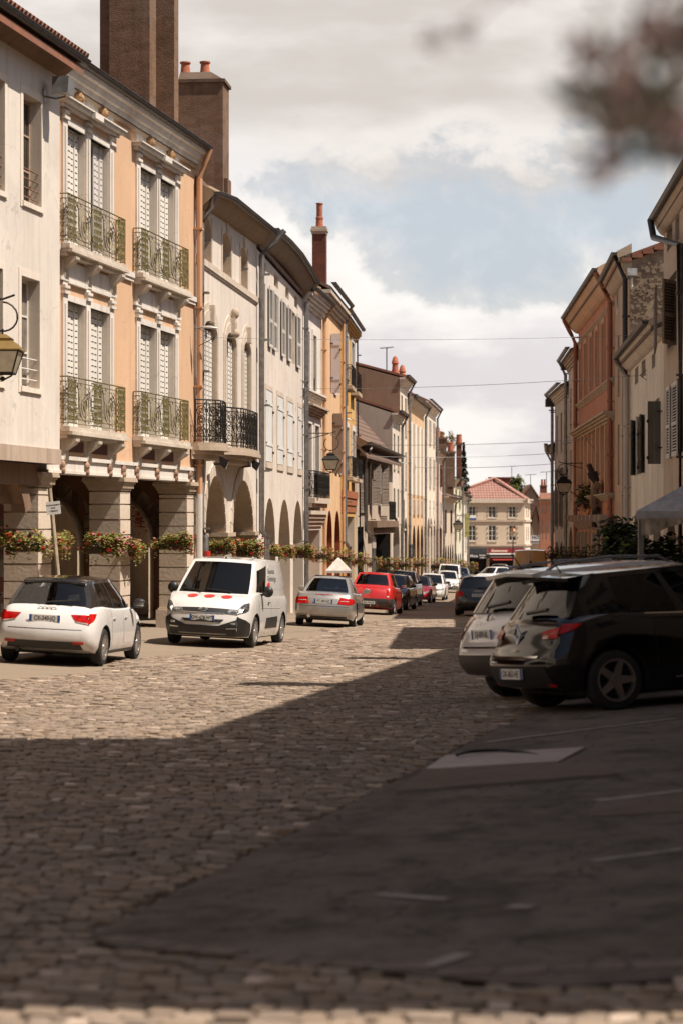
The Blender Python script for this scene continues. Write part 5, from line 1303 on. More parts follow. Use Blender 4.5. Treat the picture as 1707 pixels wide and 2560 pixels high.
    eave(F, h, [(0, ze + .3), (L, ze + .3)], .65, .75, plaster('salmon_cove', (.62, .42, .28), (.3, .17, .1), .5)); gutter(F, h, [(0, .72, ze + .34), (L, .72, ze + .3)]); shell(F, h, 0, L, g, ze, 11, wp, M_tilebrown, .4, .5)
    for u in (.2, L - .2): pipe(F, h, [(u, .7, ze + .2), (u, .4, ze - .4), (u, .16, ze - .9), (u, .16, g)], .1, plaster('salmon_pipe', (.36, .16, .1), (.2, .1, .07), .4))
    m = MB(F); m.box(0, L, -4, -3.7, g, 1.4); m.build('arcade_wall', M_stonebrown, h)
    simple_house(S5, 'panelled_house', 'narrow grey-buff house with striped boarded shutters beside the salmon house', 9.4, [(6.0, 8.0, 2, 'shut', M_shgrey), (2.6, 5.0, 2, 'shut', M_stone)], plaster('greybuff', (.62, .51, .40), (.28, .2, .14), .5), D=9, pitch=.4, gmat=M_stonebrown, gfloor=1.2, corn=M_stonebrown)
    simple_house(S6, 'arched_window_house', 'stone house with a bracketed eave, tall louvred shutters and a lantern', 8.3, [(5.2, 7.2, 3, 'win', None), (1.2, 4.3, 3, 'flank', M_shbrown)], plaster('stone_buff', (.66, .55, .43), (.28, .2, .14), .5), D=9, pitch=.4, gmat=M_stonebrown, gfloor=.4, corn=M_stone)
    simple_house(S7, 'narrow_end_house', 'last narrow house of the shady row with thin louvred shutters', 5.6, [(1.0, 3.2, 3, 'flank', M_shgrey)], plaster('stone_buff2', (.58, .47, .36), (.26, .18, .12), .5), D=9, pitch=.4, gfloor=.2)
    for F, px, py, lab in ((S6, 1375, 1008, 'grey floodlight on the eave of the bracketed stone house'), (S5, 1415, 915, 'dark floodlight below the cornice of the narrow grey-buff house')):
        s = (px - CXP) / FPX; y = F.P1.y - .3; x = s * y; z = CAMH + (HYP - py) / FPX * y; f = thing('floodlight', lab, 'floodlight', (x, y, z))
        m = MB(); m.box(x - .28, x + .2, y - .2, y + .2, z - .2, z + .22); m.build('lamp_housing', M_darkzinc, f); m = MB(); m.tube([(x + .2, y, z - .1), (x + .55, y, z - .3)], .03, 5); m.box(x - .1, x + .5, y - .05, y + .05, z - .42, z - .36); m.build('bracket', M_darkzinc, f)
right_side()

# ------------------------------------------------------------------ square at the end
def wpx(px, py, Y): return Vector(((px - CXP) / FPX * Y, Y, CAMH + (HYP - py) / FPX * Y))
def end_square():
    Y = 262.; X = lambda px: (px - CXP) / FPX * Y; Z = lambda py: CAMH + (HYP - py) / FPX * Y
    xa, xb, xc = X(1155), X(1310), X(1330) ; g = gz(16, Y) - .1
    h = thing('restaurant_house', 'beige three-storey house with a pink hipped tile roof closing the street', 'house', (X(1240), Y, g))
    F = Fr((xb, Y), (xa - 3, Y), 1)
    F = Fr((xa - 3, Y - 2.6), (xb, Y), 1); L = F.L; ze = Z(1252)
    wp = plaster('beige_plaster', (.58, .47, .35), (.34, .26, .18), .35)
    ops = []
    for (a, b) in ((1171, 1188), (1220, 1238.5), (1271, 1288.5)):
        for ya, yb in ((1266, 1294), (1314, 1351.5)): ops.append(dict(u0=F.u(a), u1=F.u(b), z0=Z(yb), z1=Z(ya), d=.2))
    sh = [dict(u0=F.u(1172), u1=F.u(1216), z0=g, z1=Z(1390), d=.3, sill=False), dict(u0=F.u(1222), u1=F.u(1306), z0=g, z1=Z(1384), d=.3, sill=False)]
    wall(F, h, 0, L, g, ze, ops + sh, wp, wp, .2)
    for o in ops:
        window(F, h, o, -.12, (1, 3)); m = MB(F); m.box(o['u0'] - .12, o['u1'] + .12, 0, .1, o['z0'] - .15, o['z0'] - .003)
        m.build('sill', M_stone2, h); m = MB(F)
        for e in (o['u0'] - .16, o['u1'] + .16):
            for q in (.2, .5, .85): m.box(e - .05, e + .05, 0, .08, o['z0'] + (o['z1'] - o['z0']) * q - .05, o['z0'] + (o['z1'] - o['z0']) * q + .05)
        m.build('shutter_pin', M_iron, h)
    m = MB(F); m.box(.3, L - .3, -.6, -.5, g, Z(1384)); m.build('shopfront', M_dark, h)
    G = Fr((xb, Y), (X(1332) + .15, Y + 6), 1)
    side = [dict(u0=G.L * a, u1=G.L * (a + .12), z0=Z(yb), z1=Z(ya), d=.2) for a in (.3, .62) for ya, yb in ((1266, 1294), (1318, 1351))]
    wall(G, h, 0, G.L, g, ze, side, plaster('beige_sunlit', (.74, .64, .52), (.4, .3, .2), .3), wp, .2)  # sun-facing side: its brightness is put into a paler plaster colour
    for o in side: m = MB(G); m.box(o['u0'], o['u1'], -.15, -.1, o['z0'], o['z1']); m.build('blind_window', M_shgrey, h)
    m = MB(F); m.poly([(0, -.01, g), (0, -9, g), (0, -9, ze), (0, -.01, ze)]); m.poly([(0, -9, g), (L + 1.6, -9, g), (L + 1.6, -9, ze), (0, -9, ze)]); m.poly([(L + 1.25, -6, g), (L + 1.6, -9, g), (L + 1.6, -9, ze), (L + 1.25, -6, ze)]); m.build('rear_wall', wp, h)
    for py, t in ((1301, .16), (1362, .14), (1251, .3)):
        z = Z(py); m = MB(F); m.box(0, L, 0, .16 if py > 1260 else .4, z - t, z + t * .6); m.build('string_course', M_stone2 if py < 1260 else M_stonebrown, h)
        m = MB(G); m.box(0, G.L, 0, .16 if py > 1260 else .4, z - t, z + t * .6); m.build('string_course', M_stone2, h)
    mt, nt, b = newmat('pink_tile_roof'); b.inputs['Roughness'].default_value = .8
    v = pos(nt); br = nt.nodes.new('ShaderNodeTexBrick'); br.inputs['Scale'].default_value = 1; br.offset = 0; br.inputs['Brick Width'].default_value = .34; br.inputs['Row Height'].default_value = .30; br.inputs['Mortar Size'].default_value = .035
    br.inputs['Color1'].default_value = (.40, .215, .165, 1); br.inputs['Color2'].default_value = (.34, .175, .135, 1); br.inputs['Mortar'].default_value = (.13, .05, .04, 1)
    mp = nt.nodes.new('ShaderNodeCombineXYZ'); sp = nt.nodes.new('ShaderNodeSeparateXYZ'); nt.links.new(v, sp.inputs[0]); nt.links.new(sp.outputs[0], mp.inputs[0])
    ad = nt.nodes.new('ShaderNodeMath'); ad.operation = 'MULTIPLY_ADD'; ad.inputs[1].default_value = .0; nt.links.new(sp.outputs[1], ad.inputs[0]); nt.links.new(sp.outputs[2], ad.inputs[2]); nt.links.new(ad.outputs[0], mp.inputs[1])
    nt.links.new(mp.outputs[0], br.inputs['Vector']); n = noise(nt, v, 1.2, 4); nt.links.new(mix(nt, ramp(nt, n, .35, .7, 0, .35), br.outputs['Color'], (.30, .17, .13)), b.inputs['Base Color'])
    za = Z(1197); ap = wpx(1236, 1197, Y + 4.5); ap2 = ap + Vector((3.2, .4, -.1)); m = MB()
    e = [Vector((xa - 3.4, Y - .5, ze + .05)), Vector((xb + .2, Y - .5, ze + .05)), Vector((X(1332) + .9, Y + 6, ze + .05)), Vector((X(1332) + .9, Y + 9.5, ze + .05)), Vector((xa - 3.4, Y + 9.5, ze + .05))]
    m.v = e + [ap, ap2]; m.f = [[0, 1, 6, 5], [1, 2, 3, 6], [3, 4, 5, 6], [4, 0, 5], [0, 4, 3, 2, 1]]; m.m = [0] * 5; m.v[6] = ap + Vector((.6, .4, -.05)); m.build('roof', mt, h)
    m = MB(); m.tube([ap + Vector((-.1, 0, .1)), e[1] + Vector((0, .2, .1))], .16, 6); m.tube([ap + Vector((-.1, 0, .1)), e[0] + Vector((0, .2, .1))], .13, 6); m.build('ridge_tiles', plain('pink_ridge', (.46, .24, .18), .8), h)
    c = thing('brick_chimney', 'wide red brick chimney behind the pink hipped roof', 'chimney', wpx(1248, 1215, Y + 9)); m = MB(); a = wpx(1221, 1193, Y + 9); b_ = wpx(1273, 1240, Y + 9); m.box(a.x, b_.x, Y + 8.5, Y + 9.3, b_.z - 3, a.z - .15); m.box(a.x - .1, b_.x + .1, Y + 8.4, Y + 9.4, a.z - .15, a.z); m.build('shaft', M_brick, c)
    # shop signs and awnings
    def board(name, lab, x0, x1, y0, y1, mat, txt=None, dz=.3, cmat=M_white, sz=.8, **k):
        t = thing(name, lab, 'sign', F.P(F.u((x0 + x1) / 2), dz, Z(y1))); m = MB(F); m.box(F.u(x0, dz), min(F.u(x1, dz), L + .02), dz - .12, dz, Z(y1), Z(y0)); p = m.build('board', mat, t)
        for tx, px, py, s in txt or (): text(tx, 'lettering', cmat, p, basis(F.P(F.u(px, dz), dz + .012, Z(py)), (F.U.x, F.U.y, 0), (0, 0, 1)), s, **k)
    sr = plain('sign_crimson', (.20, .012, .02), .4); sb = plain('sign_slate', (.035, .036, .042), .5); ylw = plain('sign_cream', (.72, .62, .45), .5)
    board('restaurant_sign', 'long crimson restaurant fascia with slanting cream lettering', 1219, 1331, 1371, 1381.5, sr, (('Restaurant', 1246, 1376.5, .46),), .25, ylw, shear=.35, bold=.008)
    board('shop_fascia', 'dark blank fascia board over the hairdresser', 1172, 1217, 1371, 1382, sb, None, .2)
    board('mixte_sign', 'slate sign reading MIXTE beside the restaurant', 1172, 1195, 1384, 1394.5, sb, (('Mixte', 1183.5, 1389.5, .42),), .25, bold=.006)
    board('hairdresser_sign', 'slate sign with two lines of hairdresser lettering', 1196.5, 1219, 1384, 1397, sb, (('Ambiance', 1207.5, 1387.5, .27), ('Coiffure', 1207.5, 1393.5, .27)), .27, bold=.005)
    for lab, y0, y1, mt, x0, x1 in (('upper white awning over the restaurant terrace', 1383, 1386, M_white, 1213, 1300), ('red lower awning with a white hem', 1393.5, 1400, plain('awning_red', (.40, .03, .03), .7), 1219, 1302), ('grey striped awning cassette between the two awnings', 1386.5, 1393, plain('awning_grey', (.22, .18, .15), .7), 1215, 1302)):
        t = thing('awning', lab, 'awning', (X(1260), Y - 1, Z(y1))); 
        m = MB(F); m.run([(.25, Z(y0)), (1.6 + (.4 if y0 > 1392 else 0), Z(y1) + .1), (1.6 + (.4 if y0 > 1392 else 0), Z(y1)), (.25, Z(y0) - .12)], F.u(x0), F.u(x1)); m.build('canopy', mt, t)
        m = MB(F)
        for q in (x0 + 2, x1 - 2): m.tube([(F.u(q), .2, Z(y1) - .2), (F.u(q), 1.4, Z(y1) + .02)], .03, 4)
        m.build('arm', M_zinc, t)
    t = thing('estate_sign', 'small white and blue for-sale panel under the first upper window', 'sign', (X(1180), Y - .1, Z(1298))); m = MB(F); m.box(F.u(1172), F.u(1188), .12, .2, Z(1298.5), Z(1288)); m.build('board', M_white, t); m = MB(F); m.box(F.u(1172), F.u(1188), .201, .215, Z(1298.5), Z(1295)); m.build('blue_band', M_blueplate, t)
    # hotel sign and the pink house of the side street
    Y2 = 215.; t = thing('hotel_sign', 'white projecting hotel sign with blue capitals at the side street', 'sign', wpx(1338, 1348, Y2)); a, b_ = wpx(1326, 1338, Y2), wpx(1349, 1358, Y2)
    m = MB(); m.box(a.x, b_.x + .3, Y2, Y2 + .15, b_.z, a.z); p = m.build('board', M_white, t); navy = plain('navy_letter', (.03, .04, .12), .5)
    text('H\u00d4TEL', 'lettering', navy, p, basis((a.x + .10, Y2 - .012, CAMH + (HYP - 1343.5) / FPX * Y2), (1, 0, 0), (0, 0, 1)), .46, align='LEFT', bold=.01)
    m = MB(); m.box(a.x, b_.x + .3, Y2 - .01, Y2, b_.z + .08, b_.z + .2); m.build('stripe', navy, t)
    Y3 = 185.; Fp = Fr(wpx(1349, 0, Y3).xy, (wpx(1349, 0, Y3).x + 9, Y3 - .6), 1); L = Fp.L; z3 = lambda py: CAMH + (HYP - py) / FPX * Y3
    simple = [dict(u0=Fp.u(a), u1=Fp.u(b), z0=z3(yb), z1=z3(ya), d=.2) for a, b in ((1353.5, 1356), (1362.5, 1365.5), (1372.5, 1376)) for ya, yb in ((1262, 1283), (1302, 1348))]
    h2 = house('salmon_corner_house', 'small salmon house on the side street with narrow windows', Fp); g3 = gz(17, Y3) - .4
    wall(Fp, h2, 0, L, g3, z3(1252), simple, plaster('salmon_far', (.52, .24, .15), (.3, .14, .09), .35), M_stonebrown, .2)
    for o in simple: window(Fp, h2, o, -.18, (1, 2))
    moulding(Fp, h2, 0, L, z3(1254), z3(1246), .5, M_stonebrown); shell(Fp, h2, 0, L, g3, z3(1252), 3, MATS['salmon_far'], M_tile, .3, .3)
    for k, (x0, x1, y0, y1, Yb, lab) in enumerate(((1300, 1352, 1216, 1262, 300, 'brown gabled house with red ridge tiles beyond the restaurant roof'), (1326, 1350, 1262, 1330, 275, 'stacked brown roofs beyond the hotel sign'))):
        a, b_ = wpx(x0, y0, Yb), wpx(x1, y1, Yb); hb = thing('far_house', lab, 'house', ((a.x + b_.x) / 2, Yb, -7.5)); m = MB(); xm = (a.x * .5 + b_.x * .5)
        m.prism([(a.x, -7.5), (b_.x, -7.5), (b_.x, b_.z), (xm, a.z), (a.x, b_.z + .6)], Yb, Yb + 8); m.build('wall', plaster('far_brown', (.30, .21, .15), (.2, .13, .1), .4), hb)
        m = MB(); m.prism([(a.x - .3, b_.z + .5), (xm, a.z + .05), (b_.x + .3, b_.z - .1), (b_.x + .3, b_.z + .15), (xm, a.z + .3), (a.x - .3, b_.z + .75)], Yb - .3, Yb + 8.3); m.build('roof', M_tile, hb)
    c = thing('twin_chimney', 'dark brick chimney with two thin flues near the side street', 'chimney', wpx(1358, 1240, 240)); a, b_ = wpx(1350, 1216, 240), wpx(1366, 1245, 240)
    m = MB(); m.box(a.x, b_.x, 240, 240.8, b_.z - 3, a.z); m.box(a.x - .05, b_.x + .05, 239.95, 240.85, a.z, a.z + .12); m.build('shaft', M_brick, c); m = MB(); m.smooth = True
    for q in (.2, .5): m.lathe([(.13, a.z + .12), (.11, a.z + .75), (.14, a.z + .78)], (a.x + q, 240.4, 0), 8)
    m.build('flue', M_pot, c)
    for px, py0, py1, Yb, w, lab in ((1278, 1166, 1200, 270, 12, 'lone television aerial above the pink hipped roof'), (1325, 1187, 1250, 268, 14, 'tall aerial mast between the roof and the twin flues'), (1365, 1180, 1210, 246, 16, 'aerial over the twin brick flues'), (966, 870, 935, 140, 17, 'T-shaped aerial above the brown gabled house')):
        a, b_ = wpx(px, py0, Yb), wpx(px, py1, Yb); t = thing('roof_aerial', lab, 'aerial', b_); m = MB(); m.tube([b_ - Vector((0, 0, 1.5)), a], .04, 5); m.build('mast', M_darkzinc, t); r = w * Yb / FPX
        m = MB(); m.tube([a + Vector((-r, 0, -.02)), a + Vector((r, 0, .06))], .03, 4)
        for k in range(5): m.tube([a + Vector((-r * .9 + r * .35 * k, -.3, 0)), a + Vector((-r * .9 + r * .35 * k, .3, 0))], .015, 4)
        m.build('boom', M_darkzinc, t)
end_square()
# ------------------------------------------------------------------ cars
def lin(tab, x): return float(np.interp(x, [a for a, b in tab], [b for a, b in tab]))
def gpt(px, py, Y=30.):
    t = (px - CXP) / FPX
    for _ in range(60): Y = FPX * (CAMH - gz(t * Y, Y)) / (py - HYP)
    return Vector((t * Y, Y))
class Body:
    """Smooth car shell: a box warped by its side profile, plan and section; y runs from the tail (0) to the nose (L)."""
    def __init__(s, S): s.S = S
    def p(s, a, t, c):
        S = s.S; L = S['L']; y0 = lin(S['yr'], c); y1 = L + lin(S['yf'], c); y = y0 + (y1 - y0) * t; yn = t * L
        zb, zl = lin(S['zb'], yn), lin(S['zl'], yn); z = zl + (zb - zl) * (c + 1) / 2
        w = lin(S['w'], yn) * lin(S['wc'], c)
        bow = S.get('bow', .10) * (1 - a * a)
        if t < .25: y -= bow * (1 - t / .25) * (1 if c < .8 else .6)
        if t > .75: y += bow * 1.2 * (t - .75) / .25
        if c > .5: z += .022 * (1 - a * a) * (c - .5) * 2
        return Vector((a * w, y, z))
    def inv(s, face, q, r):
        S = s.S; L = S['L']
        if face in ('rear', 'front'):
            t = 0. if face == 'rear' else 1.; zb, zl = lin(S['zb'], t * L), lin(S['zl'], t * L); c = max(-1, min(1, 2 * (r - zl) / (zb - zl) - 1)); w = lin(S['w'], t * L) * lin(S['wc'], c)
            return max(-1, min(1, q / w)), t, c
        if face == 'side':
            t = q / L; c = 0.
            for _ in range(8):
                zb, zl = lin(S['zb'], t * L), lin(S['zl'], t * L); c = max(-1, min(1, 2 * (r - zl) / (zb - zl) - 1)); y0 = lin(S['yr'], c); y1 = L + lin(S['yf'], c); t = max(0, min(1, (q - y0) / (y1 - y0)))
            return 1., t, c
        t = r / L
        for _ in range(4): y0 = lin(S['yr'], 1); y1 = L + lin(S['yf'], 1); t = max(0, min(1, (r - y0) / (y1 - y0)))
        return max(-1, min(1, q / (lin(S['w'], t * L) * lin(S['wc'], 1)))), t, 1.
class Green:
    def __init__(s, S): s.S = S
    def p(s, a, t, k):
        S = s.S; r0, r1, f0, f1 = S['g']; y = (r0 + (r1 - r0) * k) * (1 - t) + (f0 + (f1 - f0) * k) * t; yb = r0 + (f0 - r0) * t
        z0 = lin(S['zb'], yb) - .015; z1 = lin(S['roof'], r1 + (f1 - r1) * t); z = z0 + (z1 - z0) * k
        w = S['gw'][0] + (S['gw'][1] - S['gw'][0]) * k ** 1.35; w *= 1 - .10 * abs(2 * t - 1) ** 4
        bow = .10 * (1 - a * a)
        if t < .2: y -= bow * (1 - t / .2) * (1 - .4 * k)
        if t > .8: y += bow * 1.6 * (t - .8) / .2 * (1 - .4 * k)
        if k > .85: z += .035 * (1 - a * a) * (k - .85) / .15
        return Vector((a * w, y, z))
def quadpatch(m, fn, quad, off, n=6, k=4, skirt=.012):
    """fn maps (p,q) to (point, outward normal); quad is four corners in (p,q); a thin raised piece that follows the shell."""
    rows = []
    for i in range(n + 1):
        row = []
        for j in range(k + 1):
            u, v = i / n, j / k
            pp = [(1 - u) * (1 - v) * quad[0][d] + u * (1 - v) * quad[1][d] + u * v * quad[2][d] + (1 - u) * v * quad[3][d] for d in (0, 1)]
            P, Nn = fn(*pp); m.v.append(m.F.P(*(P + Nn * off))); row.append(len(m.v) - 1)
        rows.append(row)
    for i in range(n):
        for j in range(k): m.f.append([rows[i][j], rows[i + 1][j], rows[i + 1][j + 1], rows[i][j + 1]]); m.m.append(m.cur)
    edge = [rows[i][0] for i in range(n + 1)] + [rows[n][j] for j in range(1, k + 1)] + [rows[i][k] for i in range(n - 1, -1, -1)] + [rows[0][j] for j in range(k - 1, 0, -1)]
    def back(idx, q):
        return None
    lo = []
    for e in edge: lo.append(None)
    # skirt back towards the shell
    c = sum((m.v[e] for e in edge), Vector()) / len(edge)
    P, Nn = fn(*[sum(q[d] for q in quad) / 4 for d in (0, 1)])
    base = len(m.v)
    for e in edge: m.v.append(m.v[e] - Nn * (off + skirt))
    ne = len(edge)
    for i in range(ne): m.f.append([edge[i], edge[(i + 1) % ne], base + (i + 1) % ne, base + i]); m.m.append(m.cur)
def wheel_mesh(R, W, spokes, rimr, sgn):
    t = MB(); t.smooth = True
    pr = [(rimr, -.5), (rimr + .01, -.5), (R * .93, -.46), (R * .985, -.34), (R, -.2), (R, .2), (R * .985, .34), (R * .93, .46), (rimr + .01, .5), (rimr, .5), (rimr - .02, .3), (rimr - .02, -.3)]
    t.lathe([(r, h * W) for r, h in pr + pr[:1]], (0, 0, 0), 28, 'x', caps=False)
    r = MB(); o = sgn * W
    r.lathe([(rimr + .004, o * .30), (rimr + .004, o * .495), (rimr - .022, o * .50), (rimr - .03, o * .30)], (0, 0, 0), 28, 'x', caps=False)
    for k in range(spokes):
        an = 2 * math.pi * k / spokes
        for dd in ((-.0, ) if spokes < 8 else (-.0,)):
            c, s_ = math.cos(an + dd), math.sin(an + dd); w0, w1 = (.045, .030) if spokes < 8 else (.022, .016)
            q = []
            for rr, ww, h in ((.05, w0, .42), (rimr - .015, w1, .47)):
                for sg in (-1, 1): q.append((o * h, c * rr - s_ * ww * sg, s_ * rr + c * ww * sg))
            for rr, ww, h in ((.05, w0, .28), (rimr - .015, w1, .33)):
                for sg in (-1, 1): q.append((o * h, c * rr - s_ * ww * sg, s_ * rr + c * ww * sg))
            b = [r.pt(*x) for x in q]
            for f in ((0, 1, 3, 2), (4, 6, 7, 5), (0, 2, 6, 4), (1, 5, 7, 3), (0, 4, 5, 1), (2, 3, 7, 6)): r.f.append([b[i] for i in f]); r.m.append(0)
    r.lathe([(.001, o * .46), (.055, o * .45), (.065, o * .30)], (0, 0, 0), 14, 'x')
    d = MB(); d.lathe([(.001, o * .16), (rimr - .02, o * .16), (rimr - .02, o * .14), (.001, o * .14)], (0, 0, 0), 20, 'x')
    return t, r, d
def rings(m, c, r, n, gap, ax=1):
    for k in range(n):
        x = (k - (n - 1) / 2) * gap; m.tube([(c[0] + x + r * math.cos(a), c[1], c[2] + r * math.sin(a)) for a in np.linspace(0, 2 * math.pi, 15)[:-1]], .007, 5, closed=True)
def plate(par, txt, c, face, blue2=True, w=.52, h=.11):
    d = -1 if face == 'rear' else 1
    m = MB(); m.box(-w / 2, w / 2, -.006, .006, -h / 2, h / 2)
    m.v = [Vector((v.x + c[0], v.y + c[1], v.z + c[2])) for v in m.v]; p = m.build('number_plate', M_plate, par)
    m = MB()
    for e in ((-1, 1) if blue2 else (-1,)): x0 = e * w / 2 * d * -1; a, b = sorted((x0, x0 - e * d * -1 * .045)); m.box(c[0] + a, c[0] + b, c[1] + d * .0062 - .0004, c[1] + d * .0062 + .0004, c[2] - h / 2, c[2] + h / 2)
    m.build('blue_band', M_blueplate, p)
    text(txt, 'lettering', M_ink, p, basis((c[0], c[1] + d * .0075, c[2] - .002), (-d * 1., 0, 0) if d > 0 else (1, 0, 0), (0, 0, 1)), .098, ext=.0005, sx=.80, bold=.0012)
def car(name, label, S, at, heading, anchor, cat='car', group=None, far=False):
    t = thing(name, label, cat, (0, 0, 0), group); B = Body(S); G = Green(S); L = S['L']
    nx, ny, nz_ = (10, 22, 8) if far else (14, 40, 12)
    # shell
    m = MB(); m.smooth = True
    lt = lambda n: [0, .012, .03] + [x for x in np.linspace(.05, .95, n - 5)] + [.97, .988, 1.0]
    ts = lt(ny)
    def face(fn, n, k): m.grid(fn, n, k)
    nt_ = len(ts) - 1; tv = lambda u: ts[int(round(u * nt_))]
    cs = [-1, -.9, -.7, -.5, -.3, -.1, .1, .3, .5, .7, .85, .95, 1.0]; cv = lambda u: cs[int(round(u * 12))]
    av = lambda u: math.sin((u - .5) * math.pi) * .35 + (2 * u - 1) * .65
    for sg in (-1, 1): face(lambda u, v: B.p(sg, tv(u), cv(v)), nt_, 12)
    for c in (-1, 1): face(lambda u, v: B.p(av(u), tv(v), c), nx, nt_)
    for e in (0., 1.): face(lambda u, v: B.p(av(u), e, cv(v)), nx, 12)
    body = m.build('body', [S['paint'], M_dark], t, merge=.0004)
    ax = (S['ra'], S['ra'] + S['wb']); R = S['R']; ww = max(b for a, b in S['w'])
    cut = MB()
    for y in ax:
        for sg in (-1, 1): cut.lathe([(R + .055, 0), (R + .055, sg * .6)], (sg * (ww - .27), y, R + .01), 28, 'x')
    co = cut.build('cut', M_dark)
    md = body.modifiers.new('b', 'BOOLEAN'); md.object = co; md.operation = 'DIFFERENCE'; md.solver = 'EXACT'
    dg = bpy.context.evaluated_depsgraph_get(); me = bpy.data.meshes.new_from_object(body.evaluated_get(dg)); body.modifiers.clear()
    if len(me.polygons) > 50:
        me.materials.clear(); me.materials.append(S['paint']); me.materials.append(M_dark)
        for p in me.polygons:
            p.material_index = 0; p.use_smooth = True
            for y in ax:
                if math.hypot(p.center.y - y, p.center.z - R - .01) < R + .058 and abs(p.center.x) < ww * .985: p.material_index = 1
        me.set_sharp_from_angle(angle=math.radians(35)); body.data = me
    bpy.data.objects.remove(co)
    # cabin: glass shell, roof and pillars
    full = S.get('panel')            # vans: sheet metal cabin with glass let in
    m = MB(); m.smooth = True; kv = lambda v: v
    for sg in (-1, 1): m.grid(lambda u, v: G.p(sg, u, v), 16, 6)
    for e in (0., 1.): m.grid(lambda u, v: G.p(av(u), e, v), 10, 6)
    if full: m.grid(lambda u, v: G.p(av(u), v, 1), 10, 16)
    m.build('cabin' if full else 'window_glass', S['paint'] if full else S.get('glass', M_glass), t, merge=.0004)
    gs = lambda sg: (lambda q, k: (G.p(sg, q, k), Vector((sg, 0, .25)).normalized()))
    gf = lambda q, k: (G.p(q, 1, k), Vector((0, .7, .7))); gr = lambda q, k: (G.p(q, 0, k), Vector((0, -.8, .5)).normalized()); gt = lambda q, k: (G.p(q, k, 1), Vector((0, 0, 1)))
    roofm = S.get('roofmat', S['paint'])
    if not full:
        m = MB(); m.smooth = True; quadpatch(m, gt, ((-1, 0), (1, 0), (1, 1), (-1, 1)), .008, 10, 12, .03)
        for sg in (-1, 1): quadpatch(m, gs(sg), ((0, .9), (1, .9), (1, 1.0), (0, 1.0)), .006, 16, 2)
        quadpatch(m, gr, ((-1, .90), (1, .90), (1, 1), (-1, 1)), .006, 8, 2); quadpatch(m, gf, ((-1, .93), (1, .93), (1, 1), (-1, 1)), .006, 8, 2)
        if S.get('spoiler'):
            r1 = S['g'][1]; zt = lin(S['roof'], r1); wr = S['gw'][1]
            pr = [(r1 + .12, zt + .02), (r1 - S['spoiler'], zt - .02), (r1 - S['spoiler'] + .02, zt - .06), (r1 + .1, zt - .07)]
            XR = XY(); a = [m.pt(-wr * .92, y, z) for y, z in pr]; c_ = [m.pt(0, y - .03 * (z > 0), z + .03) for y, z in pr]; b = [m.pt(wr * .92, y, z) for y, z in pr]
            for u, v in ((a, c_), (c_, b)):
                for k in range(4): m.f.append([u[k], u[(k + 1) % 4], v[(k + 1) % 4], v[k]]); m.m.append(0)
            m.f += [a, b]; m.m += [0, 0]
        m.build('roof', roofm, t)
        cp, bp = S.get('cpil', .16), S.get('bpil', (.47,))
        for sg in (-1, 1):
            m = MB(); m.smooth = True; quadpatch(m, gs(sg), ((0, 0), (cp, 0), (cp * .75, .92), (0, .92)), .007, 4, 6); quadpatch(m, gr, ((sg * .90, 0), (sg, 0), (sg, 1), (sg * .88, 1)), .007, 2, 6); m.build('rear_pillar', S.get('pilmat', roofm), t)
            m = MB(); m.smooth = True; quadpatch(m, gs(sg), ((.95, 0), (1, 0), (1, .92), (.95, .92)), .007, 2, 6); quadpatch(m, gf, ((sg * .93, 0), (sg, 0), (sg, 1), (sg * .92, 1)), .007, 2, 6); m.build('windscreen_pillar', S.get('pilmat', roofm), t)
        m = MB(); 
        for sg in (-1, 1):
            for b in bp: quadpatch(m, gs(sg), ((b - .022, 0), (b + .022, 0), (b + .015, .92), (b - .02, .92)), .006, 2, 4)
            quadpatch(m, gs(sg), ((cp * .8, -.0), (.97, -.0), (.97, .06), (cp * .8, .06)), .009, 14, 1)
        m.build('window_trim', M_black, t)
    else:
        m = MB(); m.smooth = True; quadpatch(m, gf, ((-.93, .04), (.93, .04), (.90, .93), (-.90, .93)), .006, 12, 6)
        m.build('windscreen', M_glassdark, t)
        for sg in (-1, 1):
            m = MB(); m.smooth = True; quadpatch(m, gs(sg), full, .006, 10, 5); m.build('side_window', M_glassdark, t)
    # seats
    m = MB(); z0 = lin(S['zb'], S['g'][0] + 1); fy = S['g'][2] - 1.15
    if not full:
        m.box(-S['gw'][0] * .93, S['gw'][0] * .93, S['g'][0] + .12, S['g'][2] - .1, z0 - .05, z0 + .035)
        rows = ((fy, (-.36, .36), .16), (S['g'][1] + .42, (-.42, 0, .42), .14))
        for y, xs, hw in rows:
            for x in xs: m.box(x - hw - .06, x + hw + .06, y - .06, y + .06, z0, z0 + .10); m.box(x - hw * .75, x + hw * .75, y - .05, y + .05, z0 + .12, z0 + .27)
        m.build('seat', plain('seat_cloth', (.06, .055, .05), .9), t)
    # patches
    def bfn(face, sg=1):
        nrm = {'rear': Vector((0, -1, .1)), 'front': Vector((0, 1, .1)), 'side': Vector((sg, 0, .1)), 'top': Vector((0, 0, 1))}[face]
        def f(q, r):
            a, tt, c = B.inv(face, q, r); P = B.p(a * (sg if face == 'side' else 1), tt, c); return P, nrm
        return f
    for nm, face, quad, mt, mirror, off in S.get('patches', ()):
        for sg in ((-1, 1) if mirror else (1,)):
            m = MB(); m.smooth = True
            q = quad if face == 'side' else [(a * sg, b) for a, b in quad]
            quadpatch(m, bfn(face, sg), q, off, 8, 4); m.build(nm, mt, t)
    for nm, quad, mt, off in S.get('gpatches', ()):   # on the cabin rear
        m = MB(); m.smooth = True; quadpatch(m, gr, quad, off, 6, 3); m.build(nm, mt, t)
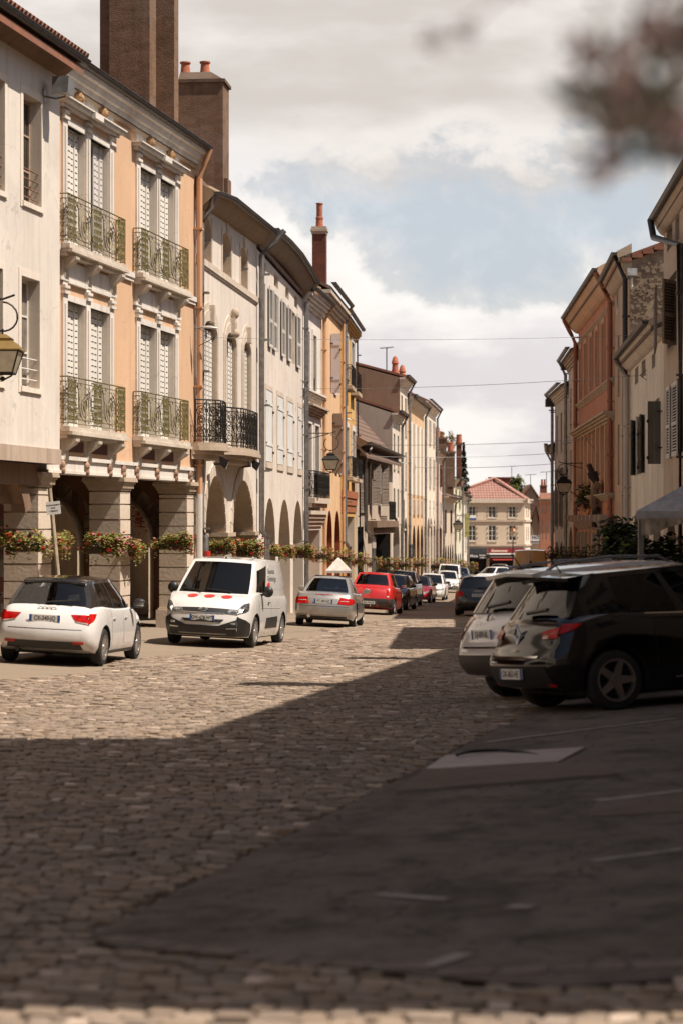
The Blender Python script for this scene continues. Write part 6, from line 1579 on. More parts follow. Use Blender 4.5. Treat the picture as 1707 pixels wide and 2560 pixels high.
    # wheels
    for y in ax:
        for sg in (-1, 1):
            ty, ri, di = wheel_mesh(R, .20, S.get('spokes', 10), S.get('rim', R * .68), sg); x = sg * (ww - .115)
            for b in (ty, ri, di): b.v = [v + Vector((x, y, R)) for v in b.v]
            w = ty.build('wheel', M_rubber, t); ri.build('rim', S.get('rimmat', M_alloy), w); di.build('brake', M_dark, w)
    m = MB(); m.box(-ww * .8, ww * .8, ax[0] - .3, ax[1] + .3, .17, .26); m.build('underbody', M_dark, t)
    # door mirrors, handles
    my = S['g'][2] - S.get('mirror', .30)
    for sg in (-1, 1):
        zb = lin(S['zb'], my); m = MB(); m.smooth = True; m.ball((sg * (ww + .10), my, zb + .09), .115, .075, S.get('mh', .075), 12, 8); m.tube([(sg * ww * .93, my + .03, zb + .0), (sg * (ww + .06), my + .01, zb + .05)], .03, 6)
        o = m.build('door_mirror', S.get('mirmat', M_black), t)
        if not far:
            m = MB(); m.box(sg * (ww + .10) - .09, sg * (ww + .10) + .09, my - .078, my - .07, zb + .04, zb + .14); m.build('mirror_glass', M_chrome, o)
            for hy in S.get('handles', (1.35, 2.2)):
                P, _ = bfn('side', sg)(hy, S.get('hz', .78)); m = MB(); m.tube([P + Vector((sg * .02, -.08, 0)), P + Vector((sg * .03, 0, .004)), P + Vector((sg * .02, .08, 0))], .013, 6); m.build('door_handle', S.get('handmat', S['paint']), t)
    if not far:
        for sg in (-1, 1):
            m = MB()
            for sy in S.get('seams', (1.15, 2.0, 2.95)): quadpatch(m, bfn('side', sg), ((sy - .004, .34), (sy + .004, .34), (sy + .004, .93), (sy - .004, .93)), .0015, 1, 8, .003)
            m.build('door_seam', M_dark, t)
    if S.get('plate'):
        txt, face, pc = S['plate']; a, tt, c = B.inv(face, 0, pc); P = B.p(0, tt, c); d = -1 if face == 'rear' else 1; plate(t, txt, (0, P.y + d * .018, pc), face)
    if S.get('extra'): S['extra'](t, B, G, bfn)
    # place on the ground
    h = math.radians(heading); f = Vector((math.sin(h), math.cos(h), 0)); r = Vector((math.cos(h), -math.sin(h), 0)); A = Vector((at[0], at[1], 0)) - r * anchor[0] - f * anchor[1]
    pt = lambda x, y: (lambda q: Vector((q.x, q.y, gz(q.x, q.y) + .022)))(A + r * x + f * y)
    rl, rr, fl, fr = pt(-.7, ax[0]), pt(.7, ax[0]), pt(-.7, ax[1]), pt(.7, ax[1])
    ff = ((fl + fr) - (rl + rr)).normalized(); r2 = ((rr + fr) - (rl + fl)).normalized(); up = r2.cross(ff).normalized(); r2 = ff.cross(up)
    c = (rl + rr + fl + fr) / 4; o = c - ff * (sum(ax) / 2)
    # the thing's base is the middle of the car on the ground
    base = o + ff * (L / 2)
    for ch in kids(t): ch.location = (0, -L / 2, 0)
    t.matrix_world = Matrix(((r2.x, ff.x, up.x, base.x), (r2.y, ff.y, up.y, base.y), (r2.z, ff.z, up.z, base.z), (0, 0, 0, 1)))
    return t
M_lampdark = plain('smoked_headlight', (.10, .10, .10), .08, .3, coat=1., var=.6, sc=16)
P_white = paint('white_car_paint', (.70, .68, .65), 0, .3); P_blackroof = paint('black_car_roof', (.020, .018, .017), 0, .2); P_silver = paint('silver_car_paint', (.44, .42, .39), .6, .32)
P_red = paint('red_car_paint', (.50, .016, .014), 0, .3); P_black = paint('black_car_paint', (.003, .003, .0035), 0, .10, .04, .30); P_anth = paint('anthracite_car_paint', (.03, .03, .029), .3, .28, .15); P_deep = paint('deep_red_car_paint', (.33, .012, .018), .2, .25, .2); P_navy = paint('dark_blue_car_paint', (.02, .022, .028), .2, .25, .15)
P_orange = paint('ochre_van_paint', (.74, .40, .12), 0, .4); P_greyw = paint('pearl_car_paint', (.70, .68, .67), .0, .3, .2)
WC = [(-1, .93), (-.7, .985), (-.2, 1), (.4, .985), (.75, .955), (.92, .925), (1, .885)]
def hatch(L=3.95, W=1.74, H=1.42, wb=2.47, ra=.70, R=.31, belt=.97, paint=None, **k):
    w = W / 2
    S = dict(L=L, wb=wb, ra=ra, R=R, paint=paint, wc=WC,
        zb=[(0, belt), (.5, belt + .01), (L * .4, belt - .03), (L * .66, belt - .045), (L * .75, belt - .03), (L * .86, belt - .10), (L * .95, belt - .22), (L, belt - .33)],
        zl=[(0, .27), (.4, .19), (L - .5, .18), (L, .21)], yr=[(-1, .10), (-.7, .02), (-.3, .0), (.05, .03), (.5, .10), (.85, .18), (1, .24)], yf=[(-1, -.10), (-.5, 0), (0, -.01), (.6, -.08), (.9, -.2), (1, -.30)],
        w=[(0, w * .83), (.08, w * .91), (.25, w * .965), (.6, w), (L * .75, w), (L * .88, w * .96), (L * .95, w * .87), (L, w * .72)],
        g=(.25, .58, L * .745, L * .555), gw=(w * .885, w * .66), roof=[(0, H - .06), (L * .35, H - .005), (L * .45, H), (L * .6, H - .035)])
    S.update(k); return S
def frontend(S, kind=0, bumper=None):
    """Headlights, grille and bumper openings on the nose."""
    b = S['zb'][-1][1]; w = S['w'][-1][1]; hl = lin(S['zb'], S['L'] * .96)
    p = [('headlight', 'front', ((w * .55, b - .02), (w * .98, b + .0), (w * .98, b - .14), (w * .62, b - .12)), M_lampglass, True, .008),
         ('headlight_wing', 'side', ((S['L'] - .55, hl - .03), (S['L'] - .10, hl - .10), (S['L'] - .06, hl - .19), (S['L'] - .42, hl - .10)), M_lampglass, True, .008),
         ('grille', 'front', ((-w * .5, b - .05), (w * .5, b - .05), (w * .42, b - .24), (-w * .42, b - .24)), M_black, False, .008),
         ('air_intake', 'front', ((-w * .75, .38), (w * .75, .38), (w * .65, .24), (-w * .65, .24)), M_black, False, .008)]
    return p
def rear_audi(t, B, G, bfn, z=.875, y=None):
    P, _ = bfn('rear')(0, z); m = MB(); rings(m, (0, P.y - .012, z), .05, 4, .072); m.build('emblem', M_chrome, t)
# white supermini, rear view
S = hatch(paint=P_white, roofmat=P_blackroof, pilmat=P_blackroof, spoiler=.10, spokes=14, plate=('CX-340-JQ', 'rear', .77), handles=(1.30, 2.15), mh=.085)
S['patches'] = [('tail_light', 'rear', ((.42, .84), (.84, .85), (.84, .685), (.50, .75)), M_tail, True, .010), ('tail_light_wing', 'side', ((.02, .87), (.30, .87), (.22, .80), (.02, .67)), M_tail, True, .010),
    ('tail_light_reverse', 'rear', ((.50, .735), (.70, .715), (.74, .69), (.56, .72)), M_tailclear, True, .013), ('rear_valance', 'rear', ((-.60, .40), (.60, .40), (.66, .20), (-.66, .20)), M_black, False, .010),
    ('reflector', 'rear', ((.47, .40), (.66, .40), (.66, .36), (.50, .36)), M_tail, True, .016), ('tailgate_edge', 'rear', ((-.62, .605), (.62, .605), (.62, .598), (-.62, .598)), M_dark, False, .004), ('sill', 'side', ((1.05, .24), (2.8, .24), (2.8, .19), (1.05, .19)), M_black, True, .01)]
def ex(t, B, G, bfn):
    rear_audi(t, B, G, bfn, .90); m = MB(); P = G.p(0, 0, .12); m.tube([P + Vector((-.05, -.02, .02)), P + Vector((.45, -.01, .07))], .012, 5); m.build('wiper', M_black, t)
    P = G.p(0, .2, 1); m = MB(); m.tube([P, P + Vector((0, -.12, .2))], .006, 4); m.build('aerial', M_black, t)
    m = MB(); m.lathe([(.035, 0), (.035, .14)], (-.45, .02, .24), 10, 'y'); m.build('exhaust', M_black, t)
S['extra'] = ex
car('white_hatchback', 'white hatchback with black roof parked by the rusticated pillars, seen from behind', S, gpt(238, 1667), 7.5, (.70, .70))
# white panel van, nose to the camera
w = .925
S = dict(L=4.40, wb=2.785, ra=.725, R=.325, paint=P_white, wc=[(-1, .94), (-.7, .985), (-.2, 1), (.6, .99), (.9, .97), (1, .955)], bow=.13,
    zb=[(0, 1.05), (2.7, 1.05), (3.35, 1.10), (3.75, 1.08), (4.1, .98), (4.28, .88), (4.40, .78)], zl=[(0, .30), (.5, .21), (3.9, .21), (4.40, .22)], yr=[(-1, .06), (-.6, 0), (1, .02)], yf=[(-1, -.08), (-.5, 0), (0, -.0), (.7, -.05), (1, -.16)],
    w=[(0, w * .90), (.1, w * .96), (.4, w), (3.6, w), (3.95, w * .97), (4.2, w * .90), (4.4, w * .76)], g=(.03, .12, 3.62, 2.72), gw=(w * .955, w * .80), roof=[(0, 1.76), (.6, 1.815), (1.8, 1.83), (2.8, 1.77)],
    panel=((.735, .12), (.925, .10), (.965, .72), (.735, .86)), spokes=16, rimmat=plain('hubcap', (.46, .44, .42), .35, .7), handles=(2.35,), hz=.92, mirror=.62, mh=.12, seams=(2.05, 3.25), handmat=M_black, plate=('GW-678-WT', 'front', .60))
S['patches'] = [('headlight', 'front', ((.44, .80), (.85, .83), (.85, .67), (.40, .70)), M_lampdark, True, .012), ('lamp_unit', 'front', ((.50, .765), (.80, .785), (.80, .74), (.50, .725)), M_lampglass, True, .018), ('headlight_wing', 'side', ((3.98, .93), (4.38, .84), (4.39, .68), (4.06, .77)), M_lampdark, True, .012),
    ('grille', 'front', ((-.47, .785), (.47, .785), (.43, .705), (-.43, .705)), M_black, False, .014), ('chrome_strip', 'front', ((-.44, .704), (.44, .704), (.44, .692), (-.44, .692)), M_chrome, False, .014),
    ('air_intake', 'front', ((-.44, .575), (.44, .575), (.38, .515), (-.38, .515)), M_black, False, .016), ('lower_bumper', 'front', ((-.85, .445), (.85, .445), (.85, .225), (-.85, .225)), M_black, False, .016), ('bumper_corner', 'front', ((.36, .45), (.85, .64), (.85, .43), (.42, .43)), M_black, True, .018),
    ('bumper_corner_wing', 'side', ((4.0, .50), (4.40, .64), (4.40, .23), (3.93, .23)), M_black, True, .016), ('fog_light', 'front', ((.58, .51), (.68, .52), (.68, .47), (.58, .47)), M_lampglass, True, .024), ('silver_trim', 'front', ((.50, .40), (.72, .41), (.72, .385), (.50, .375)), M_alloy, True, .024), ('bumper_lip', 'front', ((-.5, .285), (.5, .285), (.5, .262), (-.5, .262)), M_zinc, False, .022),
    ('door_guard', 'side', ((1.42, .62), (2.55, .60), (2.62, .38), (1.42, .38)), M_black, True, .012), ('side_crease', 'side', ((1.1, .80), (3.1, .82), (3.1, .812), (1.1, .792)), P_greyw, True, .006)]
def ex(t, B, G, bfn):
    for x in (-.36, 0, .36):
        m = MB(); f = bfn('top'); n = 18; c = None
        pts = [f(x + .115 * math.cos(2 * math.pi * k / n), 3.86 + .10 * math.sin(2 * math.pi * k / n))[0] + Vector((0, 0, .006)) for k in range(n)]
        m.v += pts; m.f.append(list(range(n))); m.m.append(0); m.build('red_dot', plain('logo_red', (.62, .04, .03), .4), t)
    P, _ = bfn('front')(0, .735); y = P.y + .022; m = MB()
    el = lambda rx, rz, cz: m.tube([(rx * math.cos(a), y, .735 + cz + rz * math.sin(a)) for a in np.linspace(0, 2 * math.pi, 19)[:-1]], .009, 5, closed=True)
    el(.105, .07, 0); el(.035, .062, 0); el(.07, .026, .028); m.build('emblem', M_chrome, t)
    P = G.p(0, .93, 1); m = MB(); m.tube([P, P + Vector((.06, -.12, .24))], .008, 4); m.lathe([(.03, 0), (.02, .03)], tuple(P), 8); m.build('aerial', M_black, t)
    for sg in (-1, 1):
        g = lambda q, k: G.p(sg, q, k) + Vector((sg * .012, 0, .0))
        a, b, c = g(.66, .62), g(.45, .62), g(.66, .80); p = lambda q, k: g(q, k)
        xax = (b - a).normalized() if sg < 0 else (a - b).normalized(); yax = (g(.6, .8) - g(.6, .5)).normalized()
        # the door side seen here is the vehicle's left: text reads from the nose to the tail
        for tx, k in (('Securitas', .70), ('Technology', .50)):
            o = g(.685, k) if sg < 0 else g(.30, k); text(tx, 'lettering', plain('van_grey_letter', (.10, .10, .10), .5), t, basis(o, xax, yax), .19, ext=.001, align='LEFT')
        m = MB()
        for k in range(3):
            o = g(.675 - .025 * k, .30); m.ball(o, .012, .04, .085, 8, 5)
        m.build('red_stripe_mark', MATS['logo_red'], t)
    m = MB()
    for x, d in ((-.45, .6), (.25, .55)): m.tube([G.p(x / .9, 1, .05) + Vector((0, .03, .03)), G.p((x + d) / .95, 1, .12) + Vector((0, .03, .02))], .012, 5)
    m.build('wiper', M_black, t)
    for sg in (-1, 1):
        m = MB(); quadpatch(m, lambda a, k: (G.p(sg, a, k), Vector((sg, 0, .2))), ((.66, .2), (.10, .2), (.10, .88), (.66, .88)), .003, 8, 4, .004)
        m.build('side_panel', paint('white_panel_paint', (.66, .64, .62), 0, .3), t)
S['extra'] = ex
car('white_van', 'white panel van facing the camera with three red dots on its bonnet', S, gpt(626, 1621), 189.8, (-.81, 3.51), cat='van')
# silver coupe
S = hatch(4.64, 1.74, 1.41, 2.715, 1.05, .32, .95, P_silver, g=(.92, 1.75, 3.38, 2.62), gw=(.75, .54), roof=[(0, 1.36), (1.9, 1.40), (2.2, 1.41), (2.8, 1.38)], cpil=.22, bpil=(), spokes=7, plate=('FT-183-GZ', 'rear', .73), handles=(2.1,), mirmat=P_silver, seams=(1.75, 3.1), mirror=.25)
S['zb'] = [(0, .92), (.12, .97), (.9, .985), (1.4, .97), (3.0, .94), (3.4, .94), (4.1, .82), (4.5, .68), (4.64, .58)]; S['yr'] = [(-1, .12), (-.7, .02), (-.25, .0), (.1, .02), (.6, .08), (1, .16)]
S['patches'] = [('tail_light', 'rear', ((.46, .84), (.80, .82), (.80, .63), (.40, .66)), M_tail, True, .010), ('tail_light_wing', 'side', ((.03, .83), (.40, .80), (.33, .70), (.03, .64)), M_tail, True, .010), ('tail_light_reverse', 'rear', ((.50, .755), (.74, .75), (.74, .735), (.47, .735)), M_tailclear, True, .013),
    ('plate_recess', 'rear', ((-.42, .80), (.42, .80), (.34, .655), (-.34, .655)), P_silver, False, .004), ('bumper_line', 'rear', ((-.82, .595), (.82, .595), (.82, .585), (-.82, .585)), M_dark, False, .004), ('rear_valance', 'rear', ((-.66, .30), (.66, .30), (.68, .20), (-.68, .20)), M_black, False, .01), ('brake_light', 'rear', ((-.25, .905), (.25, .905), (.25, .89), (-.25, .89)), M_tail, False, .006)]
def ex(t, B, G, bfn):
    P, _ = bfn('rear')(0, .86); y = P.y - .012; m = MB(); m.tube([(.045 * math.cos(a), y, .86 + .045 * math.sin(a)) for a in np.linspace(0, 2 * math.pi, 17)[:-1]], .006, 5, closed=True)
    for a in (90, 210, 330): m.tube([(0, y, .86), (.043 * math.cos(math.radians(a)), y, .86 + .043 * math.sin(math.radians(a)))], .006, 4)
    m.build('emblem', M_chrome, t)
    m = MB(); m.lathe([(.05, 0), (.05, .16), (.04, .16)], (-.40, -.03, .30), 12, 'y'); m.build('exhaust', M_chrome, t); m = MB(); m.box(-.45, .45, 1.9, 2.3, 1.425, 1.45); m.build('sunroof_deflector', M_black, t)
    text('CLK 200', 'badge_lettering', M_chrome, t, basis((-.5, P.y - .02 - .03, .885), (1, 0, 0), (0, 0, 1)), .06)
S['extra'] = ex
car('silver_coupe', 'silver two-door coupe parked with its tail to the camera behind the van', S, gpt(877, 1570), 5.0, (.72, 1.05))
# red saloon
S = hatch(4.25, 1.74, 1.53, 2.63, .86, .30, 1.03, P_red, g=(.60, 1.02, 3.08, 2.35), gw=(.77, .60), roof=[(0, 1.48), (1.4, 1.525), (2.0, 1.53), (2.6, 1.49)], cpil=.15, spokes=6, rimmat=plain('hubcap', (.46, .44, .42), .35, .7), plate=('BX-704-CD', 'rear', .43), handles=(1.4, 2.2), hz=.86)
S['zb'] = [(0, 1.02), (.10, 1.07), (.62, 1.09), (1.2, 1.03), (2.8, .97), (3.1, .99), (3.7, .92), (4.1, .78), (4.25, .66)]
S['patches'] = [('tail_light', 'rear', ((.60, .93), (.82, .96), (.82, .64), (.64, .64)), M_tail, True, .010), ('tail_light_reverse', 'rear', ((.63, .70), (.81, .71), (.81, .645), (.65, .645)), M_tailclear, True, .014), ('rear_bumper', 'rear', ((-.86, .585), (.86, .585), (.86, .25), (-.86, .25)), plain('grey_bumper', (.05, .048, .045), .5), False, .014), ('rear_bumper_wing', 'side', ((.02, .59), (.52, .59), (.45, .27), (.02, .27)), MATS['grey_bumper'], True, .012), ('boot_edge', 'rear', ((-.60, .985), (.60, .985), (.60, .978), (-.60, .978)), M_dark, False, .004)]
def ex(t, B, G, bfn):
    P, _ = bfn('rear')(0, .82); m = MB(); y = P.y - .01
    m.v += [Vector(v) for v in ((-.05, y, .87), (.05, y, .87), (.055, y, .82), (0, y - .006, .75), (-.055, y, .82))]; m.f.append([0, 1, 2, 3, 4]); m.m.append(0); m.build('emblem', M_black, t)
    m = MB(); m.tube([(.05, .1, .3), (.05, -.09, .3), (.05, -.09, .36)], .018, 6); m.ball((.05, -.09, .39), .03); m.build('tow_bar', M_chrome, t)
    for x, tx in ((-.62, 'LOGAN'), (.40, '1.4')): P, _ = bfn('rear')(x, .93); text(tx, 'badge_lettering', M_black, t, basis((x, P.y - .012, .93), (1, 0, 0), (0, 0, 1)), .05, align='LEFT')
    m = MB(); P, _ = bfn('rear')(.22, .34); m.lathe([(.05, 0), (.05, .01)], (.3, P.y - .02, .34), 10, 'y'); m.build('reflector', M_tail, t)
S['extra'] = ex
car('red_saloon', 'bright red saloon with a grey rear bumper, parked tail to the camera', S, gpt(976, 1538), 8.0, (.72, .86))
# anthracite hatchback in the middle of the street
S = hatch(4.20, 1.77, 1.43, 2.58, .80, .32, .98, P_anth, spoiler=.08, spokes=10, plate=('DY-767-JD', 'rear', .75), bpil=(.40,), seams=(1.5, 3.0), handles=(1.75,))
S['patches'] = [('tail_light', 'rear', ((.55, .90), (.84, .90), (.84, .70), (.55, .72)), M_tail, True, .010), ('tail_light_wing', 'side', ((.03, .89), (.26, .87), (.20, .74), (.03, .70)), M_tail, True, .010), ('bumper_line', 'rear', ((-.8, .60), (.8, .60), (.8, .588), (-.8, .588)), M_dark, False, .004), ('rear_valance', 'rear', ((-.6, .33), (.6, .33), (.62, .2), (-.62, .2)), M_black, False, .01)]
def ex(t, B, G, bfn): rear_audi(t, B, G, bfn, .885); m = MB(); P = G.p(0, 0, .1); m.tube([P + Vector((-.0, -.02, .02)), P + Vector((.5, -.01, .07))], .014, 5); m.build('wiper', M_black, t)
S['extra'] = ex
car('anthracite_hatchback', 'dark grey hatchback driving away in the middle of the street', S, gpt(1147, 1540), 6.0, (-.72, .80))
# near right: white crossover and black hatchback nosed into the bays
S = hatch(4.16, 1.74, 1.52, 2.54, .70, .335, 1.06, P_greyw, spoiler=.16, spokes=7, g=(.22, .50, 3.05, 2.3), gw=(.78, .62), roof=[(0, 1.47), (1.4, 1.53), (1.9, 1.54), (2.5, 1.49)], plate=('DJ-809-BL', 'rear', .80), seams=(1.2, 2.05, 3.0), pilmat=P_greyw, glass=M_glassdark)
S['zl'] = [(0, .32), (.4, .24), (3.66, .24), (4.16, .26)]
S['patches'] = [('tail_light', 'rear', ((.50, .99), (.84, 1.02), (.84, .74), (.66, .80)), plain('dark_tail_red', (.20, .01, .01), .1, coat=1.), True, .012), ('tail_light_wing', 'side', ((.02, 1.02), (.36, .98), (.26, .85), (.02, .76)), MATS['dark_tail_red'], True, .012), ('rear_bumper', 'rear', ((-.86, .56), (.86, .56), (.86, .32), (-.86, .32)), plain('cladding', (.055, .045, .04), .55), False, .02), ('rear_bumper_wing', 'side', ((.03, .58), (.34, .58), (.3, .30), (.03, .30)), MATS['cladding'], True, .018), ('bright_strip', 'rear', ((-.5, .66), (.5, .66), (.5, .64), (-.5, .64)), M_chrome, False, .012), ('plate_recess', 'rear', ((-.36, .89), (.36, .89), (.36, .71), (-.36, .71)), P_greyw, False, .006)]
def ex(t, B, G, bfn):
    for sg in (-1, 1):
        m = MB(); m.smooth = True; m.tube([G.p(sg * .93, .04, 1) + Vector((0, 0, .0)), G.p(sg * .93, .12, 1) + Vector((0, 0, .07)), G.p(sg * .92, .5, 1) + Vector((0, 0, .09)), G.p(sg * .92, .88, 1) + Vector((0, 0, .07)), G.p(sg * .92, .97, 1)], .018, 7); m.build('roof_rail', M_zinc, t)
    P = G.p(0, .05, 1); m = MB(); m.tube([P, P + Vector((0, -.14, .2))], .008, 4); m.build('aerial', M_black, t); P, _ = bfn('rear')(0, .98); m = MB(); m.smooth = True; m.ball((0, P.y - .005, .98), .05, .015, .06); m.tube([(-.02, P.y - .02, .96), (.03, P.y - .02, 1.03)], .014, 5); m.build('emblem', M_chrome, t)
    P = G.p(0, 0, .08); m = MB(); m.tube([P + Vector((-.1, -.03, .03)), P + Vector((.42, -.02, .08))], .022, 5); m.build('wiper', M_black, t)
S['extra'] = ex
car('white_crossover', 'pearl white crossover with roof rails behind the black hatchback', S, (1.50, 26.4), 66, (-.70, .06))
S = hatch(4.06, 1.73, 1.45, 2.59, .66, .315, .99, P_black, spoiler=.20, spokes=5, rimmat=plain('dark_alloy', (.42, .38, .36), .30, .85), rim=.222, plate=('DK-863-HE', 'rear', .42), pilmat=P_black, glass=M_glassdark, g=(.24, .52, 3.02, 2.25), cpil=.20, handles=(2.2,))
S['yr'] = [(-1, .08), (-.7, .0), (-.35, -.03), (-.05, .0), (.15, .06), (.55, .10), (.85, .17), (1, .24)]
S['patches'] = [('tail_light', 'rear', ((.46, .85), (.84, .92), (.84, .79), (.48, .77)), M_tail, True, .012), ('tail_light_wing', 'side', ((.04, .92), (.34, .92), (.24, .86), (.04, .80)), M_tail, True, .012), ('tail_light_reverse', 'rear', ((.48, .80), (.57, .81), (.57, .775), (.49, .775)), M_tailclear, True, .016), ('chrome_strip', 'rear', ((-.52, .605), (.52, .605), (.50, .585), (-.50, .585)), M_chrome, False, .014),
    ('rear_valance', 'rear', ((-.62, .50), (.62, .50), (.72, .22), (-.72, .22)), M_black, False, .012), ('reflector', 'rear', ((.58, .31), (.72, .31), (.72, .28), (.58, .28)), M_tail, True, .02), ('sill_strip', 'side', ((1.35, .31), (2.7, .33), (2.7, .315), (1.35, .295)), M_chrome, True, .014)]
def ex(t, B, G, bfn):
    P, _ = bfn('rear')(0, .82); y = P.y - .02; m = MB()
    for s_, r in ((1, .013),):
        m.tube([(0, y, .92), (.062, y, .82), (0, y, .72), (-.062, y, .82)], .016, 6, closed=True)
    m.build('emblem', M_chrome, t); P, _ = bfn('rear')(0, .66); text('CLIO', 'badge_lettering', M_chrome, t, basis((0, P.y - .012, .665), (1, 0, 0), (0, 0, 1)), .06)
    m = MB()
    for sg in (-1, 1): quadpatch(m, lambda q, k: (G.p(sg, q, k), Vector((sg, 0, .25)).normalized()), ((.30, .02), (.96, .02), (.96, .045), (.30, .045)), .014, 14, 1)
    m.build('chrome_waist', M_chrome, t); P = G.p(0, .04, 1); m = MB(); m.tube([P, P + Vector((0, -.16, .22))], .008, 4); m.build('aerial', M_black, t)
    P = G.p(0, 0, .08); m = MB(); m.tube([P + Vector((-.05, -.03, .03)), P + Vector((.40, -.02, .06))], .022, 5); m.build('wiper', M_black, t)
S['extra'] = ex
car('black_hatchback', 'glossy black hatchback at the picture edge with five-spoke dark alloy wheels', S, ((1535 - CXP) / FPX * 22.7, 22.7), 68, (.755, .66))
# parked facing the camera farther down
def xz(px, Z): return ((px - CXP) / FPX * Z, Z)
def facing(name, label, S, px, Z, hd, anchor='right', **k):
    S['patches'] = S.get('patches', []) + frontend(S); w = max(b for a, b in S['w'])
    car(name, label, S, xz(px, Z), hd, (-w, S['L'] - .3), far=True, **k)
S = hatch(4.45, 1.80, 1.45, 2.7, .85, .32, .97, P_navy, spokes=6, plate=('EB-512-KT', 'front', .5)); S['handles'] = (); facing('dark_blue_car', 'blue-black car nose on behind the red saloon, only its flank showing', S, 1016, 93, 189)
S = hatch(4.35, 1.85, 1.62, 2.65, .8, .34, 1.08, P_black, spokes=6, roof=[(0, 1.54), (1.5, 1.61), (2, 1.62), (2.6, 1.57)]); facing('black_suv', 'tall black car between the dark blue car and the red convertible', S, 1033.5, 103, 189)
S = hatch(4.63, 1.85, 1.38, 2.75, .9, .33, .93, P_deep, spokes=6, roofmat=plain('soft_top', (.02, .018, .02), .9), pilmat=M_black, g=(.75, 1.4, 3.30, 2.55), plate=('FR-120-LA', 'front', .45)); facing('red_convertible', 'dark red convertible with a closed black soft top facing the camera', S, 1075, 116, 187)
S = hatch(4.33, 1.79, 1.50, 2.6, .8, .33, 1.0, P_white, spokes=8, roof=[(0, 1.42), (1.5, 1.49), (2, 1.5), (2.6, 1.46)]); facing('white_family_car', 'white family hatchback right behind the dark red convertible', S, 1110.5, 128, 186)
S = hatch(4.06, 1.74, 1.45, 2.59, .66, .32, .98, P_white, spokes=6, plate=('EZ-975-GF', 'front', .42)); S['patches'] = [('chrome_smile', 'front', ((-.3, .50), (.3, .50), (.3, .46), (-.3, .46)), M_black, False, .012)]; facing('white_supermini', 'small white hatchback with a wide black grille in front of the white high van', S, 1146.5, 152, 184)
w = .92
def vanspec(paint, H, L=4.3):
    return dict(L=L, wb=2.75, ra=.75, R=.325, paint=paint, wc=[(-1, .94), (-.7, .985), (-.2, 1), (.6, .99), (1, .955)], zb=[(0, 1.05), (L * .62, 1.05), (L * .77, 1.12), (L * .86, 1.08), (L * .95, .96), (L, .82)], zl=[(0, .32), (.5, .22), (L - .5, .22), (L, .24)], yr=[(-1, .05), (1, .02)], yf=[(-1, -.08), (-.3, 0), (.7, -.06), (1, -.16)],
        w=[(0, w * .92), (.1, w * .97), (.4, w), (L * .82, w), (L * .93, w * .95), (L, w * .78)], g=(.03, .10, L * .81, L * .62), gw=(w * .955, w * .82), roof=[(0, H - .06), (.6, H), (L * .4, H), (L * .65, H - .06)], panel=((.735, .12), (.93, .10), (.965, .72), (.735, .86)), spokes=8, mh=.12)
S = vanspec(P_white, 1.85); facing('white_high_van', 'rounded white van standing behind the small white hatchback', S, 1150, 163, 184, cat='van')
S = vanspec(P_orange, 2.78, 5.4); S['zb'] = [(0, 1.15)] + S['zb'][1:]; S['gw'] = (.95, .80); S['w'] = [(a, b * 1.06) for a, b in S['w']]
S['gpatches'] = [('rear_window', ((-.90, .06), (-.03, .06), (-.03, .52), (-.86, .52)), M_glassdark, .012), ('rear_window', ((.03, .06), (.90, .06), (.86, .52), (.03, .52)), M_glassdark, .012), ('door_gap', ((-.008, .0), (.008, .0), (.008, .9), (-.008, .9)), M_dark, .010)]
S['patches'] = [('tail_light', 'rear', ((.80, 1.1), (.93, 1.1), (.93, .75), (.80, .75)), M_tail, True, .012)]
def ex(t, B, G, bfn): P = G.p(.02, 0, .62); m = MB(); m.ball(P + Vector((0, -.05, 0)), .07, .05, .10); m.build('door_latch', M_black, t)
S['extra'] = ex
car('ochre_van', 'tall ochre yellow delivery van seen from behind near the shady houses', S, xz(1281, 114), 5, (-.90, .0), cat='van', far=True)
S = hatch(4.4, 1.8, 1.46, 2.65, .85, .32, .96, P_white, spokes=6); facing('white_saloon', 'white car crossing the square below the restaurant', S, 1226, 196, 215)
S = hatch(4.4, 1.85, 1.66, 2.65, .85, .34, 1.05, P_black, spokes=6, roof=[(0, 1.58), (1.5, 1.65), (2, 1.66), (2.6, 1.6)]); S['patches'] = [('tail_light', 'rear', ((.5, 1.0), (.84, 1.0), (.84, .8), (.6, .8)), M_tail, True, .012), ('tailgate', 'rear', ((-.7, .78), (.7, .78), (.7, .45), (-.7, .45)), P_white, False, .012)]
car('black_and_white_suv', 'black-roofed car with red tail lights and white tailgate under the awning', S, xz(1221, 206), 8, (-.9, 0), far=True)
S = hatch(4.3, 1.8, 1.5, 2.6, .85, .33, .98, P_anth, spokes=6); facing('grey_car', 'grey car half hidden between the ochre van and the black-roofed car', S, 1288, 200, 185)
S = hatch(4.3, 1.8, 1.5, 2.6, .85, .33, .98, P_silver, spokes=6); facing('silver_car', 'silver-grey car in the row beneath the red awning', S, 1269, 214, 190)
S = hatch(4.2, 1.78, 1.45, 2.6, .85, .33, .98, P_navy, spokes=6); facing('dark_parked_car', 'dark car at the end of the sunny row before the square', S, 1172, 182, 186)
